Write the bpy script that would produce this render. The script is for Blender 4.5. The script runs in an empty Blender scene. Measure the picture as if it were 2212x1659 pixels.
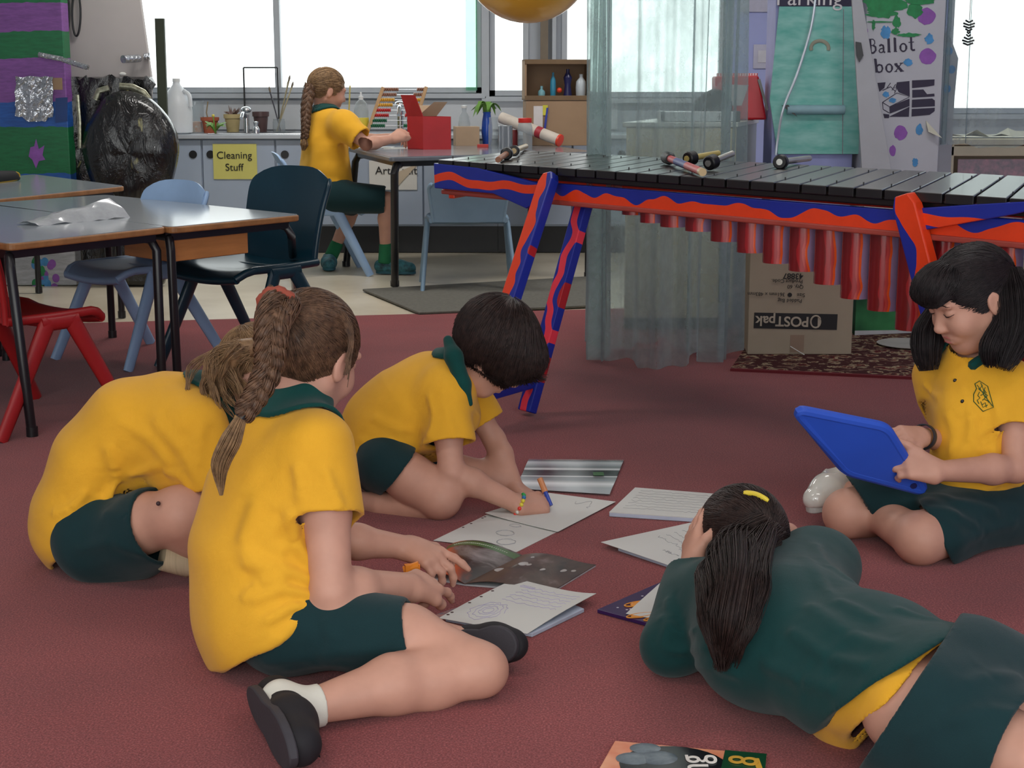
import bpy, bmesh, math, random
import numpy as np
from mathutils import Vector, Matrix
random.seed(7)
SC = bpy.context.scene
COL = SC.collection
PI = math.pi
# ---------------------------------------------------------------- camera
FPX, PITCH, CAMH = 3400.0, math.radians(11.0), 1.1
cd = bpy.data.cameras.new('camera'); cam = bpy.data.objects.new('camera', cd); COL.objects.link(cam)
cd.sensor_fit = 'HORIZONTAL'; cd.sensor_width = 36.0; cd.lens = 36.0 * FPX / 2212.0
cd.clip_start = 0.05; cd.clip_end = 200
cam.location = (0, 0, CAMH); cam.rotation_euler = (math.radians(90) - PITCH, 0, 0)
SC.camera = cam
# ---------------------------------------------------------------- world, view, lights
W = bpy.data.worlds.new('daylight'); SC.world = W; W.use_nodes = True
bg = W.node_tree.nodes['Background']; bg.inputs[0].default_value = (0.97, 1.0, 0.99, 1); bg.inputs[1].default_value = 2.3
SC.view_settings.view_transform = 'Standard'; SC.view_settings.look = 'None'
SC.view_settings.exposure = 0.2; SC.view_settings.gamma = 1.0; SC.view_settings.use_curve_mapping = False
SC.cycles.max_bounces = 7; SC.cycles.diffuse_bounces = 4; SC.cycles.glossy_bounces = 3
SC.cycles.transmission_bounces = 6; SC.cycles.transparent_max_bounces = 14
SC.cycles.caustics_reflective = False; SC.cycles.caustics_refractive = False
SC.cycles.sample_clamp_indirect = 4.0
def area(name, loc, rot, sx, sy, power, col):
    l = bpy.data.lights.new(name, 'AREA'); l.shape = 'RECTANGLE'; l.size = sx; l.size_y = sy
    l.energy = power; l.color = col
    o = bpy.data.objects.new(name, l); COL.objects.link(o); o.location = loc; o.rotation_euler = rot
    return o
CEIL = 2.75
for (lx, ly) in ((-1.2, 2.2), (1.4, 2.2), (-1.2, 5.4), (1.4, 5.4), (-1.2, 8.2), (1.4, 8.2)):     # assumed ceiling lamps, none in view; rear pair added to brighten the back
    area('ceiling_lamp_fill', (lx, ly, CEIL - 0.09), (0, 0, 0), 1.2, 0.3, 26 if ly > 7 else (13 if ly > 4 else 10), (1.0, 0.97, 0.93))
fl = bpy.data.lights.new('camera_flash', 'AREA'); fl.shape = 'DISK'; fl.size = 0.12; fl.energy = 7; fl.color = (1, 0.97, 0.95)
fo = bpy.data.objects.new('camera_flash', fl); COL.objects.link(fo); fo.location = (-0.05, 0.0, CAMH + 0.06)
fo.rotation_euler = (math.radians(90) - PITCH, 0, 0)

# ---------------------------------------------------------------- coordinates
_c, _s = math.cos(PITCH), math.sin(PITCH)
def ray(px, py):
    u = (px - 1106) / FPX; v = (829.5 - py) / FPX
    return Vector((u, _c + v * _s, -_s + v * _c))
def gp(px, py, z=0.0):
    r = ray(px, py); t = (z - CAMH) / r.z
    return Vector((r.x * t, r.y * t, z))
def at(px, py, Y):
    r = ray(px, py); t = Y / r.y
    return Vector((r.x * t, Y, CAMH + r.z * t))

# ---------------------------------------------------------------- materials
def s2l(c):
    return tuple((x / 12.92 if x <= 0.04045 else ((x + 0.055) / 1.055) ** 2.4) for x in (v / 255 for v in c))
class NT:
    def __init__(s, name):
        s.m = bpy.data.materials.new(name); s.m.use_nodes = True; s.t = s.m.node_tree
        s.b = s.t.nodes['Principled BSDF']; s.out = s.t.nodes['Material Output']
    def n(s, typ, **kw):
        x = s.t.nodes.new(typ)
        for k, v in kw.items():
            if k.startswith('i_'): x.inputs[k[2:].replace('_', ' ')].default_value = v
            else: setattr(x, k, v)
        return x
    def l(s, a, b): s.t.links.new(a, b)
    def co(s, scale=(1, 1, 1), kind='Object'):
        tc = s.n('ShaderNodeTexCoord'); mp = s.n('ShaderNodeMapping'); mp.inputs['Scale'].default_value = scale
        s.l(tc.outputs[kind], mp.inputs[0]); return mp.outputs[0]
    def noise(s, vec, scale, detail=3, rough=0.6, dist=0.0):
        x = s.n('ShaderNodeTexNoise'); x.inputs['Scale'].default_value = scale; x.inputs['Detail'].default_value = detail
        x.inputs['Roughness'].default_value = rough; x.inputs['Distortion'].default_value = dist
        s.l(vec, x.inputs['Vector']); return x.outputs['Fac']
    def ramp(s, fac, stops, interp='LINEAR'):
        r = s.n('ShaderNodeValToRGB'); r.color_ramp.interpolation = interp; e = r.color_ramp.elements
        while len(e) < len(stops): e.new(0.5)
        for k, (p, c) in enumerate(stops):
            e[k].position = p; e[k].color = tuple(c) + (1,)
        s.l(fac, r.inputs[0]); return r.outputs[0]
    def math(s, op, a, b=None, clamp=False):
        x = s.n('ShaderNodeMath', operation=op, use_clamp=clamp)
        for k, v in enumerate((a, b)):
            if v is None: continue
            if isinstance(v, (int, float)): x.inputs[k].default_value = v
            else: s.l(v, x.inputs[k])
        return x.outputs[0]
    def bump(s, h, strength, dist=0.002):
        x = s.n('ShaderNodeBump'); x.inputs['Strength'].default_value = strength; x.inputs['Distance'].default_value = dist
        s.l(h, x.inputs['Height']); s.l(x.outputs[0], s.b.inputs['Normal']); return x
    def set(s, rough=0.5, metal=0.0, spec=0.5, sheen=0.0, coat=0.0):
        b = s.b; b.inputs['Roughness'].default_value = rough; b.inputs['Metallic'].default_value = metal
        b.inputs['Specular IOR Level'].default_value = spec; b.inputs['Sheen Weight'].default_value = sheen
        b.inputs['Coat Weight'].default_value = coat
_MC = {}
def mat(name, c, rough=0.5, metal=0.0, spec=0.5, var=0.12, nscale=8, stretch=(1, 1, 1), bscale=0, bstr=0.2, bdist=0.002, sheen=0.0, coat=0.0, c2=None):
    """plain procedural material: colour mottled by noise, optional bump"""
    if name in _MC: return _MC[name]
    N = NT(name); a = s2l(c); N.set(rough, metal, spec, sheen, coat)
    v = N.co(stretch)
    f = N.noise(v, nscale)
    lo = tuple(x * (1 - var) for x in a); hi = s2l(c2) if c2 else tuple(min(1, x * (1 + var)) for x in a)
    N.l(N.ramp(f, [(0.3, lo), (0.7, hi)]), N.b.inputs['Base Color'])
    if bscale:
        N.bump(N.noise(v, bscale, 2), bstr, bdist)
    _MC[name] = N.m
    return N.m
def bands(name, axis_u, axis_v, F, A, stops, rough=0.35, brush=0.25, bstretch=(1, 1, 1), coat=0.0, seed=0.0, F2=None, vlo=0, vhi=1, kind='Object'):
    """painted wavy bands: colour chosen by v + A*noise(u*F)"""
    N = NT(name); N.set(rough, coat=coat)
    tc = N.n('ShaderNodeTexCoord'); sp = N.n('ShaderNodeSeparateXYZ'); N.l(tc.outputs[kind], sp.inputs[0])
    u = sp.outputs[axis_u]; v = sp.outputs[axis_v]
    cb = N.n('ShaderNodeCombineXYZ'); N.l(N.math('MULTIPLY', u, F), cb.inputs[0]); cb.inputs[1].default_value = seed
    if F2: N.l(N.math('MULTIPLY', v, F2), cb.inputs[2])
    w = N.math('MULTIPLY', N.math('SUBTRACT', N.noise(cb.outputs[0], 1.0, 1.0, 0.4), 0.5), A * 2)
    vv = N.math('DIVIDE', N.math('SUBTRACT', N.math('ADD', v, w), vlo), vhi - vlo)
    col = N.ramp(vv, [(p, s2l(c)) for p, c in stops], 'CONSTANT')
    mp = N.n('ShaderNodeMapping'); mp.inputs['Scale'].default_value = bstretch; N.l(tc.outputs[kind], mp.inputs[0])
    br = N.noise(mp.outputs[0], 9.0, 4, 0.7)
    mx = N.n('ShaderNodeMix', data_type='RGBA', blend_type='MULTIPLY'); mx.inputs['Factor'].default_value = 1.0
    N.l(col, mx.inputs['A']); g0 = 1 - brush; g1 = 1 + brush * .4
    N.l(N.ramp(br, [(0.3, (g0, g0, g0)), (0.7, (g1, g1, g1))]), mx.inputs['B'])
    N.l(mx.outputs['Result'], N.b.inputs['Base Color'])
    return N.m
def clear(name, tint=(230, 240, 242), transp=0.8, rough=0.1, smudge=0.3, sscale=6, spec_col=1.0, diff=(200, 210, 212)):
    """thin clear plastic or glass: transparent mixed with gloss and a little cloudy diffuse"""
    if name in _MC: return _MC[name]
    N = NT(name); t = N.t
    tr = N.n('ShaderNodeBsdfTransparent'); tr.inputs[0].default_value = s2l(tint) + (1,)
    N.set(rough); N.b.inputs['Base Color'].default_value = s2l(diff) + (1,)
    f = N.noise(N.co(), sscale, 4, 0.65)
    fac = N.math('ADD', N.math('MULTIPLY', N.math('SUBTRACT', f, 0.5), smudge * 2), 1 - transp, clamp=True)
    lw = N.n('ShaderNodeLayerWeight'); lw.inputs[0].default_value = 0.25
    fac = N.math('ADD', fac, N.math('MULTIPLY', lw.outputs['Facing'], 0.25), clamp=True)
    mx = N.n('ShaderNodeMixShader'); N.l(fac, mx.inputs[0]); N.l(tr.outputs[0], mx.inputs[1]); N.l(N.b.outputs[0], mx.inputs[2])
    N.l(mx.outputs[0], N.out.inputs[0]); _MC[name] = N.m
    return N.m

# ---------------------------------------------------------------- mesh builder
class MB:
    def __init__(s): s.v = []; s.f = []; s.m = []
    def add(s, vs, fs, mi=0):
        o = len(s.v); s.v += [tuple(x) for x in vs]; s.f += [tuple(i + o for i in f) for f in fs]; s.m += [mi] * len(fs); return s
    def box(s, c, size, rot=None, mi=0):
        c = Vector(c); hx, hy, hz = (x / 2 for x in size); R = rot or Matrix.Identity(3)
        if isinstance(R, (int, float)): R = Matrix.Rotation(R, 3, 'Z')
        vs = [c + R @ Vector((x * hx, y * hy, z * hz)) for x in (-1, 1) for y in (-1, 1) for z in (-1, 1)]
        return s.add(vs, [(0, 1, 3, 2), (4, 6, 7, 5), (0, 4, 5, 1), (2, 3, 7, 6), (0, 2, 6, 4), (1, 5, 7, 3)], mi)
    def bar(s, a, b, w, d, up=(0, 0, 1), mi=0):
        """rectangular bar from a to b, w across, d along the up direction"""
        a, b = Vector(a), Vector(b); x = (b - a).normalized(); z = Vector(up); z = (z - x * z.dot(x)).normalized(); y = z.cross(x)
        vs = [p + y * (i * w / 2) + z * (j * d / 2) for p in (a, b) for i in (-1, 1) for j in (-1, 1)]
        return s.add(vs, [(0, 1, 3, 2), (4, 6, 7, 5), (0, 4, 5, 1), (2, 3, 7, 6), (0, 2, 6, 4), (1, 5, 7, 3)], mi)
    def tube(s, pts, r, seg=10, cap=True, mi=0, close=False, flat=1.0, flatdir=None):
        pts = [Vector(p) for p in pts]; n = len(pts); rs = r if isinstance(r, (list, tuple)) else [r] * n
        vs = []; fs = []; ref = None
        for i, p in enumerate(pts):
            a = pts[i - 1] if i > 0 or close else pts[0]; b = pts[(i + 1) % n] if i < n - 1 or close else pts[-1]
            t = (b - a); t = t.normalized() if t.length > 1e-9 else Vector((0, 0, 1))
            if flatdir is not None: ref = Vector(flatdir)
            if ref is None: ref = Vector((0, 0, 1)) if abs(t.z) < 0.9 else Vector((1, 0, 0))
            u = (ref - t * ref.dot(t)); u = u.normalized() if u.length > 1e-6 else t.orthogonal().normalized()
            w = t.cross(u); ref = u
            for k in range(seg):
                an = 2 * PI * k / seg; vs.append(p + u * (math.cos(an) * rs[i] * flat) + w * (math.sin(an) * rs[i]))
        for i in range(n if close else n - 1):
            j = (i + 1) % n
            for k in range(seg):
                k2 = (k + 1) % seg; fs.append((i * seg + k, i * seg + k2, j * seg + k2, j * seg + k))
        if cap and not close:
            fs.append(tuple(range(seg))[::-1]); fs.append(tuple((n - 1) * seg + k for k in range(seg)))
        return s.add(vs, fs, mi)
    def cyl(s, a, b, r, r2=None, seg=20, mi=0, cap=True): return s.tube([a, b], [r, r if r2 is None else r2], seg, cap, mi)
    def lathe(s, prof, c=(0, 0, 0), seg=24, mi=0, ax=None):
        """prof: (r, z) pairs turned about z"""
        c = Vector(c); R = ax.to_matrix() if ax is not None else Matrix.Identity(3); vs = []; fs = []
        for r, z in prof:
            for k in range(seg):
                a = 2 * PI * k / seg; vs.append(c + R @ Vector((math.cos(a) * r, math.sin(a) * r, z)))
        for i in range(len(prof) - 1):
            for k in range(seg):
                k2 = (k + 1) % seg; fs.append((i * seg + k, i * seg + k2, (i + 1) * seg + k2, (i + 1) * seg + k))
        fs.append(tuple(range(seg))[::-1]); fs.append(tuple((len(prof) - 1) * seg + k for k in range(seg)))
        return s.add(vs, fs, mi)
    def prism(s, poly, off, mi=0):
        """polygon (3-D points) extruded by vector off"""
        off = Vector(off); n = len(poly); vs = [Vector(p) for p in poly] + [Vector(p) + off for p in poly]
        fs = [tuple(range(n))[::-1], tuple(range(n, 2 * n))] + [(i, (i + 1) % n, n + (i + 1) % n, n + i) for i in range(n)]
        return s.add(vs, fs, mi)
    def sphere(s, c, r, seg=16, rings=10, mi=0, R=None):
        c = Vector(c); rr = r if isinstance(r, (tuple, list)) else (r, r, r); vs = []; fs = []; R = R or Matrix.Identity(3)
        for i in range(rings + 1):
            th = PI * i / rings
            for k in range(seg):
                a = 2 * PI * k / seg
                vs.append(c + R @ Vector((rr[0] * math.sin(th) * math.cos(a), rr[1] * math.sin(th) * math.sin(a), rr[2] * math.cos(th))))
        for i in range(rings):
            for k in range(seg):
                k2 = (k + 1) % seg; fs.append((i * seg + k, (i + 1) * seg + k, (i + 1) * seg + k2, i * seg + k2))
        return s.add(vs, fs, mi)
    def sheet(s, P, th=0.0, mi=0):
        """grid of points P[i][j], optionally given thickness along the normal"""
        n, m = len(P), len(P[0]); vs = [Vector(p) for r in P for p in r]
        fs = [(i * m + j, i * m + j + 1, (i + 1) * m + j + 1, (i + 1) * m + j) for i in range(n - 1) for j in range(m - 1)]
        if th:
            nn = []
            for i in range(n):
                for j in range(m):
                    a = vs[min(i + 1, n - 1) * m + j] - vs[max(i - 1, 0) * m + j]; b = vs[i * m + min(j + 1, m - 1)] - vs[i * m + max(j - 1, 0)]
                    nn.append(a.cross(b).normalized())
            N0 = len(vs); vs = vs + [v - q * th for v, q in zip(vs, nn)]
            fs = fs + [tuple(N0 + k for k in f[::-1]) for f in fs]
            ring = [(0, j) for j in range(m)] + [(i, m - 1) for i in range(1, n)] + [(n - 1, j) for j in range(m - 2, -1, -1)] + [(i, 0) for i in range(n - 2, 0, -1)]
            ids = [i * m + j for i, j in ring]
            for k in range(len(ids)):
                a, b = ids[k], ids[(k + 1) % len(ids)]; fs.append((b, a, N0 + a, N0 + b))
        return s.add(vs, fs, mi)
    def obj(s, name, mats, parent=None, smooth=False, bevel=0, bseg=2, origin=None, angle=35, **tags):
        me = bpy.data.meshes.new(name); o0 = Vector(origin) if origin is not None else None
        vs = [tuple(Vector(v) - o0) for v in s.v] if o0 is not None else s.v
        me.from_pydata(vs, [], s.f)
        for m in (mats if isinstance(mats, (list, tuple)) else [mats]): me.materials.append(m)
        me.polygons.foreach_set('material_index', s.m)
        bm = bmesh.new(); bm.from_mesh(me); bmesh.ops.recalc_face_normals(bm, faces=bm.faces); bm.to_mesh(me); bm.free()
        if smooth:
            me.polygons.foreach_set('use_smooth', [True] * len(me.polygons))
            if angle: me.set_sharp_from_angle(angle=math.radians(angle))
        o = bpy.data.objects.new(name, me); COL.objects.link(o)
        if o0 is not None: o.location = o0
        if parent is not None: par(o, parent)
        if bevel:
            b = o.modifiers.new('edge', 'BEVEL'); b.width = bevel; b.segments = bseg; b.limit_method = 'ANGLE'; b.angle_limit = math.radians(40)
        for k, v in tags.items(): o[k] = v
        return o
def wmat(o):
    m = Matrix.LocRotScale(o.location, o.rotation_euler, o.scale)
    return wmat(o.parent) @ m if o.parent else m
def par(o, p):
    """parent o (built in world coordinates) to p, keeping its place"""
    M = wmat(p).inverted() @ wmat(o); o.parent = p
    o.location, q, o.scale = M.decompose()[0], M.decompose()[1], M.decompose()[2]; o.rotation_euler = q.to_euler()
def thing(name, label, cat, loc=(0, 0, 0), rz=0.0, group=None):
    o = bpy.data.objects.new(name, None); COL.objects.link(o); o.location = loc; o.rotation_euler = (0, 0, rz); o.empty_display_size = 0.05
    o['label'] = label; o['category'] = cat
    if group: o['group'] = group
    return o
def tag(o, label, cat, group=None):
    o['label'] = label; o['category'] = cat
    if group: o['group'] = group
    return o
def struct(o): o['kind'] = 'structure'; return o
def text(name, body, size, origin, xdir, ydir, m, parent, ext=0.0006, align='CENTER', bold=0.0, shear=0.0, xs=1.0):
    cu = bpy.data.curves.new(name, 'FONT'); cu.body = body; cu.size = size; cu.extrude = ext; cu.align_x = align; cu.align_y = 'CENTER'
    cu.offset = bold; cu.shear = shear; cu.materials.append(m)
    x = Vector(xdir).normalized(); z = x.cross(Vector(ydir)).normalized(); y = z.cross(x)
    tmp = bpy.data.objects.new('tmp', cu); me = bpy.data.meshes.new_from_object(tmp); bpy.data.objects.remove(tmp); me.name = name
    o = bpy.data.objects.new(name, me); COL.objects.link(o)
    R = Matrix((x, y, z)).transposed()
    o.location = Vector(origin) + z * 0.0012; o.rotation_euler = R.to_euler(); o.scale = (xs, 1, 1)
    if parent is not None: par(o, parent)
    return o
def arc_pts(pts, n=24):
    """smooth curve (Catmull-Rom) through control points"""
    P = [Vector(p) for p in pts]; P = [P[0] * 2 - P[1]] + P + [P[-1] * 2 - P[-2]]; out = []
    m = len(P) - 3
    for k in range(n + 1):
        t = k / n * m; i = min(int(t), m - 1); t -= i; a, b, c, d = P[i:i + 4]
        out.append(0.5 * ((2 * b) + (c - a) * t + (2 * a - 5 * b + 4 * c - d) * t * t + (3 * b - a - 3 * c + d) * t ** 3))
    return out
# ================================================================ the room
BY = 10.6
def bx_(px, Y=BY):                                   # world x of a picture column at depth Y, near the sill height
    return at(px, 200, Y).x
M_wall = mat('painted grey wall', (172, 178, 186), 0.7, var=0.04, nscale=2)
M_lav = mat('lavender painted wall', (158, 166, 214), 0.7, var=0.04, nscale=2)
M_frame = mat('grey aluminium frame', (178, 184, 190), 0.45, var=0.04)
M_cream = mat('cream laminate', (205, 196, 168), 0.5, var=0.05)
M_ceil = mat('white ceiling board', (225, 225, 220), 0.8, var=0.03)
M_glass = clear('window glass', (250, 252, 252), 0.96, 0.02, 0.01)

def floor_mats():
    N = NT('red speckled carpet'); N.set(0.95, spec=0.15, sheen=0.15)
    v = N.co(); a = N.noise(v, 260, 2, 0.7); b = N.noise(v, 3, 3, 0.6); c = N.noise(v, 90, 3, 0.8)
    base = N.ramp(a, [(0.25, s2l((94, 36, 40))), (0.5, s2l((130, 57, 59))), (0.8, s2l((186, 106, 104)))])
    mx = N.n('ShaderNodeMix', data_type='RGBA', blend_type='MULTIPLY'); mx.inputs['Factor'].default_value = 1
    N.l(base, mx.inputs['A'])
    N.l(N.ramp(N.math('ADD', N.math('MULTIPLY', b, 0.5), N.math('MULTIPLY', c, 0.5)), [(0.3, (0.78, 0.78, 0.8)), (0.7, (1.15, 1.12, 1.1))]), mx.inputs['B'])
    N.l(mx.outputs['Result'], N.b.inputs['Base Color']); N.bump(a, 0.5, 0.003)
    M2 = NT('beige vinyl'); M2.set(0.28, spec=0.5)
    v = M2.co(); M2.l(M2.ramp(M2.noise(v, 2.2, 4), [(0.3, s2l((196, 184, 160))), (0.7, s2l((222, 212, 190)))]), M2.b.inputs['Base Color'])
    return N.m, M2.m
M_carpet, M_vinyl = floor_mats()
XL, XR, YN = -3.6, 4.0, -1.6
e0, e1 = gp(200, 697), gp(1270, 668); sl = (e1.y - e0.y) / (e1.x - e0.x)
ya, yb = e0.y + sl * (XL - e0.x), e0.y + sl * (XR - e0.x)
struct(MB().prism([(XL, YN, -0.02), (XR, YN, -0.02), (XR, BY, -0.02), (XL, BY, -0.02)], (0, 0, 0.016)).obj('floor', M_vinyl))
struct(MB().prism([(XL, YN, -0.004), (XR, YN, -0.004), (XR, yb, -0.004), (XL, ya, -0.004)], (0, 0, 0.004)).obj('floor_carpet', M_carpet))
struct(MB().box(((XL + XR) / 2, (YN + BY) / 2, CEIL + 0.04), (XR - XL, BY - YN, 0.08)).obj('ceiling', M_ceil))
struct(MB().box((XL - 0.05, (YN + BY) / 2, CEIL / 2), (0.1, BY - YN, CEIL)).obj('wall_left', M_wall))
struct(MB().box((XR + 0.05, (YN + BY) / 2, CEIL / 2), (0.1, BY - YN, CEIL)).obj('wall_right', M_lav))
# back wall with four openings
wins = [(-3.3, bx_(1040), 1.005, 2.25), (bx_(1058), bx_(1141), 0.985, 2.25), (bx_(1213), bx_(1562), 0.975, 2.25), (bx_(2040), 3.85, 0.87, 2.25)]
wb = MB(); x = XL
for k, (a, b, z0, z1) in enumerate(wins):
    wb.box(((x + a) / 2, BY + 0.06, CEIL / 2), (a - x, 0.12, CEIL), mi=1 if k == 3 else 0)
    wb.box(((a + b) / 2, BY + 0.06, z0 / 2), (b - a, 0.12, z0)); wb.box(((a + b) / 2, BY + 0.06, (z1 + CEIL) / 2), (b - a, 0.12, CEIL - z1)); x = b
wb.box(((x + XR) / 2, BY + 0.06, CEIL / 2), (XR - x, 0.12, CEIL))
struct(wb.obj('wall_back', [M_wall, M_lav]))
for k, (a, b, z0, z1) in enumerate(wins):
    f = MB(); t = 0.035
    f.box(((a + b) / 2, BY + 0.01, z0 + t / 2), (b - a, 0.06, t)); f.box(((a + b) / 2, BY + 0.01, z1 - t / 2), (b - a, 0.06, t))
    f.box((a + t / 2, BY + 0.01, (z0 + z1) / 2), (t, 0.06, z1 - z0)); f.box((b - t / 2, BY + 0.01, (z0 + z1) / 2), (t, 0.06, z1 - z0))
    if k == 0: f.box((bx_(603), BY + 0.0, (z0 + z1) / 2), (0.04, 0.07, z1 - z0))
    o = f.obj('window_%d' % (k + 1), M_frame); struct(o)
    MB().box(((a + b) / 2, BY + 0.03, (z0 + z1) / 2), (b - a - 0.02, 0.006, z1 - z0 - 0.02)).obj('pane', M_glass, o)
    MB().box(((a + b) / 2, BY - 0.02, z0 - 0.02), (b - a + 0.06, 0.1, 0.03)).obj('window_sill', M_frame, o)
# posts between the panes
M_post = mat('brown timber post', (120, 108, 92), 0.6, var=0.1)
t1 = struct(MB().box((bx_(1175), BY - 0.03, 1.4), (0.05, 0.06, 2.2)).obj('trim_1', M_post))
t2 = struct(MB().box((bx_(1196), BY - 0.03, 1.4), (0.025, 0.06, 2.2)).obj('trim_2', M_frame))
t3 = struct(MB().box((bx_(1049), BY - 0.03, 1.6), (0.05, 0.07, 1.3)).obj('trim_3', M_frame))
struct(MB().box(((-2.9 + 0.7) / 2, BY - 0.006, 0.86), (3.6, 0.012, 0.19)).obj('trim_4', mat('white splashback tiles', (196, 200, 204), 0.3, var=0.03)))
M_grn = clear('green blind', (222, 244, 232), 0.8, 0.6, 0.05, diff=(120, 190, 160))
tag(MB().box((bx_(1019), BY - 0.05, 1.62), (0.075, 0.008, 1.2)).obj('blind', M_grn), 'narrow translucent green blind strip down the window by the centre post', 'blind')
# dark door mat on the vinyl
q = [gp(783, 629), gp(1290, 600), gp(1290, 664), gp(905, 680)]
tag(MB().prism([(p.x, p.y, 0.0) for p in q], (0, 0, 0.012)).obj('door_mat', mat('dark ribbed mat', (96, 94, 86), 0.95, var=0.15, nscale=60, bscale=120), bevel=0.004),
    'dark grey rectangular mat lying across the carpet edge', 'mat')

# ---------------------------------------------------------------- sink bench along the back wall
M_cab = mat('blue grey cabinet laminate', (160, 173, 192), 0.45, var=0.04, nscale=3)
M_top = mat('pale benchtop', (176, 182, 190), 0.3, var=0.05)
M_blk = mat('black satin', (22, 23, 26), 0.35, var=0.1)
M_steel = mat('stainless steel', (200, 202, 205), 0.22, metal=1.0, var=0.04)
bench_top_z = 0.752
edges = [-2.62, bx_(431, 10.0), bx_(591, 10.0), -1.03, -0.56, -0.09, 0.38, 0.75]
for k in range(len(edges) - 1):
    a, b = edges[k], edges[k + 1]; cx = (a + b) / 2
    where = ['left end, mostly behind the black round craft', 'with the yellow cleaning sign', 'behind the girl sitting at the table', 'with the white art sign',
             'beside the art sign, behind the empty blue chair', 'behind the left marimba leg', 'at the right end behind the plastic curtain'][k]
    t = thing('sink_cabinet', 'blue grey cabinet unit under the bench, ' + where, 'cabinet', (cx, 10.28, 0), group='cabinets under the sink bench')
    MB().box((cx, 10.29, 0.45), (b - a - 0.002, 0.54, 0.55)).box((cx, 10.33, 0.09), (b - a - 0.002, 0.46, 0.18), mi=1).obj('body', [M_cab, M_blk], t)
    d = MB().box((cx, 10.01, 0.452), (b - a - 0.012, 0.018, 0.53)).obj('door', M_cab, t, bevel=0.002)
    hx = {0: bx_(412, 10.0), 1: bx_(450, 10.0), 2: a + 0.06, 3: b - 0.06}.get(k, a + 0.06 if k % 2 else b - 0.06)
    MB().cyl((hx, 10.002, 0.628), (hx, 9.994, 0.628), 0.025, seg=24).obj('handle', M_blk, d, smooth=True)
    if k == 1:
        a1, b1 = at(459, 311, 9.99), at(556, 387, 9.99)
        sg = MB().box(((a1.x + b1.x) / 2, 9.994, (a1.z + b1.z) / 2), (b1.x - a1.x, 0.003, a1.z - b1.z)).obj('sign', mat('yellow paper', (206, 200, 112), 0.7, var=0.03), d)
        for tx, ty, s_ in (('Cleaning', 336, 0.064), ('Stuff', 362, 0.064)):
            text('lettering', tx, s_, at(506, ty, 9.990), (1, 0, 0), (0, 0, 1), M_blk, sg)
    if k == 3:
        for a_, b_ in (((797, 347), (901, 410)),):
            a1, b1 = at(a_[0], a_[1], 9.99), at(b_[0], b_[1], 9.99)
            sg = MB().box(((a1.x + b1.x) / 2, 9.994, (a1.z + b1.z) / 2), (b1.x - a1.x, 0.003, a1.z - b1.z)).obj('sign', mat('white paper', (214, 212, 206), 0.7, var=0.03), d)
            text('lettering', 'Art/Craft', 0.07, at(856, 369, 9.990), (1, 0, 0), (0, 0, 1), M_blk, sg)
            MB().prism([at(845, 378, 9.989), at(905, 352, 9.989), at(860, 402, 9.989)], (0, -0.002, 0)).obj('picture', mat('buff paper', (188, 172, 150), 0.7), sg)
wt = thing('sink_benchtop', 'long pale benchtop with inset sink below the windows', 'benchtop', (-0.93, 10.28, 0))
MB().box((-0.93, 10.27, bench_top_z - 0.013), (3.4, 0.62, 0.026)).obj('worktop', M_top, wt, bevel=0.004)
MB().box((-1.62, 10.24, bench_top_z + 0.002), (0.6, 0.4, 0.006)).box((-1.62, 10.24, bench_top_z + 0.003), (0.42, 0.3, 0.008), mi=1).obj('sink', [M_steel, mat('dark sink bowl', (70, 74, 80), 0.3)], wt, bevel=0.003)
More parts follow.
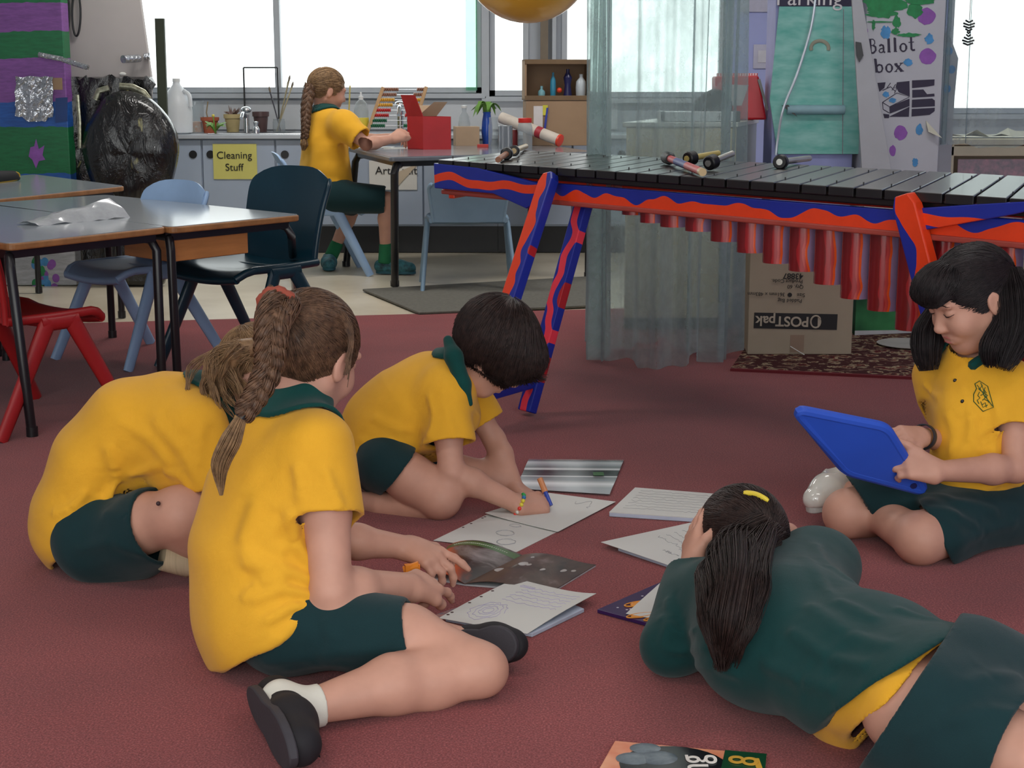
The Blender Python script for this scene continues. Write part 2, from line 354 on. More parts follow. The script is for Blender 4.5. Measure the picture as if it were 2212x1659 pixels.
# ================================================================ desks
M_desk = mat('grey laminate desktop', (150, 158, 164), 0.16, var=0.04, nscale=3, spec=0.6)
M_edge = mat('worn wooden desk edge', (150, 104, 62), 0.5, var=0.2, nscale=20)
M_ply = mat('orange plywood tray', (176, 118, 66), 0.5, var=0.12, nscale=6, stretch=(1, 1, 8))
M_tube = mat('black painted steel tube', (24, 24, 28), 0.3, var=0.1)
def rpoly(P, r, n=5):
    """round the corners of a flat polygon"""
    out = []; m = len(P)
    for i in range(m):
        p, a, b = Vector(P[i]), Vector(P[i - 1]), Vector(P[(i + 1) % m]); u = (a - p).normalized(); w = (b - p).normalized()
        for k in range(n + 1):
            t = k / n; out.append(((1 - t) ** 2) * (p + u * r) + 2 * t * (1 - t) * p + t * t * (p + w * r))
    return out
def desk(name, label, corners, z, legs, trays=(), frame=True, edge_m=M_edge, top_m=M_desk, legr=0.0155, group=None):
    C = [Vector((p[0], p[1], z)) for p in corners]; cc = sum(C, Vector()) / len(C)
    t = thing(name, label, 'desk', (cc.x, cc.y, 0), group=group)
    P = rpoly(C, 0.035)
    MB().prism([p - Vector((0, 0, 0.0225)) for p in P], (0, 0, 0.022)).obj('edge_band', edge_m, t, bevel=0.005)
    Q = [cc + (p - cc) * (1 - 0.006 / max(0.1, (p - cc).length)) for p in P]
    MB().prism([p - Vector((0, 0, 0.006)) for p in Q], (0, 0, 0.0075)).obj('desktop', top_m, t)
    if frame:
        f = MB()
        for i in range(len(C)):
            a, b = C[i] + (cc - C[i]) * 0.09, C[(i + 1) % len(C)] + (cc - C[(i + 1) % len(C)]) * 0.09
            f.bar(a - Vector((0, 0, 0.037)), b - Vector((0, 0, 0.037)), 0.025, 0.028)
        f.obj('frame', M_tube, t)
    for (i, foot) in legs:
        p = C[i] + (cc - C[i]).normalized() * 0.045; d = (cc - p); d.z = 0; d.normalize(); p.z = z - 0.04
        f = Vector(foot) if foot else Vector((p.x, p.y, 0)); f.z = 0.0
        lg = MB().tube([p + d * 0.06, p + d * 0.02 + Vector((0, 0, -0.006)), p + Vector((0, 0, -0.04)), f + Vector((0, 0, 0.002))], legr, 12).obj('leg', M_tube, t, smooth=True)
        MB().cyl(f + Vector((0, 0, 0.0)), f + Vector((0, 0, 0.03)), legr + 0.003, seg=12).obj('foot_cap', M_blk, lg, smooth=True)
    for (a, b, c_, h) in trays:
        a, b, c_ = Vector(a), Vector(b), Vector(c_)
        MB().prism([a, b, b + c_, a + c_], (0, 0, h)).obj('tray', M_ply, t, bevel=0.003)
    return t
zA = 0.61
A = [gp(20, 527, zA), gp(362, 490, zA), gp(362, 490, zA) + (gp(0, 444, zA) - gp(362, 490, zA)) * 1.02, None]
A[3] = A[0] + (A[2] - A[1])
desk('school_desk', 'nearest grey desk with wooden edge, clear plastic pouch on it', A, zA,
     [(0, gp(70, 942)), (1, gp(352, 868)), (2, None), (3, None)], group='grey school desks')
B = [gp(372, 491, zA), gp(652, 464, zA), gp(225, 421, zA), None]; B[3] = B[0] + (B[2] - B[1])
off = (B[1] - B[0]).normalized(); inn = (B[3] - B[0]).normalized()
ta = B[0] + off * 0.03 + inn * 0.06; ta.z = zA - 0.125
desk('school_desk', 'middle grey desk with a wooden tray slung below its edge', B, zA,
     [(0, gp(386, 862)), (1, gp(640, 668)), (2, None), (3, None)],
     trays=[(ta, ta + off * 0.36, inn * 0.3, 0.1)], group='grey school desks')
C_ = [gp(0, 430, zA) + Vector((-0.5, -0.9, 0)), gp(271, 402, zA), gp(75, 377, zA), None]; C_[0] = C_[1] + (gp(0, 430, zA) - C_[1]) * 2.0; C_[3] = C_[0] + (C_[2] - C_[1])
desk('school_desk', 'farthest grey desk at the left edge with yellow pencil case', C_, zA,
     [(0, None), (1, None), (2, None), (3, None)], group='grey school desks')
# work table at the back with the red box
zT = 0.70
T = [gp(752, 319, zT), gp(843, 340, zT), gp(1290, 328, zT), None]; T[3] = T[0] + (T[2] - T[1])
desk('work_table', 'dark grey work table at the back holding the red box and jars', T, zT,
     [(0, gp(748, 575)), (1, gp(853, 618)), (2, None), (3, None)], edge_m=mat('grey table edge', (110, 116, 124), 0.3),
     top_m=mat('glossy grey tabletop', (120, 126, 134), 0.14, var=0.03, spec=0.6), legr=0.021)

# ================================================================ moulded plastic chairs
def chair(label, c, ang, m, s=1.0, sh=0.37, bh=0.68, slot=True, wd=0.38, kind='plastic_chair'):
    """c: floor point under the seat centre, ang: direction the chair faces"""
    t = thing(kind, label, 'chair', (c[0], c[1], 0), ang, group='moulded plastic chairs')
    # local: x forward, y left
    def rr(u, v):  # seat surface: u back..front 0-1, v -1..1
        x = -0.17 + 0.38 * u; z = sh + 0.012 * v * v - 0.014 * math.sin(PI * u) * (1 - v * v) - (0.03 * max(0, (u - 0.82) / 0.18) ** 2)
        w = wd / 2 * (0.93 + 0.07 * math.sin(PI * min(1, u * 1.1))) * (1 - 0.12 * max(0, (u - 0.85) / 0.15) ** 2)
        return Vector((x * s, v * w, z))
    P = [[rr(i / 12, -1 + j / 5) for j in range(11)] for i in range(13)]
    sb = MB().sheet(P, 0.014)
    for v in (-1, 1):                                              # rolled skirt along each side of the seat
        sb.tube([rr(i / 12, v * 0.97) - Vector((0, 0, 0.012)) for i in range(13)], 0.013, 8, flat=1.2)
    sb.tube([rr(1.0, -1 + j / 5) - Vector((0.004, 0, 0.014)) for j in range(11)], 0.015, 8)
    sb.obj('seat', m, t, smooth=True, angle=60)
    bm_ = bh - sh
    def bk(u, v):
        z = sh - 0.01 + bm_ * u * (1 - .13 * u ** 4 * abs(v) ** 4); x = -0.17 - 0.03 * math.sin(u * 1.4) - 0.10 * u * u * 0.75 + 0.03 * v * v * (0.3 + u)
        w = wd / 2 * (0.86 + 0.14 * u - .10 * max(0, (u - .7) / .3) ** 3)
        return Vector((x * s, v * w, z))
    pts = [[bk(i / 16, -1 + j / 6) for j in range(13)] for i in range(17)]
    if slot:
        b = MB(); n = len(pts); mm = 13; vs = [p for r in pts for p in r]; o2 = [p + Vector((-0.013, 0, 0)) for p in vs]; fs = []
        keep = [[not (i in (11, 12) and 3 <= j <= 8) for j in range(12)] for i in range(16)]; N0 = len(vs)
        for i in range(16):
            for j in range(12):
                if keep[i][j]:
                    q_ = (i * mm + j, i * mm + j + 1, (i + 1) * mm + j + 1, (i + 1) * mm + j); fs += [q_, tuple(N0 + k for k in q_[::-1])]
                    for di, dj, e in ((-1, 0, (q_[0], q_[1])), (1, 0, (q_[3], q_[2])), (0, -1, (q_[0], q_[3])), (0, 1, (q_[1], q_[2]))):
                        ii, jj = i + di, j + dj
                        if not (0 <= ii < 16 and 0 <= jj < 12) or not keep[ii][jj]: fs.append((e[0], e[1], e[1] + N0, e[0] + N0))
        b.add(vs + o2, fs)
    else: b = MB().sheet(pts, 0.013)
    for v in (-1, 1): b.tube([bk(i / 16, v * 0.985) - Vector((0.006, 0, 0)) for i in range(17)], 0.011, 8)
    b.obj('backrest', m, t, smooth=True, angle=60)
    for v in (-1, 1):                                              # A-shaped side frames: two flat legs meeting under the seat
        y = v * (wd / 2 - 0.004)
        for fx, x0 in ((0.235, 0.055), (-0.255, -0.03)):
            a = Vector((x0 * s, y, sh - 0.012)); f_ = Vector((fx * s, y + v * 0.035, 0.0))
            d = (f_ - a); n_ = 8; P0 = []
            for k in range(n_ + 1):
                q = k / n_; P0.append(a + d * q)
            MB().tube(P0, [0.031 - 0.008 * k / n_ for k in range(n_ + 1)], 10, flat=0.5, flatdir=(0, 1, 0)).obj('leg', m, t, smooth=True, angle=60)
    sr = MB().tube([Vector((-0.05 * s, -wd / 2, sh - 0.018)), Vector((-0.05 * s, wd / 2, sh - 0.018))], 0.013, 8)
    for v in (-1, 1): sr.tube([Vector((-0.06 * s, v * (wd / 2 - .004), sh - 0.02)), Vector((0.08 * s, v * (wd / 2 - .004), sh - 0.02))], 0.026, 10, flat=0.62, flatdir=(0, 1, 0))
    sr.obj('side_rail', m, t, smooth=True, angle=60)
    # parts were built in local space: bring them under the turned empty
    for ch in t.children: ch.location = (0, 0, 0); ch.rotation_euler = (0, 0, 0)
    return t
M_cred = mat('dark red chair plastic', (158, 30, 32), 0.4, var=0.06)
M_cblu = mat('powder blue chair plastic', (146, 176, 212), 0.4, var=0.05)
M_cstl = mat('steel blue chair plastic', (128, 156, 178), 0.4, var=0.05)
M_cteal = mat('dark teal chair plastic', (14, 48, 62), 0.32, var=0.08)
chair('dark red plastic chair at the left edge in front of the nearest desk', (-1.61, 5.06), math.atan2(.80, .60), M_cred, sh=0.36, wd=0.42, slot=False)
chair('powder blue plastic chair between the nearest and middle desks', (-1.50, 6.22), math.atan2(-.80, -.60), M_cblu, sh=0.375, bh=0.70, slot=False)
chair('large dark teal plastic chair behind the middle desk', (-1.02, 6.05), math.atan2(-.80, -.60), M_cteal, s=1.08, sh=0.40, bh=0.765, wd=0.43, slot=False)
chair('pale blue plastic chair the girl at the back table sits on', (-1.08, 9.04), 0.22, M_cblu, sh=0.385, bh=0.70)
chair('empty steel blue plastic chair tucked under the end of the marimba', (-0.24, 8.42), math.radians(94), M_cstl, sh=0.37, bh=0.60, wd=0.43)

# ================================================================ marimba
FL = gp(945, 345, 0.81); FR_ = gp(2212, 430, 0.81)
dM = (FR_ - FL).normalized(); nM = Vector((-dM.y, dM.x, 0)); bdir = Vector((0.37, 0.93, 0)); LM = 2.95; zM = 0.81
def Ms(s, n=0.0, z=0.0): return Vector((FL.x, FL.y, 0)) + dM * s + nM * n + Vector((0, 0, z))
def hit(px, py, n):
    """point on the vertical plane parallel to the marimba front, n behind it"""
    r = ray(px, py); P0 = Ms(0, n); t = (P0 - Vector((0, 0, CAMH))).dot(nM) / r.dot(nM)
    return Vector((0, 0, CAMH)) + r * t
rzM = math.atan2(dM.y, dM.x)
mar = thing('marimba', 'long bass marimba with black bars and blue frame painted in orange waves', 'marimba', Ms(1.4, 0.4), rzM)
M_bar = mat('black lacquered bar', (30, 28, 30), 0.30, var=0.15, nscale=4, spec=0.45, coat=0.1)
C_BL, C_OR, C_PK, C_RD = (28, 44, 150), (232, 66, 26), (236, 60, 78), (176, 34, 40)
nb = 31; wbr = LM / nb
for k in range(nb):
    s0 = k * wbr + 0.003; L = 0.84 + 0.10 * k / nb; a = Ms(s0); b = Ms(s0 + wbr - 0.008)
    jz = zM + (0.0 if k % 1 == 0 else 0); e = bdir * L
    MB().prism([Vector((p.x, p.y, jz - 0.026)) for p in (a, b, b + e, a + e)], (0, 0, 0.026)).obj('bar', M_bar, mar, bevel=0.003)
pins = MB()
for k in range(nb):
    for q in (0.16, 0.80):
        p = Ms(k * wbr) + bdir * (0.86 * q); pins.cyl((p.x, p.y, zM - 0.03), (p.x, p.y, zM + 0.007), 0.002, seg=6)
pins.obj('cord_pins', M_blk, mar)['kind'] = 'stuff'
def framed(name, m, fn):
    """part built in the marimba's own axes: x along, y back, z up"""
    b = MB(); fn(b); o = b.obj(name, m, None, bevel=0.004); o.parent = mar; return o
def loc(p): q = p - Vector((mar.location.x, mar.location.y, 0)); return Vector((q.dot(dM), q.dot(nM), q.z))
S0 = loc(Ms(0)).x; N0_ = loc(Ms(0)).y
WF = bands('orange waves on a blue rail', 'X', 'Z', 6.5, 0.060, [(0, C_OR), (0.60, C_BL)], 0.35, 0.1, vlo=0.690, vhi=0.757)
MB_dark = mat('dark bar bed', (30, 26, 26), 0.4)
def rail(b): b.box((S0 + LM / 2, N0_ + 0.03, 0.7235), (LM, 0.02, 0.067))
framed('front_rail', WF, rail)
framed('painted_edge', mat('salmon painted chamfer', (164, 70, 60), .4), lambda b: b.box((S0 + LM / 2, N0_ + 0.026, 0.694), (LM, 0.024, 0.016)))
framed('bar_bed', MB_dark, lambda b: b.box((S0 + LM / 2, N0_ + 0.045, 0.774), (LM, 0.03, 0.02)))
bk0, bk1 = loc(Ms(0.0) + bdir * 0.80), loc(Ms(LM - 0.02) + bdir * 0.88)
framed('back_rail', WF, lambda b: b.bar(bk0 + Vector((0, 0, 0.7235)), bk1 + Vector((0, 0, 0.7235)), 0.025, 0.067))
for s_ in (0.03, LM - 0.05):
    a, b2 = loc(Ms(s_)) + Vector((0, 0.04, 0.70)), loc(Ms(s_) + bdir * 0.80) + Vector((0, 0, 0.70))
    framed('end_rail', WF, lambda b: b.bar(a, b2, 0.025, 0.06))
WL = [bands('orange flames on blue leg %d' % i, 'Z', 'X', 9, 0.050, st, 0.35, 0.1, seed=i * 3.3, vlo=-0.05, vhi=0.05) for i, st in
      enumerate(([(0, C_OR), (0.60, C_BL), (0.95, C_RD)], [(0, C_BL), (0.3, C_PK), (0.62, C_BL), (0.85, C_RD)], [(0, C_BL), (0.45, C_OR)]))]
def leg(top, foot, w, m, name='leg', d=0.035, over=0.0):
    """painted timber leg, its own axes: z along the leg, x across the face"""
    top, foot = Vector(top), Vector(foot); z = (top - foot).normalized(); y = nM - z * nM.dot(z); y.normalize(); x = y.cross(z)
    L = (top - foot).length + over
    b = MB().prism([(-w / 2, -d / 2, 0), (w / 2, -d / 2, 0), (w / 2, -d / 2, L - w * 0.4), (w * 0.3, -d / 2, L), (-w * 0.3, -d / 2, L), (-w / 2, -d / 2, L - w * .4)], (0, d, 0))
    o = b.obj(name, m, None, bevel=0.004); o.location = foot; o.rotation_euler = Matrix((x, y, z)).transposed().to_euler()
    par(o, mar); return o
def fz(p, z): return Vector((p.x, p.y, z))
tl = hit(1186, 388, -0.012); leg(fz(tl, tl.z), fz(gp(1012, 938), 0.012), 0.072, WL[0], over=0.02)
t2_ = hit(1262, 436, 0.10); leg(t2_, fz(gp(1138, 897), 0.012), 0.062, WL[1], over=0.05)
a_, b_ = gp(1012, 938), gp(1138, 897)
# stretcher between the two legs near the floor
p1 = a_ + (tl - a_) * 0.15; p2 = b_ + (t2_ - b_) * 0.17
leg(p2, p1, 0.05, mat('blue painted timber', C_BL, 0.35, var=0.08), name='stretcher', d=0.03)
tr = hit(1958, 436, -0.012); fr = hit(2105, 960, -0.02); fr = Ms((fr - FL).dot(dM), 0.05, 0.0); leg(tr, fz(fr, 0.0), 0.072, WL[2], over=0.02)
tr2 = Ms((tr - FL).dot(dM) - 0.02, 0.62, 0.7); leg(tr2, Ms((fr - FL).dot(dM), 0.56, 0.0), 0.06, WL[1], over=0.03)
# diagonal brackets from the legs out to the rail ends
WG = bands('orange and pink brush strokes on blue bracket', 'X', 'Z', 4, 0.05, [(0, C_PK), (0.25, C_OR), (0.45, C_BL), (0.7, C_OR), (0.82, C_BL)], 0.35, 0.1, vlo=0.55, vhi=0.80, seed=5)
def bracket(P):
    b = MB().prism([loc(hit(px, py, 0.018)) for px, py in P], (0, -0.02, 0)); o = b.obj('bracket', WG, None, bevel=0.003); o.parent = mar
bracket([(946, 352), (1040, 362), (1172, 396), (1162, 440), (1146, 450), (1075, 418), (948, 406)])
bracket([(1985, 500), (1975, 450), (2120, 440), (2260, 432), (2290, 440), (2200, 462)])
# resonator pipes
RP = [bands('lilac orange and red painted pipe %d' % i, 'Z', 'X', 14, 0.016, [(0, (120, 26, 30)), (0.22, (164, 34, 40)), (0.42, (190, 68, 64)), (0.55, (236, 92, 40)), (0.64, (156, 128, 162))], 0.22, 0.12, seed=i * 7.1, vlo=-0.036, vhi=0.036) for i in range(4)]
pipes = [(1290, 441), (1328, 452), (1367, 463), (1408, 480), (1455, 489), (1511, 498), (1566, 520), (1622, 544), (1677, 567), (1733, 584), (1788, 612), (1846, 643), (1905, 669), (1966, 711), (2030, 735), (2096, 760), (2164, 780), (2234, 800)]
ps = [(hit(px, py, 0.10), px) for px, py in pipes]
for k, (p, px) in enumerate(ps):
    q = ps[min(k + 1, len(ps) - 1)][0]; q0 = ps[max(k - 1, 0)][0]; r = min(0.046, max(0.022, (q - q0).length / (2 if 0 < k < len(ps) - 1 else 1) * 0.40))
    z0 = max(0.10, p.z); zt = 0.745; b = MB(); h = (zt - z0) / 2
    b.lathe([(r, -h), (r, h), (r - 0.003, h), (r - 0.003, -h + 0.001)], seg=28)
    o = b.obj('resonator_pipe', RP[k % 4], None, smooth=True, angle=40); o.location = (p.x, p.y, (z0 + zt) / 2); par(o, mar)
# mallets
def mallet(label, head, tail, hr=0.0235, hl=0.036, sm=None, lift=0.0):
    head, tail = Vector(head), Vector(tail); d = (tail - head).normalized()
    t = thing('mallet', label, 'mallet', head, group='mallets lying on the marimba')
    MB().cyl(head - d * 0.004, tail, 0.0105, seg=12).obj('stick', sm or mat('pale wooden stick', (190, 165, 120), 0.4), t, smooth=True)
    MB().tube([head, head + d * 0.004, head + d * (hl - 0.004), head + d * hl], [hr * 0.85, hr, hr, hr * 0.8], 20).obj('head', mat('black rubber', (16, 16, 18), 0.45), t, smooth=True)
    return t
def on(px, py, h): p = gp(px, py, zM + h); return p
M_alu = mat('shiny stick', (190, 190, 184), 0.25, metal=0.7)
mallet('mallet with pale shiny stick, rear of the middle pair on the marimba', on(1484, 343, .024), at(1552, 331, on(1484, 343, .024).y + .10), sm=mat('yellow wooden stick', (176, 160, 96), 0.35))
mallet('mallet with silver stick, front of the middle pair on the marimba', on(1530, 353, .024), at(1582, 332, on(1530, 353, .024).y + .10), sm=M_alu)
mallet('short thick mallet with silver stick alone near the green machine', on(1684, 350, .022), on(1748, 342, .012), sm=M_alu)
mallet('mallet with tan handle, on the left end of the marimba', on(1096, 331, .022), on(1076, 345, .012), sm=mat('tan handle', (150, 96, 66), 0.5), hr=0.022)
mallet('mallet with a striped black and cream grip on the left end of the marimba', on(1110, 326, .024), on(1136, 316, .014), hr=0.020)
h0, h1 = on(1440, 340, .024), on(1518, 372, .016); d_ = (h1 - h0)
t = thing('mallet', 'red and blue banded mallet lying across the front bars', 'mallet', h0, group='mallets lying on the marimba')
rbm = [mat('red tape', (190, 48, 52), 0.4), mat('blue tape', (36, 50, 130), 0.4), mat('pale wooden stick', (190, 165, 120), 0.4)]
sb = MB()
for k, (a, b, mi) in enumerate(((0.05, 0.3, 0), (0.3, 0.6, 1), (0.6, 0.95, 0), (0.95, 1.0, 2))): sb.cyl(h0 + d_ * a, h0 + d_ * b, 0.012, seg=14, mi=mi)
sb.obj('stick', rbm, t, smooth=True)
MB().tube([h0 - d_ * 0.05, h0, h0 + d_ * 0.09, h0 + d_ * 0.12], [0.016, 0.021, 0.021, 0.016], 18).obj('head', mat('black rubber', (16, 16, 18), 0.45), t, smooth=True)
# ================================================================ implicit surfaces for bodies and clothes
F4 = np.float32
def A3(v): return np.array([v[0], v[1], v[2]], dtype=F4)
def rc(a, b, ra, rb, w=None, q=1.0, ck=None):
    """round cone from a to b; w, q: wider by q along w"""
    a, b = A3(a), A3(b); W_ = None
    if w is not None: w = A3(w); w = w / np.linalg.norm(w); k = F4(1 - 1 / q); W_ = (w, k)
    ba = b - a
    if W_ is not None: ba = ba - w * (np.dot(ba, w) * k)
    L2 = float(np.dot(ba, ba)) + 1e-12
    def f(p, g=0.0):
        pa = p - a
        if W_ is not None: pa = pa - np.outer(pa @ w, w) * k
        h = np.clip((pa @ ba) / L2, 0, 1)
        return np.linalg.norm(pa - h[:, None] * ba, axis=1) - (ra + g + h * (rb - ra))
    return f
def el(c, r, R=None):
    """ellipsoid; R rows are its axes"""
    c = A3(c); R_ = np.array(R, dtype=F4) if R is not None else np.eye(3, dtype=F4); r = np.array(r, dtype=F4)
    def f(p, g=0.0):
        q = (p - c) @ R_.T; rr = r + F4(g); k0 = np.linalg.norm(q / rr, axis=1); k1 = np.linalg.norm(q / (rr * rr), axis=1) + 1e-9
        return k0 * (k0 - 1.0) / k1
    return f
def pl(pt, n):
    """half space: negative behind the plane"""
    pt = A3(pt); n = A3(n); n = n / np.linalg.norm(n)
    return lambda p, g=0.0: (p - pt) @ n
def smin(a, b, k):
    if k <= 0: return np.minimum(a, b)
    h = np.maximum(k - np.abs(a - b), 0) / k
    return np.minimum(a, b) - h * h * (k * 0.25)
def smax(a, b, k): return -smin(-a, -b, k)
def U(prims, k=0.03, grow=0.0, clip=True):
    """prims: f, or (f, k), or (f, k, clip_plane, 'sub' or 'add')"""
    def f(p):
        d = None
        for q in prims:
            if not isinstance(q, tuple): q = (q,)
            fn = q[0]; kk = q[1] if len(q) > 1 and q[1] is not None else k; cp = q[2] if len(q) > 2 else None; md = q[3] if len(q) > 3 else 'add'
            e = fn(p, grow) if md == 'add' else fn(p)
            if cp is not None:
                for c_ in (cp if isinstance(cp, list) else [cp]): e = np.maximum(e, c_(p) - (0.0 if clip else .005))
            d = e if d is None else (smin(d, e, kk) if md == 'add' else smax(d, -e, kk))
        return d
    return f
def mesh_sdf(fn, lo, hi, h, smooth=1):
    """surface nets on a two-level grid"""
    lo = np.array(lo, dtype=F4); hi = np.array(hi, dtype=F4); B = 4
    nb = np.ceil((hi - lo) / (h * B)).astype(int) + 1
    gx = [lo[i] + h * B * np.arange(nb[i], dtype=F4) for i in range(3)]
    X, Y, Z = np.meshgrid(*gx, indexing='ij'); cp = np.stack([X.ravel(), Y.ravel(), Z.ravel()], 1) + F4(h * (B - 1) / 2)
    dc = np.concatenate([fn(cp[i:i + 200000]) for i in range(0, len(cp), 200000)]).reshape(nb)
    near = np.abs(dc) < h * B * 1.25
    D = np.repeat(np.repeat(np.repeat(dc, B, 0), B, 1), B, 2).astype(F4)
    idx = np.argwhere(near)
    if len(idx) == 0: return np.zeros((0, 3)), np.zeros((0, 4), int)
    off = np.stack(np.meshgrid(range(B), range(B), range(B), indexing='ij'), -1).reshape(-1, 3)
    fi = (idx[:, None, :] * B + off[None]).reshape(-1, 3)
    for i in range(0, len(fi), 200000):
        q = fi[i:i + 200000]; D[q[:, 0], q[:, 1], q[:, 2]] = fn(lo + q.astype(F4) * F4(h))
    S = D < 0; n = np.array(D.shape)
    c = np.zeros(n - 1, dtype=np.uint8)
    for dx in (0, 1):
        for dy in (0, 1):
            for dz in (0, 1): c += S[dx:n[0] - 1 + dx, dy:n[1] - 1 + dy, dz:n[2] - 1 + dz]
    act = np.argwhere((c > 0) & (c < 8)); ids = np.full(n - 1, -1, dtype=np.int32); ids[tuple(act.T)] = np.arange(len(act), dtype=np.int32)
    acc = np.zeros((len(act), 3)); cnt = np.zeros(len(act))
    cor = [(0, 0, 0), (1, 0, 0), (0, 1, 0), (1, 1, 0), (0, 0, 1), (1, 0, 1), (0, 1, 1), (1, 1, 1)]
    dv = [D[act[:, 0] + a, act[:, 1] + b, act[:, 2] + e] for a, b, e in cor]
    for i in range(8):
        for j in range(i + 1, 8):
            if sum(abs(cor[i][k] - cor[j][k]) for k in range(3)) != 1: continue
            m = (dv[i] < 0) != (dv[j] < 0); t = np.where(m, dv[i] / np.where(m, dv[i] - dv[j], 1), 0)
            pt = np.array(cor[i])[None] + t[:, None] * (np.array(cor[j]) - np.array(cor[i]))[None]
            acc += pt * m[:, None]; cnt += m
    V = lo + (act + acc / np.maximum(cnt, 1)[:, None]) * h
    Q = []
    for ax in range(3):
        sl0 = [slice(None)] * 3; sl1 = [slice(None)] * 3; sl0[ax] = slice(0, -1); sl1[ax] = slice(1, None)
        a, b = S[tuple(sl0)], S[tuple(sl1)]; e = np.argwhere(a != b); o1, o2 = (ax + 1) % 3, (ax + 2) % 3
        ok = (e[:, o1] > 0) & (e[:, o2] > 0) & (e[:, o1] < n[o1] - 1) & (e[:, o2] < n[o2] - 1); e = e[ok]
        def cid(d1, d2):
            q = e.copy(); q[:, o1] -= d1; q[:, o2] -= d2; return ids[tuple(q.T)]
        q4 = np.stack([cid(1, 1), cid(0, 1), cid(0, 0), cid(1, 0)], 1); fl = ~a[tuple(e.T)]; q4[fl] = q4[fl][:, ::-1]; Q.append(q4)
    Q = np.concatenate(Q); Q = Q[(Q >= 0).all(1)]
    for _ in range(smooth):
        s = np.zeros_like(V); k = np.zeros(len(V))
        for i in range(4):
            np.add.at(s, Q[:, i], V[Q[:, (i + 1) % 4]]); np.add.at(s, Q[:, i], V[Q[:, (i + 3) % 4]]); np.add.at(k, Q[:, i], 2)
        V = V * 0.4 + s / np.maximum(k, 1)[:, None] * 0.6
    return V, Q
def biggest(V, Q):
    """drop stray islands"""
    L = np.arange(len(V))
    for _ in range(400):
        m = L[Q].min(1); N_ = L.copy()
        for i in range(4): np.minimum.at(N_, Q[:, i], m)
        N_ = N_[N_]; N_ = N_[N_]
        if (N_ == L).all(): break
        L = N_
    u, c = np.unique(L, return_counts=True); keep = L == u[c.argmax()]
    new = np.cumsum(keep) - 1; return V[keep], new[Q[keep[Q[:, 0]]]]
def sdf_obj(name, chunks, mats, parent, box=None, **kw):
    """chunks: list of (fn, lo, hi, h) merged in one mesh object"""
    V0, Q0 = [], []; o = 0
    for c_ in chunks:
        V, Q = biggest(*mesh_sdf(*c_)); V0.append(V); Q0.append(Q + o); o += len(V)
    V = np.concatenate(V0); Q = np.concatenate(Q0)
    me = bpy.data.meshes.new(name); me.vertices.add(len(V)); me.vertices.foreach_set('co', V.astype(F4).ravel())
    me.loops.add(len(Q) * 4); me.loops.foreach_set('vertex_index', Q.astype(np.int32).ravel())
    me.polygons.add(len(Q)); me.polygons.foreach_set('loop_start', np.arange(0, len(Q) * 4, 4, dtype=np.int32))
    me.update(calc_edges=True); me.validate()
    me.polygons.foreach_set('use_smooth', [True] * len(me.polygons)); me.materials.append(mats)
    ob = bpy.data.objects.new(name, me); COL.objects.link(ob)
    if parent is not None: par(ob, parent)
    for k, v in kw.items(): ob[k] = v
    return ob
def bounds(*pts, m=0.12):
    P = np.array([tuple(p) for p in pts]); return P.min(0) - m, P.max(0) + m

# ---------------------------------------------------------------- colours of people
M_skin = mat('skin', (196, 148, 128), 0.5, var=0.07, nscale=14, spec=0.35, bscale=300, bstr=0.06, bdist=0.001)
M_skin2 = mat('skin paler', (214, 166, 150), 0.5, var=0.06, nscale=14, spec=0.35)
def cloth(name, c, weave=900, fold=0.0, var=0.06):
    N = NT(name); N.set(0.85, spec=0.2, sheen=0.12); v = N.co()
    a = s2l(c); N.l(N.ramp(N.noise(v, 5, 4), [(0.3, tuple(x * (1 - var) for x in a)), (0.7, tuple(min(1, x * (1 + var)) for x in a))]), N.b.inputs['Base Color'])
    h = N.math('ADD', N.math('MULTIPLY', N.noise(v, weave, 1), 0.15), N.math('MULTIPLY', N.noise(v, 9, 2, 0.5, 0.6), 1.0))
    N.bump(h, 0.35, 0.012); return N.m
M_yel = cloth('golden yellow polo cotton', (228, 170, 46))
M_grn = cloth('bottle green knit', (12, 56, 56), var=0.1)
M_sho = cloth('dark green shorts twill', (18, 48, 52), var=0.1)
M_coll = cloth('green collar rib', (8, 66, 62), var=0.1)
def hair_mat(name, c0, c1):
    N = NT(name); N.set(0.50, spec=0.35); v = N.co()
    N.l(N.ramp(N.noise(v, 60, 3, 0.7), [(0.3, s2l(c0)), (0.7, s2l(c1))]), N.b.inputs['Base Color']); return N.m
H_brown = hair_mat('light brown hair', (62, 44, 34), (122, 92, 70))
H_dark = hair_mat('dark brown hair', (26, 18, 18), (58, 42, 38))
H_blk = hair_mat('near black hair', (18, 15, 18), (44, 36, 38))
H_sand = hair_mat('sandy hair', (104, 80, 58), (160, 128, 92))

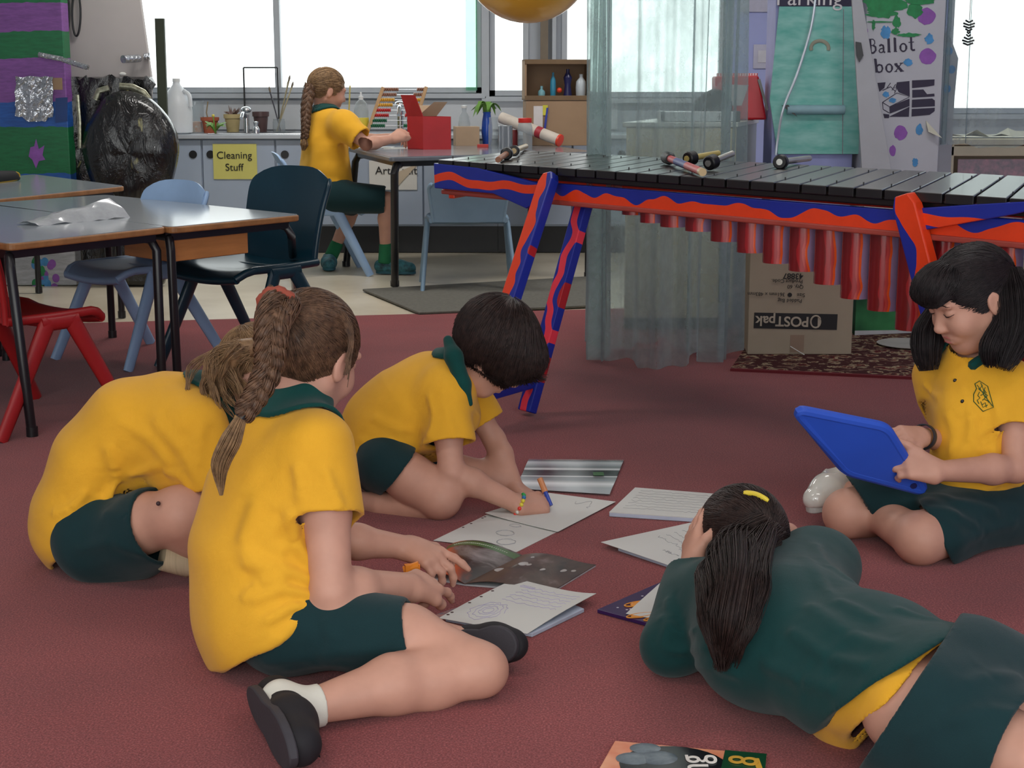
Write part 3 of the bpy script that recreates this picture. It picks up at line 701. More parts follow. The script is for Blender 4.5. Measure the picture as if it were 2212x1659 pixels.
# ---------------------------------------------------------------- head
class Head:
    """C centre, F forward, U up; s scale (1 = about 0.21 m chin to crown)"""
    def __init__(h, C, F, Up, s=1.0):
        h.C = Vector(C); h.F = Vector(F).normalized(); u = Vector(Up); h.U = (u - h.F * u.dot(h.F)).normalized(); h.R = h.F.cross(h.U); h.s = s
        h.rot = [tuple(h.F), tuple(h.R), tuple(h.U)]
    def P(h, f, r, u): return h.C + (h.F * f + h.R * r + h.U * u) * h.s
    def E(h, c, r): return el(h.P(*c), [x * h.s for x in r], h.rot)
    def prims(h, face=True):
        P, s = h.P, h.s
        L = [(h.E((-.012, 0, .018), (.094, .074, .083)), 0.01), (h.E((.022, 0, -.030), (.066, .056, .078)), .03 * s),
             (rc(P(.055, 0, -.096), P(.030, 0, -.085), .016 * s, .03 * s), .03 * s)]
        for r in (-1, 1):
            L += [(rc(P(.045, r * .018, -.092), P(-.008, r * .050, -.050), .014 * s, .016 * s), .03 * s),
                  (h.E((.058, r * .034, -.036), (.026, .022, .026)), .02 * s)]
        if face:
            for r in (-1, 1): L.append((h.E((.094, r * .029, .000), (.016, .015, .011)), .012 * s, None, 'sub'))
            L += [(rc(P(.080, 0, .004), P(.099, 0, -.034), .006 * s, .0095 * s), .012 * s), (h.E((.092, 0, -.040), (.010, .013, .007)), .008 * s),
                  (rc(P(.072, -.018, -.066), P(.072, .018, -.066), .010 * s, .010 * s), .012 * s),
                  (rc(P(.082, -.014, -.062), P(.082, .014, -.062), .0050 * s, .0050 * s), .004 * s),
                  (rc(P(.080, -.012, -.073), P(.080, .012, -.073), .0060 * s, .0060 * s), .004 * s),
                  (rc(P(.083, -.04, .018), P(.083, .04, .018), .005 * s, .005 * s), .02 * s)]
            for r in (-1, 1):
                L.append((h.E((.0755, r * .029, -.001), (.0125, .0135, .0115)), .003 * s))
        for r in (-1, 1):                                   # ears with a hollow
            L += [(h.E((-.006, r * .076, -.012), (.017, .007, .029)), .006 * s), (h.E((-.002, r * .084, -.008), (.009, .005, .016)), .005 * s, None, 'sub')]
        return L
def hand(W0, d, n, side=1, curl=(0.4, 0.45, 0.5, 0.55), s=1.0, thumb=(0.5, 0.4), spread=0.1, tk=0.5):
    """W0 wrist, d finger direction, n back-of-hand normal, side: thumb towards side*(d x n); returns prims"""
    d = Vector(d).normalized(); n = Vector(n); n = (n - d * n.dot(d)).normalized(); t = d.cross(n) * side; W0 = Vector(W0); L = []
    k = 0.006 * s
    kn = []
    for i, (o, l) in enumerate(((.026, .058), (.009, .062), (-.008, .058), (-.023, .052))):
        a = W0 + t * (o * .55 * s); b = W0 + d * (l * s) + t * (o * s) + n * (0.002 * s); kn.append(b)
        L.append((rc(a, b, .0125 * s, .0095 * s), .012 * s))
    L.append((rc(W0 - n * .004 * s, W0 + d * .045 * s - n * .004 * s, .017 * s, .016 * s, w=t, q=1.5), .012 * s))
    for i, ln in enumerate(((.030, .019, .015), (.033, .021, .016), (.030, .020, .016), (.024, .016, .014))):
        c = curl[i] if isinstance(curl, (list, tuple)) else curl; q = kn[i]; ang = 0.0; rr = (.0082, .0085, .0082, .0072)[i]
        sp = (1.5 - i) * spread
        for j in range(3):
            ang += c * (1.0, 1.25, 0.8)[j]
            dd = (d * math.cos(ang) - n * math.sin(ang)); dd = (dd + t * math.sin(sp) * max(0.0, math.cos(ang))).normalized()
            e = q + dd * (ln[j] * s); L.append((rc(q, e, rr * s * (1 - .08 * j), rr * s * (.93 - .1 * j)), k)); q = e
    q = W0 + d * .012 * s + t * .018 * s; a1 = (d * math.cos(thumb[0]) + t * math.sin(thumb[0]) - n * tk * .5).normalized()
    e = q + a1 * .036 * s; L.append((rc(q, e, .013 * s, .0105 * s), .010 * s)); q = e
    a2 = (d * math.cos(thumb[0] - thumb[1]) + t * math.sin(thumb[0] - thumb[1]) - n * tk).normalized()
    e = q + a2 * .026 * s; L.append((rc(q, e, .0102 * s, .0092 * s), k)); q = e
    a3 = (d * math.cos(thumb[0] - thumb[1] * 1.8) + t * math.sin(thumb[0] - thumb[1] * 1.8) - n * tk * 1.2).normalized()
    L.append((rc(q, q + a3 * .020 * s, .0092 * s, .0075 * s), k))
    return L
def limb(pts, rs, k=0.02):
    return [(rc(pts[i], pts[i + 1], rs[i], rs[i + 1]), k) for i in range(len(pts) - 1)]
def arm(S, E_, W_, s=1.0):
    S, E_, W_ = Vector(S), Vector(E_), Vector(W_)
    m1 = S.lerp(E_, .45); m2 = E_.lerp(W_, .3)
    return limb([S, m1, E_, m2, W_], [.036 * s, .034 * s, .0285 * s, .031 * s, .0205 * s], .018)
def legp(Hp, K, An, s=1.0, kneedir=None):
    Hp, K, An = Vector(Hp), Vector(K), Vector(An)
    calf = K.lerp(An, .32); back = (Hp - K).normalized() * .012
    L = limb([Hp, Hp.lerp(K, .5), K], [.070 * s, .056 * s, .044 * s], .03) + limb([K, calf + back * .5, An], [.043 * s, .044 * s, .027 * s], .02)
    return L
def fold_fn(folds, seed=0, amp=0.0025, fr=22.0):
    """designed creases (a, b, height, width) plus faint broad ripples"""
    rs = np.random.RandomState(seed); K = rs.normal(size=(5, 3)).astype(F4); K /= np.linalg.norm(K, axis=1)[:, None]; ph = rs.uniform(0, 6.28, 5)
    FD = []
    for (a, b, hgt, w) in folds: FD.append((A3(a), A3(b) - A3(a), hgt, w))
    def f(p):
        d = np.zeros(len(p), dtype=F4)
        wv = np.sin(p @ K[0] * fr + 2.0 * np.sin(p @ K[1] * fr * .6 + ph[1]) + ph[0]) + .6 * np.sin(p @ K[2] * fr * 1.7 + 1.5 * np.sin(p @ K[3] * fr + ph[3]) + ph[2])
        d += amp * wv
        for a, ba, hgt, w in FD:
            pa = p - a; h = np.clip(pa @ ba / (ba @ ba), 0, 1); r = np.linalg.norm(pa - h[:, None] * ba, axis=1)
            e_ = np.minimum(1.0, 3 * (1 - np.abs(2 * h - 1)) + .15)
            d += hgt * (1.15 * np.exp(-(r / w) ** 2) - .45 * np.exp(-(r / (w * 2.2)) ** 2)) * e_
        return d
    return f
def surf(px, py, f, t0=2.0, t1=11.0):
    """first point of an implicit surface along a line of sight"""
    r = ray(px, py).normalized(); o = Vector((0, 0, CAMH)); t = t0
    for _ in range(200):
        d = float(f(np.array([tuple(o + r * t)], dtype=F4))[0])
        if d < .0005: return o + r * t
        t += max(.0006, d * .6)
        if t > t1: return None
    return o + r * t
def creases(outer, L, seed=0, amp=.0025):
    """cloth creases given as picture polylines lying on the cloth: ((x, y), (x, y), ..., height, width)"""
    f = U(outer, .03); out = []
    for c_ in L:
        P = [surf(x, y, f) for x, y in c_[:-2]]; P = [p for p in P if p is not None]
        out += [(P[i], P[i + 1], c_[-2], c_[-1]) for i in range(len(P) - 1)]
    return fold_fn(out, seed, amp)
def garment(outer, t=0.006, clips=(), fold=None, minus=()):
    """hollow cloth: outer prims clipped by their own planes, inner ones not, so sleeves and hems stand open"""
    fo = U(outer, .03, 0.0, True); fi = U(outer, .03, -t, False)
    def f(p):
        w = fold(p) if fold else 0.0
        d = fo(p) - w
        for c_ in clips: d = np.maximum(d, c_(p))
        d = smax(d, -(fi(p) - np.minimum(w, 0.0)), 0.002)
        for m_ in minus: d = smax(d, -m_(p), 0.003)
        return d
    f.outer = lambda p: fo(p) - (fold(p) if fold else 0.0)
    return f
def collar(g, centre, R, axis, neck, t=0.010, up=0.03):
    """band of cloth lying on the shirt around the neck"""
    c = A3(centre); ax = A3(Vector(axis).normalized())
    def f(p):
        o = g.outer(p); q = p - c; hgt = q @ ax
        d = smax(o - t, -(o - t * .25), .004)
        d = np.maximum(d, np.linalg.norm(q, axis=1) - R)
        d = np.maximum(d, hgt - up)
        return smax(d, -neck(p), .002)
    return f
# ---------------------------------------------------------------- hair strands
def grad(f, p, e=.0015):
    g = np.stack([f(p + np.array(d, dtype=F4) * e) - f(p - np.array(d, dtype=F4) * e) for d in ((1, 0, 0), (0, 1, 0), (0, 0, 1))], 1)
    return g / (np.linalg.norm(g, axis=1)[:, None] + 1e-9)
def flow_hair(mb, f, lo, hi, N, dirfn, steps=9, step=.006, off=.0012, r=.0008, free=0, seed=1, keep=None, stop=None, wob=.12, front=True):
    """strands lying on an implicit hair surface and following a flow"""
    rs = np.random.RandomState(seed); p = rs.uniform(lo, hi, (N * 6, 3)).astype(F4)
    for _ in range(6): d = f(p); p = p - grad(f, p) * d[:, None] * .9
    ok = np.abs(f(p)) < .002
    if front: ok &= ((grad(f, p) @ np.array([0, -1, .25])) > -.45)
    if keep is not None: ok &= keep(p)
    p = p[ok][:N]; n = len(p); o = (off * rs.uniform(.2, 1.6, n)).astype(F4); tr = [p + grad(f, p) * o[:, None]]; w = rs.normal(size=(n, 3)).astype(F4) * wob; alive = np.ones(n, bool); last = None
    for i in range(steps):
        q = tr[-1]; d = dirfn(q).astype(F4); d = d / (np.linalg.norm(d, axis=1)[:, None] + 1e-9) + w; nn = grad(f, q)
        if i >= steps - free: d = last
        else: d = d - nn * (d * nn).sum(1)[:, None]
        d = d / (np.linalg.norm(d, axis=1)[:, None] + 1e-9)
        if stop is not None: alive &= ~stop(q)
        q2 = q + d * step * alive[:, None]
        if i < steps - free: q2 = q2 - grad(f, q2) * (f(q2) - o)[:, None] * alive[:, None]
        last = d; tr.append(q2)
    T = np.stack(tr, 1)
    for k in range(n):
        P = [T[k][0]]
        for q in T[k][1:]:
            if np.linalg.norm(q - P[-1]) > step * .3: P.append(q)
        if len(P) > 2: mb.tube([Vector(x.tolist()) for x in P], [r * (1 if i < len(P) - 2 else .6) for i in range(len(P))], 3, cap=False)
def toward(pt): c = A3(pt); return lambda q: c - q
def strands(mb, paths, r0=0.0012, r1=0.0006, seg=3, n=10):
    for P in paths: mb.tube(P, [r0 + (r1 - r0) * i / (len(P) - 1) for i in range(len(P))], seg, cap=False)
def slerp(a, b, t):
    a, b = a.normalized(), b.normalized(); w = math.acos(max(-1, min(1, a.dot(b))))
    if w < 1e-4: return a
    return (a * math.sin((1 - t) * w) + b * math.sin(t * w)) / math.sin(w)
def scalp_paths(h, starts, end, rad=(.100, .079, .089), off=(-.012, 0, .018), n=12, lift=0.0, jit=0.003, rng=random, over=1.0):
    """hair combed over the skull from start directions to an end direction (directions in head axes f, r, u)"""
    out = []
    for s_ in starts:
        e = Vector(end(s_) if callable(end) else end) + Vector([rng.gauss(0, .05) for _ in range(3)]); P = []
        j = rng.gauss(0, jit); j2 = rng.gauss(0, .03); ax = Vector(s_).cross(e)
        ax = ax.normalized() if ax.length > 1e-5 else Vector((0, 0, 1))
        for i in range(n + 1):
            t = i / n * over; d = slerp(Vector(s_), e, t); d = (d + ax * (j2 * math.sin(PI * t))).normalized(); k = 1 + abs(j) / .09 + lift * math.sin(PI * t)
            P.append(h.P(off[0] + d.x * rad[0] * k, off[1] + d.y * rad[1] * k, off[2] + d.z * rad[2] * k))
        out.append(P)
    return out
def lock(mb, path, R, n=26, r=0.0013, rng=random, twist=0.0, taper=0.6, wave=0.0, m=16, flat=1.0, end=0.25):
    """bundle of strands about a path; R radius (number or list)"""
    C = arc_pts(path, m); Rl = [R] * (m + 1) if not isinstance(R, (list, tuple)) else [R[min(len(R) - 1, int(i / m * (len(R) - 1)))] * (1 - (i / m * (len(R) - 1)) % 1) + R[min(len(R) - 1, int(i / m * (len(R) - 1)) + 1)] * ((i / m * (len(R) - 1)) % 1) for i in range(m + 1)]
    for k in range(n):
        a = rng.uniform(0, 2 * PI); q = math.sqrt(rng.uniform(0.15, 1)); P = []; ph = rng.uniform(0, 6.3); cut = m - int(rng.random() * m * end)
        u = None
        for i in range(m + 1):
            if i > cut: break
            t = C[min(i + 1, m)] - C[max(i - 1, 0)]; t.normalize()
            if u is None: u = t.orthogonal().normalized()
            u = (u - t * u.dot(t)).normalized(); w = t.cross(u); an = a + twist * i / m
            rr = Rl[i] * q + wave * math.sin(ph * .3 + i * .9)
            P.append(C[i] + u * math.cos(an) * rr + w * math.sin(an) * rr * flat)
        if len(P) > 2: mb.tube(P, [r * (1 - (1 - taper) * i / len(P)) for i in range(len(P))], 3, cap=False)
def core(mb, path, R, m=16, seg=10, k=0.86):
    C = arc_pts(path, m); n = len(R) - 1
    mb.tube(C, [k * (R[min(n, int(i / m * n))] + (R[min(n, int(i / m * n) + 1)] - R[min(n, int(i / m * n))]) * ((i / m * n) % 1)) for i in range(m + 1)], seg)
def braid(mb, path, w=0.016, turns=7, n=14, thick=0.010, w1=None):
    """three plaited strands along a path"""
    M = turns * 12; C = arc_pts(path, M); w1 = w1 or w * .6; ref = None
    fr = []
    for i in range(M + 1):
        t = (C[min(i + 1, M)] - C[max(i - 1, 0)]).normalized(); v = Vector((0, 0, CAMH)) - C[i]; v = (v - t * v.dot(t)).normalized(); fr.append((t, v.cross(t), v))
    for s_ in range(3):
        ph = s_ * 2 * PI / 3; P = []; R = []
        for i in range(M + 1):
            a = 2 * PI * turns / 2 * i / M + ph; ww = w + (w1 - w) * i / M; t, u, v = fr[i]
            P.append(C[i] + u * (math.sin(a) * ww * .75) + v * (math.sin(2 * a) * ww * .42)); R.append((thick + (thick * .6 - thick) * i / M))
        mb.tube(P, [r * .80 for r in R], 8)
        for k in range(n):
            a0 = random.uniform(0, 6.28); Q = []
            for i in range(M + 1):
                t = (P[min(i + 1, M)] - P[max(i - 1, 0)]).normalized(); u = fr[i][1]; u = (u - t * u.dot(t)).normalized(); v = t.cross(u); a = a0 + .15 * i
                Q.append(P[i] + (u * math.cos(a) + v * math.sin(a)) * R[i] * random.uniform(.86, 1.0))
            mb.tube(Q, .0012, 3, cap=False)
# ================================================================ people
def sh(v): return Vector(v)
def torso_prims(pts, rad, w, q):
    return [(rc(pts[i], pts[i + 1], rad[i], rad[i + 1], w=w[i] if isinstance(w, list) else w, q=q[i] if isinstance(q, list) else q), .05) for i in range(len(pts) - 1)]
def shoe(name, heel, toe, upv, m_up, m_sole, parent, s=1.0, w=0.036, sock=None, ankle=None, low=True):
    heel, toe = Vector(heel), Vector(toe); l = (toe - heel); L = l.length; l = l / L; u = Vector(upv); u = (u - l * u.dot(l)).normalized(); r = l.cross(u)
    R = [tuple(l), tuple(r), tuple(u)]
    def P(a, b, c): return heel + l * (a * L) + r * b + u * c
    up = [(rc(P(.10, 0, .022), P(.55, 0, .022), .030 * s, .034 * s, w=u, q=.95), .02), (rc(P(.55, 0, .018), P(.86, 0, .012), .036 * s, .031 * s), .03),
          (rc(P(.12, 0, .03), P(.30, 0, .045), .028 * s, .026 * s), .02)]
    cut = pl(P(0, 0, -.004), -u); fn = U([(f, k, cut) for f, k in up], .02); open_ = U([(el(P(.22, 0, .085), (.055, .026, .045), R),)], .01)
    lo, hi = bounds(heel, toe, P(.3, 0, .08), m=.06)
    o = sdf_obj(name, [(lambda p: smax(fn(p), -open_(p), .004), lo, hi, .004)], m_up, parent)
    N = 26; prof = []
    for k in range(N):
        a = 2 * PI * k / N; x = math.cos(a); y = math.sin(a); ww = w * (1.0 if x > 0 else .84) * (1 - .18 * math.exp(-((x + .15) / .35) ** 2)); prof.append(P(.5 + .53 * (abs(x) ** .8) * (1 if x > 0 else -1), y * ww, -.018))
    sb = MB().prism(prof, u * .016); sb.obj('sole', m_sole, o, smooth=True, bevel=.003)
    return o
def sock_part(a, b, r0, r1, m, parent, h=.004):
    a, b = Vector(a), Vector(b); d = (b - a).normalized(); f = U([(rc(a, b, r0, r1), .01, [pl(b - d * .004, d)])], .01)
    lo, hi = bounds(a, b, m=.06); return sdf_obj('sock', [(f, lo, hi, h)], m, parent)
M_shoe = mat('black suede', (20, 18, 24), 0.8, var=0.15, nscale=30)
M_sole = mat('dark grey rubber sole', (54, 52, 58), 0.75, var=0.08, nscale=20, bscale=200)
M_sockw = mat('white cotton sock', (214, 212, 200), 0.9, var=0.05, bscale=300)
H = .004
def build_p1():
    F = Vector((.85, .5, 0)).normalized(); Rt = Vector((F.y, -F.x, 0))
    pel, lum, tho, upp, nck = at(585, 1325, 2.88), at(562, 1195, 2.90), at(588, 1060, 2.93), at(615, 950, 2.95), at(650, 875, 2.965)
    per = thing('person', 'person nearest the camera sitting in yellow polo with a long light brown braid', 'person', (pel.x, pel.y, 0))
    hd = Head(at(672, 762, 3.0), (.50, .80, -.34), (.2, .15, 1), 1.10)
    shR, shL = at(694, 965, 2.85), at(578, 935, 3.07)
    elR, wrR = at(716, 1278, 2.76), at(884, 1268, 2.90)
    elL, wrL = at(725, 1165, 3.08), at(880, 1182, 3.13)
    hipR, midR, knR, anR = at(615, 1345, 2.79), at(880, 1378, 2.74), at(1040, 1447, 2.69), at(668, 1528, 2.545)
    hipL, knL, anL = at(590, 1320, 2.96), at(850, 1372, 2.93), at(1000, 1385, 2.86)
    body = torso_prims([pel, lum, tho, upp], [.085, .075, .082, .062], Rt, 1.45)
    body += [(rc(upp, shR, .046, .036), .03), (rc(upp, shL, .046, .036), .03)]
    body += [(rc(pel + Rt * .06, pel - Rt * .06, .074, .074), .05), (rc(upp + Rt * .09, upp - Rt * .09, .045, .045), .05), (rc(upp, hd.P(-.03, 0, -.05), .046, .044), .04)]
    body += arm(shR, elR, wrR, 1.32) + arm(shL, elL, wrL, 1.12)
    body += limb([hipR, midR, knR], [.066, .056, .047], .03) + limb([knR + Vector((-.005, 0, .0)), at(930, 1470, 2.665), at(850, 1478, 2.63), anR], [.046, .052, .051, .030], .022)
    body += legp(hipL, knL, anL)
    body += hd.prims()
    hR = hand(wrR, at(945, 1252, 2.99) - wrR, (.1, -.55, .8), side=1, curl=(.25, .95, 1.05, 1.1), s=1.12, thumb=(.6, .5))
    hL = hand(wrL, at(950, 1213, 3.10) - wrL, (0, -.3, 1), side=-1, curl=(.18, .5, .6, .7), s=1.08, thumb=(.7, .5))
    allp = body + hR + hL; fb = U(allp, .02)
    pts = [pel, hd.C, elR, wrR, knR, anR, anL, elL, wrL, shL]
    lo, hi = bounds(*pts, m=.13)
    sdf_obj('body', [(fb, lo, hi, .003)], M_skin, per)
    # polo shirt
    sE = shR + (elR - shR) * .50; dS = (elR - shR).normalized(); sEL = shL + (elL - shL) * .45; dSL = (elL - shL).normalized()
    hem = pel + (pel - lum).normalized() * .065
    cut = (pel - lum).normalized() + Vector((.42, 0, 0))
    out = torso_prims([hem, pel, lum, tho, upp], [.124, .124, .116, .110, .082], Rt, 1.30)
    out = [(f, k, [pl(at(580, 1372, 2.74), cut)]) for f, k in out + [(rc(at(625, 1130, 2.90), at(622, 1320, 2.86), .105, .112), .06), (rc(pel + Rt * .055, pel - Rt * .05, .120, .120), .05)]]
    out += [(rc(upp + Rt * .085, upp - Rt * .085, .060, .060), .06), (rc(upp, nck + (hd.C - nck) * .12, .060, .054), .03),
            (rc(shR + Vector((-.004, 0, -.0)), shR + dS * .24, .066, .084), .045, [pl(sE, dS + Vector((.0, -.1, 0)))]), (rc(shL, shL + dSL * .2, .058, .070), .035, [pl(sEL, dSL)])]
    g = garment(out, .009, fold=creases(out, [((690, 1260), (600, 1225), (520, 1215), 0.0128, .012), ((688, 1290), (610, 1270), (540, 1300), 0.0144, .010), ((690, 1310), (630, 1310), (570, 1345), 0.0144, .009), ((684, 1325), (640, 1345), (600, 1385), 0.0112, .008), ((680, 1230), (640, 1170), (625, 1100), 0.0112, .014), ((640, 1000), (650, 1060), (665, 1130), 0.0096, .013), ((560, 1080), (520, 1180), (600, 1260), 0.0096, .016), ((690, 1350), (660, 1370), (640, 1390), 0.0096, .007), ((700, 1010), (720, 1060), (740, 1100), 0.0064, .012), ((520, 1300), (560, 1260), (620, 1250), 0.0080, .012)], seed=3),
            minus=[U([(rc(nck - (hd.C - nck) * .1, hd.P(0, 0, -.04), .049, .05),)], .01)])
    lo, hi = bounds(hem, upp, shR, shL, sE, nck, m=.15)
    sdf_obj('polo_shirt', [(g, lo, hi, .004)], M_yel, per)
    cf = collar(g, nck, .108, hd.C - nck, U([(rc(nck - (hd.C - nck) * .2, hd.P(0, 0, -.06), .048, .050),)], .01), up=.045)
    sdf_obj('collar', [(cf, *bounds(nck, m=.13), .003)], M_coll, per)
    # shorts
    dT = (midR - hipR).normalized()
    so = [(rc(pel + Rt * .09, pel - Rt * .06, .082, .082), .05), (rc(pel, lum, .092, .08, w=Rt, q=1.3), .04), (rc(hipR, hipR + (midR - hipR) * 1.3, .080, .070), .05, [pl(at(880, 1372, 2.7), Vector((1, -.15, .32)))]),
          (rc(hipL, knL, .085, .066), .04, [pl(hipL.lerp(knL, .7), knL - hipL)])]
    so = [(q[0], q[1], (q[2] if len(q) > 2 else []) + [pl((0, 0, 0.004), (0, 0, -1))]) for q in so]
    gs = garment(so, .009, clips=[pl(lum, lum - pel)], fold=creases(so, [((560, 1430), (680, 1425), (820, 1400), .005, .016), ((600, 1450), (700, 1460), (760, 1440), .004, .014), ((700, 1330), (720, 1390), (700, 1440), .004, .014)], seed=5))
    sdf_obj('shorts', [(gs, *bounds(pel, hipR, midR, knL, m=.15), .004)], M_sho, per)
    # shoes and socks
    s1 = shoe('shoe', at(556, 1498, 2.60), at(646, 1632, 2.34), (.85, .52, .02), M_shoe, M_sole, per, s=1.15, w=.046)
    dK = (anR - knR).normalized(); sf = U([(rc(anR - dK * .03, anR + dK * .035, .0370, .0370), .01, [pl(anR - dK * .022, -dK)]), (el(at(606, 1512, 2.55), (.036, .036, .036)), .02), (rc(anR + dK * .03, at(600, 1540, 2.50), .034, .026), .02)], .02); sdf_obj('sock', [(sf, *bounds(anR, at(600, 1540, 2.5), m=.07), .003)], M_sockw, per)
    MB().tube(arc_pts([at(672, 1552, 2.50), at(690, 1590, 2.47), at(684, 1610, 2.45), at(692, 1640, 2.43)], 12), .0016, 6).obj('lace', M_blk, s1)
    MB().tube(arc_pts([at(662, 1553, 2.49), at(672, 1548, 2.49), at(678, 1560, 2.48), at(668, 1572, 2.48), at(660, 1560, 2.49)], 16), .0016, 6).obj('lace', M_blk, s1)
    shoe('shoe', at(985, 1388, 2.85), at(1120, 1395, 2.80), (-.05, .85, -.25), M_shoe, M_sole, per, w=.040)
    # hair: combed back to a high tie, then a long braid
    tie = at(600, 655, 2.90); rng = random.Random(4)
    dt = tie - hd.P(-.012, 0, .018); e = Vector((dt.dot(hd.F) / .100, dt.dot(hd.R) / .079, dt.dot(hd.U) / .089)).normalized()
    face = el(hd.P(.075, 0, -.055), [.07, .073, .092], hd.rot); 
    cap = U([(hd.E((-.014, 0, .020), (.099, .079, .090)), .01)], .01)
    cp2 = [pl(hd.P(-.02, 0, -.052), -hd.U), ]
    def capf(p): return smax(smax(np.maximum(cap(p), np.maximum(cp2[0](p), -1)), -face(p), .01), -el(hd.P(-.004, .082, -.014), [.022, .02, .034], hd.rot)(p), .004)
    ho = sdf_obj('hair', [(capf, *bounds(hd.C, m=.13), .003)], H_brown, per)
    b = MB(); flow_hair(b, capf, *bounds(hd.C, m=.12), 3200, toward(tie), steps=10, step=.0065, off=.0018, r=.0008, seed=4, stop=lambda q: np.linalg.norm(q - A3(tie), axis=1) < .016)
    for _ in range(70):                                  # loose wisps by the temple
        dx, dy = rng.gauss(0, 4), rng.gauss(0, 8); b.tube(arc_pts([at(735 + dx, 684 + dy, 2.95), at(754 + dx * .8, 712 + dy, 2.95), at(758 + dx * .8, 750 + dy, 2.945), at(750 + dx, 795 + dy * 1.5, 2.94)], 8), .0008, 3, cap=False)
    b.obj('combed_strands', H_brown, ho, smooth=True, angle=0)
    b = MB(); pth = [tie + Vector((.01, 0, .005)), at(590, 690, 2.83), at(584, 745, 2.80), at(578, 800, 2.79), at(552, 855, 2.77), at(524, 897, 2.76)]
    core(b, pth[:3], [.022, .026, .020]); braid(b, pth, w=.027, w1=.013, turns=8, n=30, thick=.019)
    b.obj('braid', H_brown, ho, smooth=True, angle=0)
    b = MB(); pt = [pth[-1], at(500, 950, 2.75), at(476, 1005, 2.745), at(478, 1070, 2.74)]
    lock(b, pt, [.009, .020, .018, .003], n=170, r=.0010, rng=rng, end=.35); core(b, pt[:3], [.008, .013, .008]); b.obj('braid_tail', H_sand, ho, smooth=True, angle=0)
    d = (pth[-1] - pth[-2]).normalized()
    MB().tube([pth[-1] - d * .008, pth[-1] + d * .006], .0115, 12).obj('hair_tie', M_blk, ho, smooth=True)
    dd_ = (pth[1] - tie).normalized(); uu_ = dd_.orthogonal().normalized(); vv_ = dd_.cross(uu_); tc_ = tie + dd_ * .012
    MB().tube([tc_ + (uu_ * math.cos(a) + vv_ * math.sin(a)) * (.030 + .002 * math.sin(9 * a)) for a in np.linspace(0, 2 * PI, 33)[:-1]], .0095, 8, close=True).obj('hair_tie', mat('rust red scrunchie', (150, 70, 52), 0.8), ho, smooth=True)
    # small orange sharpener pinched in the left hand
    o = MB().tube([at(872, 1231, 3.06), at(905, 1222, 3.06)], [.008, .010], 12).box(at(890, 1226, 3.06), (.03, .014, .014), rot=.3).obj('pencil_sharpener', mat('orange plastic', (232, 140, 40), 0.35), smooth=True)
    tag(o, 'small orange plastic sharpener pinched in the fingers of the braided person nearest the camera', 'sharpener')
build_p1()
def hair_cap(name, hd, tie_dir, m, per, n=500, seed=1, faceR=(.07, .073, .092), fc=(.075, 0, -.055), nape=-.052, ears=(1,), r=.0008, h=.003, dirf=None):
    """skull cap plus strands combed towards tie_dir (head axes); returns the hair object"""
    rng = random.Random(seed); face = el(hd.P(*fc), [x * hd.s for x in faceR], hd.rot); cap = U([(hd.E((-.014, 0, .020), (.099, .079, .090)), .01)], .01); np_ = pl(hd.P(-.02, 0, nape), -hd.U)
    def capf(p):
        d = smax(np.maximum(cap(p), np_(p)), -face(p), .01)
        for e in ears: d = smax(d, -el(hd.P(-.004, .082 * e, -.014), [.022, .02, .034], hd.rot)(p), .004)
        return d
    ho = sdf_obj(name, [(capf, *bounds(hd.C, m=.135), h)], m, per)
    tp = hd.P(-.014 + .099 * tie_dir.x, .079 * tie_dir.y, .020 + .090 * tie_dir.z); lo, hi = bounds(hd.C, m=.12)
    b = MB(); flow_hair(b, capf, lo, hi, n, toward(tp) if dirf is None else dirf, steps=10, step=.006 * hd.s, off=.0016, r=r, seed=seed, stop=lambda q: np.linalg.norm(q - A3(tp), axis=1) < .012); b.obj('combed_strands', m, ho, smooth=True, angle=0)
    return ho
def tdir(hd, p):
    d = p - hd.P(-.012, 0, .018); return Vector((d.dot(hd.F) / .100, d.dot(hd.R) / .079, d.dot(hd.U) / .089)).normalized()
def floor_clip(L): return [(q[0], q[1], (q[2] if len(q) > 2 else []) + [pl((0, 0, .003), (0, 0, -1))]) for q in L]
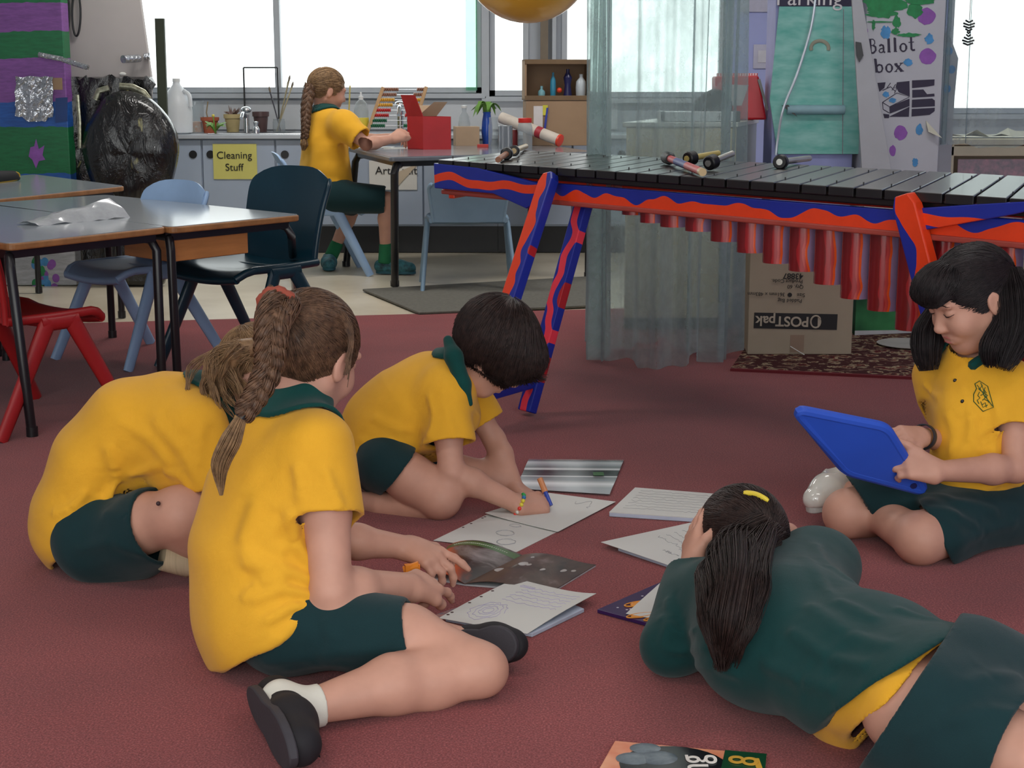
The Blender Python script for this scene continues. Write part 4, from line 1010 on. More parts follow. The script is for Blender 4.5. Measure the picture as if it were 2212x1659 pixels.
def build_p2():
    """hunched sitter at the left, head behind the braid of the nearest person"""
    F = Vector((.93, .1, 0)).normalized(); Rt = Vector((.12, -.99, 0))
    pel, lum, tho, upp, nck = at(205, 1100, 3.50), at(215, 1000, 3.50), at(290, 925, 3.50), at(390, 900, 3.50), at(468, 868, 3.50)
    per = thing('person', 'person hunched over on the far left in yellow polo with raised bare knee', 'person', (pel.x, pel.y, 0))
    hd = Head(at(560, 815, 3.52), (.72, -.1, -.70), (.7, 0, .7), 1.05)
    shR, shL = at(425, 925, 3.37), at(440, 880, 3.63)
    elR, wrR = at(475, 1090, 3.34), at(570, 1150, 3.36)
    elL, wrL = at(500, 1050, 3.62), at(600, 1130, 3.55)
    hipR, knR, anR = at(215, 1150, 3.40), at(392, 1112, 3.30), at(455, 1205, 3.38)
    hipL, knL, anL = at(215, 1130, 3.60), at(430, 1150, 3.62), at(480, 1190, 3.50)
    body = torso_prims([pel, lum, tho, upp], [.078, .070, .078, .058], Rt, 1.4)
    body += [(rc(upp, shR, .046, .036), .03), (rc(upp, shL, .046, .036), .03)]
    body += [(rc(upp + Rt * .09, upp - Rt * .09, .045, .045), .05), (rc(upp, hd.P(-.03, 0, -.05), .046, .044), .04)]
    body += arm(shR, elR, wrR, 1.1) + arm(shL, elL, wrL, 1.1)
    body += limb([hipR, hipR.lerp(knR, .5), knR], [.07, .064, .060], .03) + limb([knR, knR.lerp(anR, .4), anR], [.058, .050, .030], .03) + legp(hipL, knL, anL, 1.1) + hd.prims()
    hR = hand(wrR, (1, .1, -.2), (0, -.2, 1), side=1, curl=.5, s=1.0); hL = hand(wrL, (1, .1, -.2), (0, -.2, 1), side=-1, curl=.5, s=1.0)
    sdf_obj('body', [(U(body + hR + hL, .02), *bounds(pel, hd.C, wrR, wrL, knR, anR, anL, m=.16), .0045)], M_skin, per)
    hem = at(165, 1150, 3.50)
    out = [(f, k, [pl(at(205, 1112, 3.40), Vector((.90, -.2, -.78)))]) for f, k in torso_prims([hem, pel + Vector((-.015, 0, .0)), lum, tho, upp, upp.lerp(nck, .7)], [.100, .113, .102, .104, .088, .050], Rt, 1.3)]
    dS = (elR - shR).normalized(); dL = (elL - shL).normalized()
    out += [(rc(shR, shR + dS * .24, .066, .075), .05, [pl(shR + dS * .135, dS)]), (rc(shL, shL + dL * .24, .06, .07), .05, [pl(shL + dL * .135, dL)]),
            (rc(upp + Rt * .08, upp - Rt * .08, .062, .062), .06), (rc(upp, nck + (hd.C - nck) * .15, .060, .056), .03), (rc(tho + Rt * .03 + Vector((.08, 0, -.05)), at(385, 1000, 3.42), .09, .075), .08)]
    g = garment(out, .009, fold=creases(out, [((330, 900), (400, 980), (430, 1050), .008, .016), ((230, 960), (250, 1020), (240, 1080), .008, .016), ((220, 1090), (270, 1040), (350, 1000), .008, .014), ((180, 1150), (230, 1090), (330, 1055), .008, .012), ((350, 1020), (390, 1030), (410, 1060), .006, .012), ((250, 900), (330, 950), (370, 1010), .006, .016), ((110, 1110), (150, 1100), (190, 1060), .006, .014), ((160, 1160), (200, 1120), (230, 1100), .006, .010), ((440, 910), (425, 960), (430, 1010), .006, .014)], seed=8, amp=.003),
                minus=[U([(rc(nck - Vector((.02, 0, 0)), hd.P(0, 0, -.04), .050, .05),)], .01)])
    sdf_obj('polo_shirt', [(g, *bounds(hem, pel, tho, upp, shR, shL, at(400, 1050, 3.4), m=.17), .0045)], M_yel, per)
    cf = collar(g, nck, .100, hd.C - nck, U([(rc(nck - (hd.C - nck) * .2, hd.P(0, 0, -.06), .048, .050),)], .01), up=.045)
    sdf_obj('collar', [(cf, *bounds(nck, m=.13), .003)], M_coll, per)
    so = [(rc(pel + Rt * .06 + Vector((.0, 0, -.01)), pel - Rt * .06, .098, .098), .05), (rc(hipR + Vector((.0, 0, -.03)), hipR.lerp(knR, 1.2), .088, .088), .05, [pl(hipR.lerp(knR, .70), (knR - hipR) + Vector((0, 0, .02)))]),
          (rc(hipL, knL, .10, .085), .05, [pl(hipL.lerp(knL, .7), knL - hipL)]), (rc(at(200, 1180, 3.40), at(310, 1195, 3.38), .06, .05), .05)]
    gs = garment(floor_clip(so), .009, clips=[pl(lum, lum - pel)], fold=creases(floor_clip(so), [((220, 1110), (290, 1120), (330, 1180), .006, .014), ((160, 1190), (240, 1170), (310, 1200), .005, .014)], seed=6, amp=.003))
    sdf_obj('shorts', [(gs, *bounds(pel, hipR, knR, knL, m=.15), .0045)], M_sho, per)
    for k, (x, y, r) in enumerate(((371, 1105, .0085), (340, 1090, .0050))):                # dark spots on the knee
        p = at(x, y, 3.24); MB().sphere(p + Vector((0, .0085, 0)) , (r, r, r), 12, 8).obj('knee_mark', mat('dark scab', (62, 40, 44), 0.6), per, smooth=True)
    MB().tube([at(438, 1200, 3.36), at(400, 1212, 3.34), at(350, 1203, 3.32)], [.032, .036, .030], 16).obj('sock', mat('cream ribbed sock', (186, 170, 140), 0.9, var=0.12, nscale=5, stretch=(40, 1, 1), bscale=60), per, smooth=True)
    e = tdir(hd, hd.P(-.09, 0, .05)); ho = hair_cap('hair', hd, e, H_sand, per, n=1500, seed=9, ears=(1, -1))
    b = MB(); rng = random.Random(3); t0 = at(528, 752, 3.43)
    for k in range(26):
        c = t0 + Vector([rng.gauss(0, .012), rng.gauss(0, .012), rng.gauss(0, .008)]); P = [c]; ang = rng.gauss(0, .35)
        for j in range(6): P.append(P[-1] + Vector(((-.026 + .008 * j) + .010 * math.sin(k + j * 1.6) + ang * .02, rng.gauss(0, .008) - .004, -.010 - .005 * j + rng.gauss(0, .005))))
        lock(b, P, [.010, .013, .012, .010, .007, .003], n=26, r=.0009, rng=rng, wave=.003)
    core(b, [t0 + Vector((.02, .02, .0)), t0 + Vector((-.025, .0, -.012)), t0 + Vector((-.045, 0, -.055)), t0 + Vector((-.04, 0, -.09))], [.024, .032, .026, .008])
    b.obj('loose_ponytail', H_sand, ho, smooth=True, angle=0)
build_p2()
def build_p3():
    """kneeling person with a dark bob, drawing"""
    F = Vector((.92, .38, 0)).normalized(); Rt = Vector((F.y, -F.x, 0))
    pel, lum, tho, upp, nck = at(828, 985, 4.08), at(838, 925, 4.08), at(890, 878, 4.07), at(948, 832, 4.06), at(988, 800, 4.05)
    per = thing('person', 'kneeling person with short dark bob in yellow polo drawing on white paper', 'person', (pel.x, pel.y, 0))
    hd = Head(at(1072, 745, 4.02), (.70, .12, -.72), (.75, .1, .65), 1.10)
    shR, shL = at(962, 862, 3.95), at(1005, 848, 4.20)
    elR, wrR = at(975, 1020, 3.88), at(1122, 1091, 3.90)
    elL, wrL = at(1068, 950, 4.18), at(1115, 1055, 4.10)
    hipR, knR, anR = at(838, 1000, 3.96), at(950, 1076, 3.88), at(772, 1085, 3.99)
    hipL, knL, anL = at(850, 1000, 4.16), at(1070, 1038, 4.14), at(930, 1040, 4.28)
    body = torso_prims([pel, lum, tho, upp], [.085, .075, .08, .06], Rt, 1.4)
    body += [(rc(upp, shR, .046, .036), .03), (rc(upp, shL, .046, .036), .03)]
    body += [(rc(upp + Rt * .08, upp - Rt * .08, .045, .045), .05), (rc(upp, hd.P(-.03, 0, -.05), .044, .044), .04)]
    body += arm(shR, elR, wrR, 1.10) + arm(shL, elL, wrL, 1.0)
    body += limb([hipR, hipR.lerp(knR, .5), knR], [.060, .056, .050], .03) + [(rc(hipR, knR, .05, .05), .03)] + [(f, .004) for f, _ in limb([at(948, 1092, 3.885), at(885, 1098, 3.92), at(825, 1092, 3.95), anR], [.040, .037, .035, .028])]
    body += limb([hipL, knL, anL], [.07, .046, .035], .03) + hd.prims()
    hR = hand(wrR, at(1210, 1086, 3.96) - wrR, (-.1, -.5, .85), side=-1, curl=(.75, .85, .95, 1.0), s=1.2, thumb=(.5, .6), tk=.9)
    hL = hand(wrL, Vector((.6, -.4, -.25)), (0, .2, 1), side=1, curl=.25, s=.95)
    sdf_obj('body', [(U(body + hR + hL, .02), *bounds(pel, hd.C, wrR, wrL, knR, knL, anR, anL, m=.14), .003)], M_skin, per)
    hem = at(780, 1000, 4.06)
    out = [(f, k, [pl(at(830, 992, 4.0), Vector((.55, -.2, -.9)))]) for f, k in torso_prims([hem, pel, lum, tho, upp], [.085, .102, .106, .104, .080], Rt, 1.25)]
    dS = (elR - shR).normalized(); dL = (elL - shL).normalized()
    out += [(rc(shR, shR + dS * .22, .058, .078), .045, [pl(at(975, 955, 3.9), dS)]), (rc(shL, shL + dL * .22, .056, .07), .05, [pl(shL + dL * .10, dL)]),
            (rc(upp + Rt * .07, upp - Rt * .07, .07, .07), .05), (rc(upp, nck, .06, .052), .04), (rc(tho + Vector((.05, 0, -.06)), at(985, 900, 4.05), .09, .06), .06)]
    g = garment(out, .009, fold=creases(out, [((925, 850), (935, 900), (925, 950), .006, .012), ((770, 950), (840, 965), (930, 955), .006, .011), ((765, 975), (830, 985), (900, 975), .006, .009), ((800, 900), (870, 930), (930, 940), .005, .014), ((1020, 880), (1035, 900), (1045, 930), .005, .01), ((960, 880), (975, 920), (980, 950), .004, .012)], seed=4),
                minus=[U([(rc(nck - (hd.C - nck) * .2, hd.P(0, 0, -.04), .050, .05),)], .01)])
    sdf_obj('polo_shirt', [(g, *bounds(hem, pel, tho, upp, shR, shL, nck, elR, m=.13), .0045)], M_yel, per)
    # collar hanging open along the neck, toward the chin
    cl = [(rc(at(968, 735, 3.99), at(980, 770, 3.955), .013, .022), .01), (rc(at(980, 770, 3.955), at(1000, 830, 3.935), .022, .020), .015), (rc(at(1000, 830, 3.935), at(1016, 872, 3.93), .018, .007), .015)]
    cfn = U(cl, .015); nk = U([(rc(nck, hd.P(0, 0, -.06), .046, .05),)], .01)
    c2 = collar(g, nck, .082, hd.C - nck, nk, up=.05)
    sdf_obj('collar', [(lambda p: smin(smax(cfn(p), -nk(p), .003), c2(p), .006), *bounds(nck, at(1016, 870, 3.93), at(965, 730, 4), m=.08), .003)], M_coll, per)
    so = [(rc(pel + Rt * .05, pel - Rt * .05, .100, .100), .05), (rc(hipR, hipR.lerp(knR, 1.2), .076, .070), .05, [pl(at(862, 1020, 3.9), Vector((.75, 0, -.62)))]),
          (rc(hipL, knL, .088, .075), .05, [pl(hipL.lerp(knL, .55), knL - hipL)])]
    gs = garment(floor_clip(so), .009, clips=[pl(lum + Vector((0, 0, .01)), (0, 0, 1))], fold=fold_fn([], seed=6, amp=.002))
    sdf_obj('shorts', [(gs, *bounds(pel, hipR, knR, knL, m=.14), .0045)], M_sho, per)
    # bob: long cap that hangs towards the floor
    down = Vector((0, 0, -1)); rng = random.Random(11)
    cap = U([(hd.E((-.012, 0, .020), (.104, .084, .094)), .01), (rc(hd.P(-.01, .0, .0), hd.P(.03, 0, -.005) + down * .016, .088, .078, w=hd.R, q=1.02), .04), (hd.E((.065, 0, .03), (.055, .07, .05)), .03)], .03)
    face = U([(el(hd.P(.105, 0, -.075), [.075, .085, .108], hd.rot),), (rc(hd.P(.02, 0, -.10), hd.P(.10, 0, -.08), .060, .075, w=hd.R, q=1.3), .01)], .01); nape = pl(hd.P(-.02, 0, -.075), -hd.U + hd.F * .2)
    bobf = lambda p: smax(smax(cap(p), -face(p), .006), nape(p), .006)
    ho = sdf_obj('hair', [(bobf, *bounds(hd.C, m=.17), .003)], H_dark, per)
    b = MB(); cr = A3(hd.P(-.04, 0, .12)); dn = np.array([0, 0, -.05], dtype=F4)
    flow_hair(b, bobf, *bounds(hd.C, m=.15), 4200, lambda q: (q - cr) + dn, steps=15, step=.0075, off=.0024, r=.0009, free=3, seed=11, wob=.06)
    b.obj('bob_strands', H_dark, ho, smooth=True, angle=0)
    # beaded bracelet
    br = thing('bracelet', 'beaded bracelet in red green blue and yellow on the drawing wrist', 'bracelet', wrR)
    n3 = (wrR - elR).normalized(); u3 = n3.orthogonal().normalized(); w3 = n3.cross(u3); cols = [(226, 60, 50), (46, 160, 80), (46, 160, 80), (40, 120, 180), (230, 214, 70), (230, 214, 70), (226, 60, 50), (220, 220, 210)]
    for k in range(16):
        a = 2 * PI * k / 16; MB().sphere(wrR - n3 * .002 + (u3 * math.cos(a) + w3 * math.sin(a)) * .0285, .0055, 10, 8).obj('bead', mat('bead %d' % (k % 8), cols[k % 8], 0.3), br, smooth=True)
    # pen
    pt = thing('pen', 'blue and orange marker pen held by the kneeling person drawing', 'pen', gp(1185, 1072, .03))
    a, b_ = at(1190, 1092, 3.93), at(1166, 1034, 3.97); d = b_ - a
    MB().tube([a, a + d * .5], .0058, 10).obj('barrel', mat('blue pen', (40, 70, 170), 0.35), pt, smooth=True)
    MB().tube([a + d * .5, a + d * .55, b_], [.0075, .008, .008], 10).obj('cap', mat('orange pen cap', (206, 138, 92), 0.4), pt, smooth=True)
build_p3()
def on_surf(pts, f, lift=.0015):
    out = []
    for x, y in pts:
        p = surf(x, y, f)
        if p is not None: out.append(p - ray(x, y).normalized() * lift)
    return out
def build_p4():
    """cross-legged person with the blue tablet"""
    F = Vector((-.75, -.65, 0)).normalized(); Rt = Vector((-.65, .75, 0)).normalized()
    pel, lum, tho, upp, nck = at(2185, 1050, 3.86), at(2165, 985, 3.83), at(2130, 900, 3.80), at(2105, 822, 3.78), at(2092, 775, 3.77)
    per = thing('person', 'cross-legged person on the right with dark fringe, looking down at a blue tablet', 'person', (pel.x, pel.y, 0))
    hd = Head(at(2096, 638, 3.72), (-.88, -.30, -.40), (-.3, -.1, 1), 1.09)
    shL, shR = at(2192, 848, 3.70), at(2018, 812, 3.88)
    elL, wrL = at(2196, 1012, 3.60), at(2020, 1018, 3.50)
    elR, wrR = at(2058, 958, 3.80), at(1988, 942, 3.62)
    hipL, knL, anL = at(2200, 1095, 3.76), at(1988, 1163, 3.50), at(1822, 1062, 3.86)
    hipR, knR, anR = at(2095, 1062, 3.96), at(1832, 1108, 3.70), at(1950, 1135, 3.78)
    body = torso_prims([pel, lum, tho, upp], [.085, .075, .078, .055], Rt, 1.4)
    body += [(rc(upp, shR, .046, .036), .03), (rc(upp, shL, .046, .036), .03)]
    body += [(rc(upp + Rt * .08, upp - Rt * .08, .042, .042), .05), (rc(upp, hd.P(-.03, 0, -.05), .044, .042), .035)]
    body += arm(shL, elL, wrL, 1.10) + arm(shR, elR, wrR, .95)
    for hp, kn, an in ((hipL, knL, anL), (hipR, knR, anR)): body += [(rc(hp, kn, .075, .060), .03), (rc(kn + Vector((0, 0, -.004)), an, .054, .032), .02)]
    hp = hd.prims()
    # hands round the tablet edge
    hL = hand(wrL, at(1948, 1000, 3.50) - wrL, (.25, -.80, .5), side=1, curl=(.55, .6, .65, .7), s=1.06, thumb=(.45, .2), tk=-.2, spread=.04)
    hR = hand(wrR, at(1925, 942, 3.56) - wrR, (.1, -.5, .85), side=-1, curl=(.25, .3, .35, .4), s=1.0, thumb=(.6, .4), tk=.3)
    allf = U(body + hp + hL + hR, .02)
    sdf_obj('body', [(allf, *bounds(pel, hd.C, elL, wrL, wrR, knL, knR, anL, shR, m=.13), .003)], M_skin, per)
    # polo
    hem = pel + (pel - lum).normalized() * .06
    out = [(f, k, [pl(hem + Vector((0, 0, .02)), pel - lum)]) for f, k in torso_prims([hem, pel, lum, tho, upp], [.108, .112, .108, .106, .078], Rt, 1.30)]
    dL = (elL - shL).normalized(); dR = (elR - shR).normalized()
    out += [(rc(shL, shL + dL * .2, .058, .074), .045, [pl(at(2190, 932, 3.65), dL)]), (rc(shR, shR + dR * .2, .054, .066), .04, [pl(at(2022, 872, 3.84), dR + Vector((-.45, -.2, 0)))]),
            (rc(upp + Rt * .08, upp - Rt * .08, .058, .058), .06), (rc(upp, nck + (hd.C - nck) * .08, .056, .052), .03), (rc(at(2095, 900, 3.72), at(2100, 1010, 3.70), .085, .10), .06), (rc(pel, at(2110, 1010, 3.74), .11, .10), .06)]
    vneck = U([(rc(at(2072, 765, 3.64), at(2080, 806, 3.66), .024, .004), .01)], .01)
    g = garment(out, .009, fold=creases(out, [((2045, 890), (2062, 930), (2052, 985), .007, .011), ((2100, 900), (2090, 960), (2050, 1010), .007, .012), ((2150, 860), (2160, 930), (2150, 1000), .007, .012), ((2075, 830), (2100, 900), (2110, 980), .005, .012), ((2120, 1060), (2170, 1040), (2212, 1050), .006, .010), ((1990, 830), (2010, 850), (2030, 860), .005, .009)], seed=14, amp=.0025),
                minus=[U([(rc(nck - (hd.C - nck) * .1, hd.P(0, 0, -.04), .049, .05),)], .01), vneck])
    sdf_obj('polo_shirt', [(g, *bounds(hem, pel, tho, upp, shR, shL, nck, m=.16), .004)], M_yel, per)
    cf = collar(g, nck + (hd.C - nck) * .1, .085, hd.C - nck, U([(rc(nck - (hd.C - nck) * .2, hd.P(0, 0, -.06), .046, .048),), (rc(at(2040, 745, 3.60), at(2078, 800, 3.62), .040, .022), .01)], .01), up=.045)
    fpl = pl(nck + F * .040, F)
    sdf_obj('collar', [(lambda p: np.maximum(cf(p), fpl(p)), *bounds(nck, m=.13), .003)], M_coll, per)
    for L_ in (((2094, 796), (2112, 782), (2134, 770), (2152, 752)), ((1990, 758), (2004, 768), (2014, 776))):
        P_ = [p for p in (surf(x, y, g.outer) for x, y in L_) if p is not None]
        if len(P_) > 2: MB().tube([p + (nck - p).normalized() * .002 for p in arc_pts(P_, 10)], [.006] + [.013] * 9 + [.008], 8).obj('collar_tip', M_coll, per, smooth=True)
    for x, y in ((2063, 822), (2079, 867)):
        p = surf(x, y, g); MB().sphere(p, (.0048, .003, .0048), 12, 8).obj('button', M_blk, per, smooth=True)
    cr = MB(); Z = 3.95; E_ = lambda L: [(1850 + x / Z, 500 + y / Z) for x, y in L]
    M_cr = mat('green embroidery thread', (40, 84, 40), 0.8)
    for L in ([(1010, 1300), (1050, 1275), (1120, 1320), (1170, 1500), (1080, 1535), (1000, 1450), (1000, 1390), (1025, 1340), (1010, 1300)], [(1030, 1310), (1160, 1490)], [(1060, 1290), (1130, 1460)], [(1075, 1310), (1050, 1350), (1090, 1380), (1060, 1400)],
              [(1100, 1330), (1080, 1370), (1120, 1400), (1090, 1430), (1130, 1450)], [(1050, 1370), (1035, 1400), (1055, 1420), (1030, 1440), (1045, 1470)], [(1070, 1480), (1100, 1460), (1110, 1500)], [(1060, 1450), (1080, 1500), (1120, 1480)], [(1090, 1350), (1110, 1380)], [(1040, 1340), (1075, 1370), (1100, 1420), (1075, 1440)]):
        P = on_surf(E_(L), g, .0012)
        if len(P) > 1: cr.tube(P, .0011, 4)
    cr.obj('embroidered_crest', M_cr, per)
    # shorts
    cam0 = Vector((0, 0, CAMH))
    def cutp(a, b_): n = ray(*a).cross(ray(*b_)).normalized(); return pl(cam0, -n if n.x > 0 else n)
    cR, cL = cutp((1825, 1024), (1917, 1132)), cutp((2000, 1104), (2070, 1230))
    so = [(rc(pel + Rt * .07, pel - Rt * .07, .102, .102), .05), (rc(hipR, at(1868, 1088, 3.72), .095, .080), .05, [cR]), (rc(hipL, at(2020, 1152, 3.54), .098, .084), .04, [cL]),
          (rc(at(2060, 1085, 3.70), at(1930, 1088, 3.68), .06, .056), .06, [cR])]
    gs = garment(floor_clip(so), .009, clips=[pl(lum + Vector((0, 0, .02)), (0, 0, 1))], fold=creases(floor_clip(so), [((1960, 1060), (2060, 1080), (2160, 1110), .007, .013), ((1950, 1085), (2000, 1100), (2080, 1110), .006, .012), ((2060, 1180), (2130, 1150), (2200, 1130), .006, .015), ((2000, 1130), (2060, 1110), (2120, 1140), .005, .012)], seed=16, amp=.003))
    sdf_obj('shorts', [(gs, *bounds(pel, hipR, hipL, knR, knL, m=.14), .0045)], M_sho, per)
    # white shoe showing behind the far knee
    a, b_ = at(1830, 1050, 3.90), at(1768, 1085, 3.80)
    shoe('shoe', a, b_ + (b_ - a) * .25, (-.2, -.1, 1), mat('white glossy shoe', (214, 214, 206), 0.15, spec=.8, coat=.5), mat('pale shoe sole', (180, 180, 176), .5), per, s=1.05, w=.038)
    # wrist band
    n3 = (wrR - elR).normalized(); c = wrR - n3 * .022; u3 = n3.orthogonal().normalized(); w3 = n3.cross(u3)
    wb_ = MB(); P = []
    for k in range(29): a = 2 * PI * k / 28; P.append((math.cos(a), math.sin(a)))
    wb_.sheet([[c + n3 * o + (u3 * x + w3 * y) * (.0275 + e) for x, y in P] for o, e in ((-.010, 0), (-.006, .0015), (.006, .0015), (.010, 0))], .002)
    tag(wb_.obj('wristband', mat('dark blue grey rubber', (34, 44, 58), .5), smooth=True), 'dark blue wristband on the arm of the person holding the tablet', 'wristband')
    # face details
    L = MB(); S_ = U(hp, .02)
    def fpt(f, r, u, push=.12):
        d = hd.P(f, r, u); o = hd.P(f + push, r, u); t = 0.0; dr = (d - o).normalized()
        for _ in range(80):
            e = float(S_(np.array([tuple(o + dr * t)], dtype=F4))[0])
            if e < .0004: break
            t += max(.0004, e * .7)
        return o + dr * t
    for sd in (-1, 1):
        P = [fpt(.05, sd * (.029 + x), -.0035 - .0035 * (1 - (x / .014) ** 2)) + hd.F * .0004 for x in np.linspace(-.014, .014, 9)]
        MB().tube(P, [.0006 + .0009 * math.sin(PI * i / 8) for i in range(9)], 6).obj('eyelashes', mat('dark lash', (40, 24, 24), .6), per, smooth=True)
        bm2 = MB(); rg = random.Random(5)
        for k in range(34):
            x = -.016 + .034 * k / 33; p = fpt(.05, sd * (.030 + x), .017 + .004 * (1 - (x / .018) ** 2)); bm2.tube([p, p + hd.R * sd * .005 + hd.U * (.002 + rg.gauss(0, .0006)) + hd.F * .0006], .00055, 3, cap=False)
        bm2.obj('eyebrow', H_blk, per)
    for z0, w_, th in ((-.0625, .015, .0026), (-.0725, .0135, .0032)):
        L.tube([fpt(.05, x, z0 + (.0018 if z0 > -.07 else -.001) * (1 - abs(x) / .015)) - hd.F * .0012 for x in np.linspace(-w_, w_, 9)], [th * (.25 + .75 * math.sin(PI * i / 8)) * hd.s for i in range(9)], 8)
    L.obj('lips', mat('soft pink lips', (186, 112, 108), .45), per, smooth=True)
    # hair
    e = tdir(hd, hd.P(-.085, -.045, .03)); tL, tR = A3(hd.P(-.085, -.05, .035)), A3(hd.P(-.085, .05, .035)); Rv, Cc = A3(hd.R), A3(hd.C)
    ho = hair_cap('hair', hd, e, H_blk, per, n=4200, seed=21, ears=(-1,), fc=(.075, 0, -.060), faceR=(.07, .071, .085), h=.003, nape=-.075, dirf=lambda q: np.where((((q - Cc) @ Rv) < .012)[:, None], tL, tR) - q)
    rng = random.Random(8); b = MB()
    fr_fn = U([(el(hd.P(.050, .006, .060), [.062, .068, .042], hd.rot), .02), (el(hd.P(.086, .010, .046), [.028, .058, .030], hd.rot), .02)], .02)
    fo_ = sdf_obj('fringe', [(fr_fn, *bounds(hd.P(.06, 0, .04), m=.11), .003)], H_blk, ho)
    c0 = A3(hd.P(-.02, 0, .11)); dn = A3(-hd.U) * .035 + A3(hd.F) * .02
    flow_hair(b, fr_fn, *bounds(hd.P(.06, 0, .045), m=.11), 2600, lambda q: (q - c0) + dn, steps=9, step=.007, off=.002, r=.0009, free=2, seed=5, wob=.08)
    b.obj('fringe_strands', H_blk, fo_, smooth=True, angle=0)
    b = MB(); t0 = hd.P(-.085, -.045, .03)
    P = [t0, at(2188, 630, 3.68), at(2192, 710, 3.64), at(2164, 795, 3.61)]
    core(b, P, [.020, .046, .044, .012]); lock(b, P, [.024, .054, .054, .024], n=800, r=.0009, rng=rng, wave=.002, end=.3)
    P = [hd.P(-.07, -.055, .0), at(2158, 705, 3.64), at(2138, 755, 3.62), at(2140, 792, 3.62)]; lock(b, P, [.012, .022, .028, .012], n=300, r=.0009, rng=rng, wave=.002); core(b, P[:3], [.010, .018, .014])
    b.obj('ponytail', H_blk, ho, smooth=True, angle=0)
    b = MB(); P = [hd.P(-.03, .085, .01), at(2012, 700, 3.80), at(2002, 750, 3.78), at(2006, 800, 3.77)]
    core(b, P, [.02, .030, .034, .010]); lock(b, P, [.02, .036, .042, .022], n=450, r=.0009, rng=rng, wave=.002); b.obj('ponytail', H_blk, ho, smooth=True, angle=0)
    # the tablet in its foam case
    c4 = [at(1722, 890, 3.42), at(1914, 928, 3.46), at(1998, 1064, 3.55), at(1830, 1020, 3.50)]
    cc = sum(c4, Vector()) / 4; t = thing('tablet', 'blue tablet in a thick foam case held by the cross-legged person', 'tablet', cc)
    P = rpoly(c4, .022, 6); nn = (c4[1] - c4[0]).cross(c4[3] - c4[0]).normalized()
    if nn.y > 0: nn = -nn
    M_foam = mat('blue foam rubber', (34, 80, 190), .55, var=.05, nscale=5)
    MB().prism([p + nn * .004 for p in P], -nn * .020).obj('foam_case', M_foam, t, smooth=True, bevel=.007, bseg=3)
    rim = MB(); rim.tube([p - nn * .008 for p in P], .0135, 10, close=True); rim.obj('rim', M_foam, t, smooth=True)
    Q = [cc + (p - cc) * .86 - nn * .0172 for p in P]; MB().prism(Q, -nn * .002).obj('screen', mat('black glass screen', (16, 18, 24), .08, spec=.8), t)
    for x, y in ((1962, 1036), (1768, 915)):
        u_ = surf
    MB().cyl(c4[2] + (cc - c4[2]) * .2 + nn * .0035, c4[2] + (cc - c4[2]) * .2 + nn * .006, .008, seg=16).obj('camera_hole', mat('dark blue hole', (14, 26, 84), .5), t, smooth=True)
build_p4()
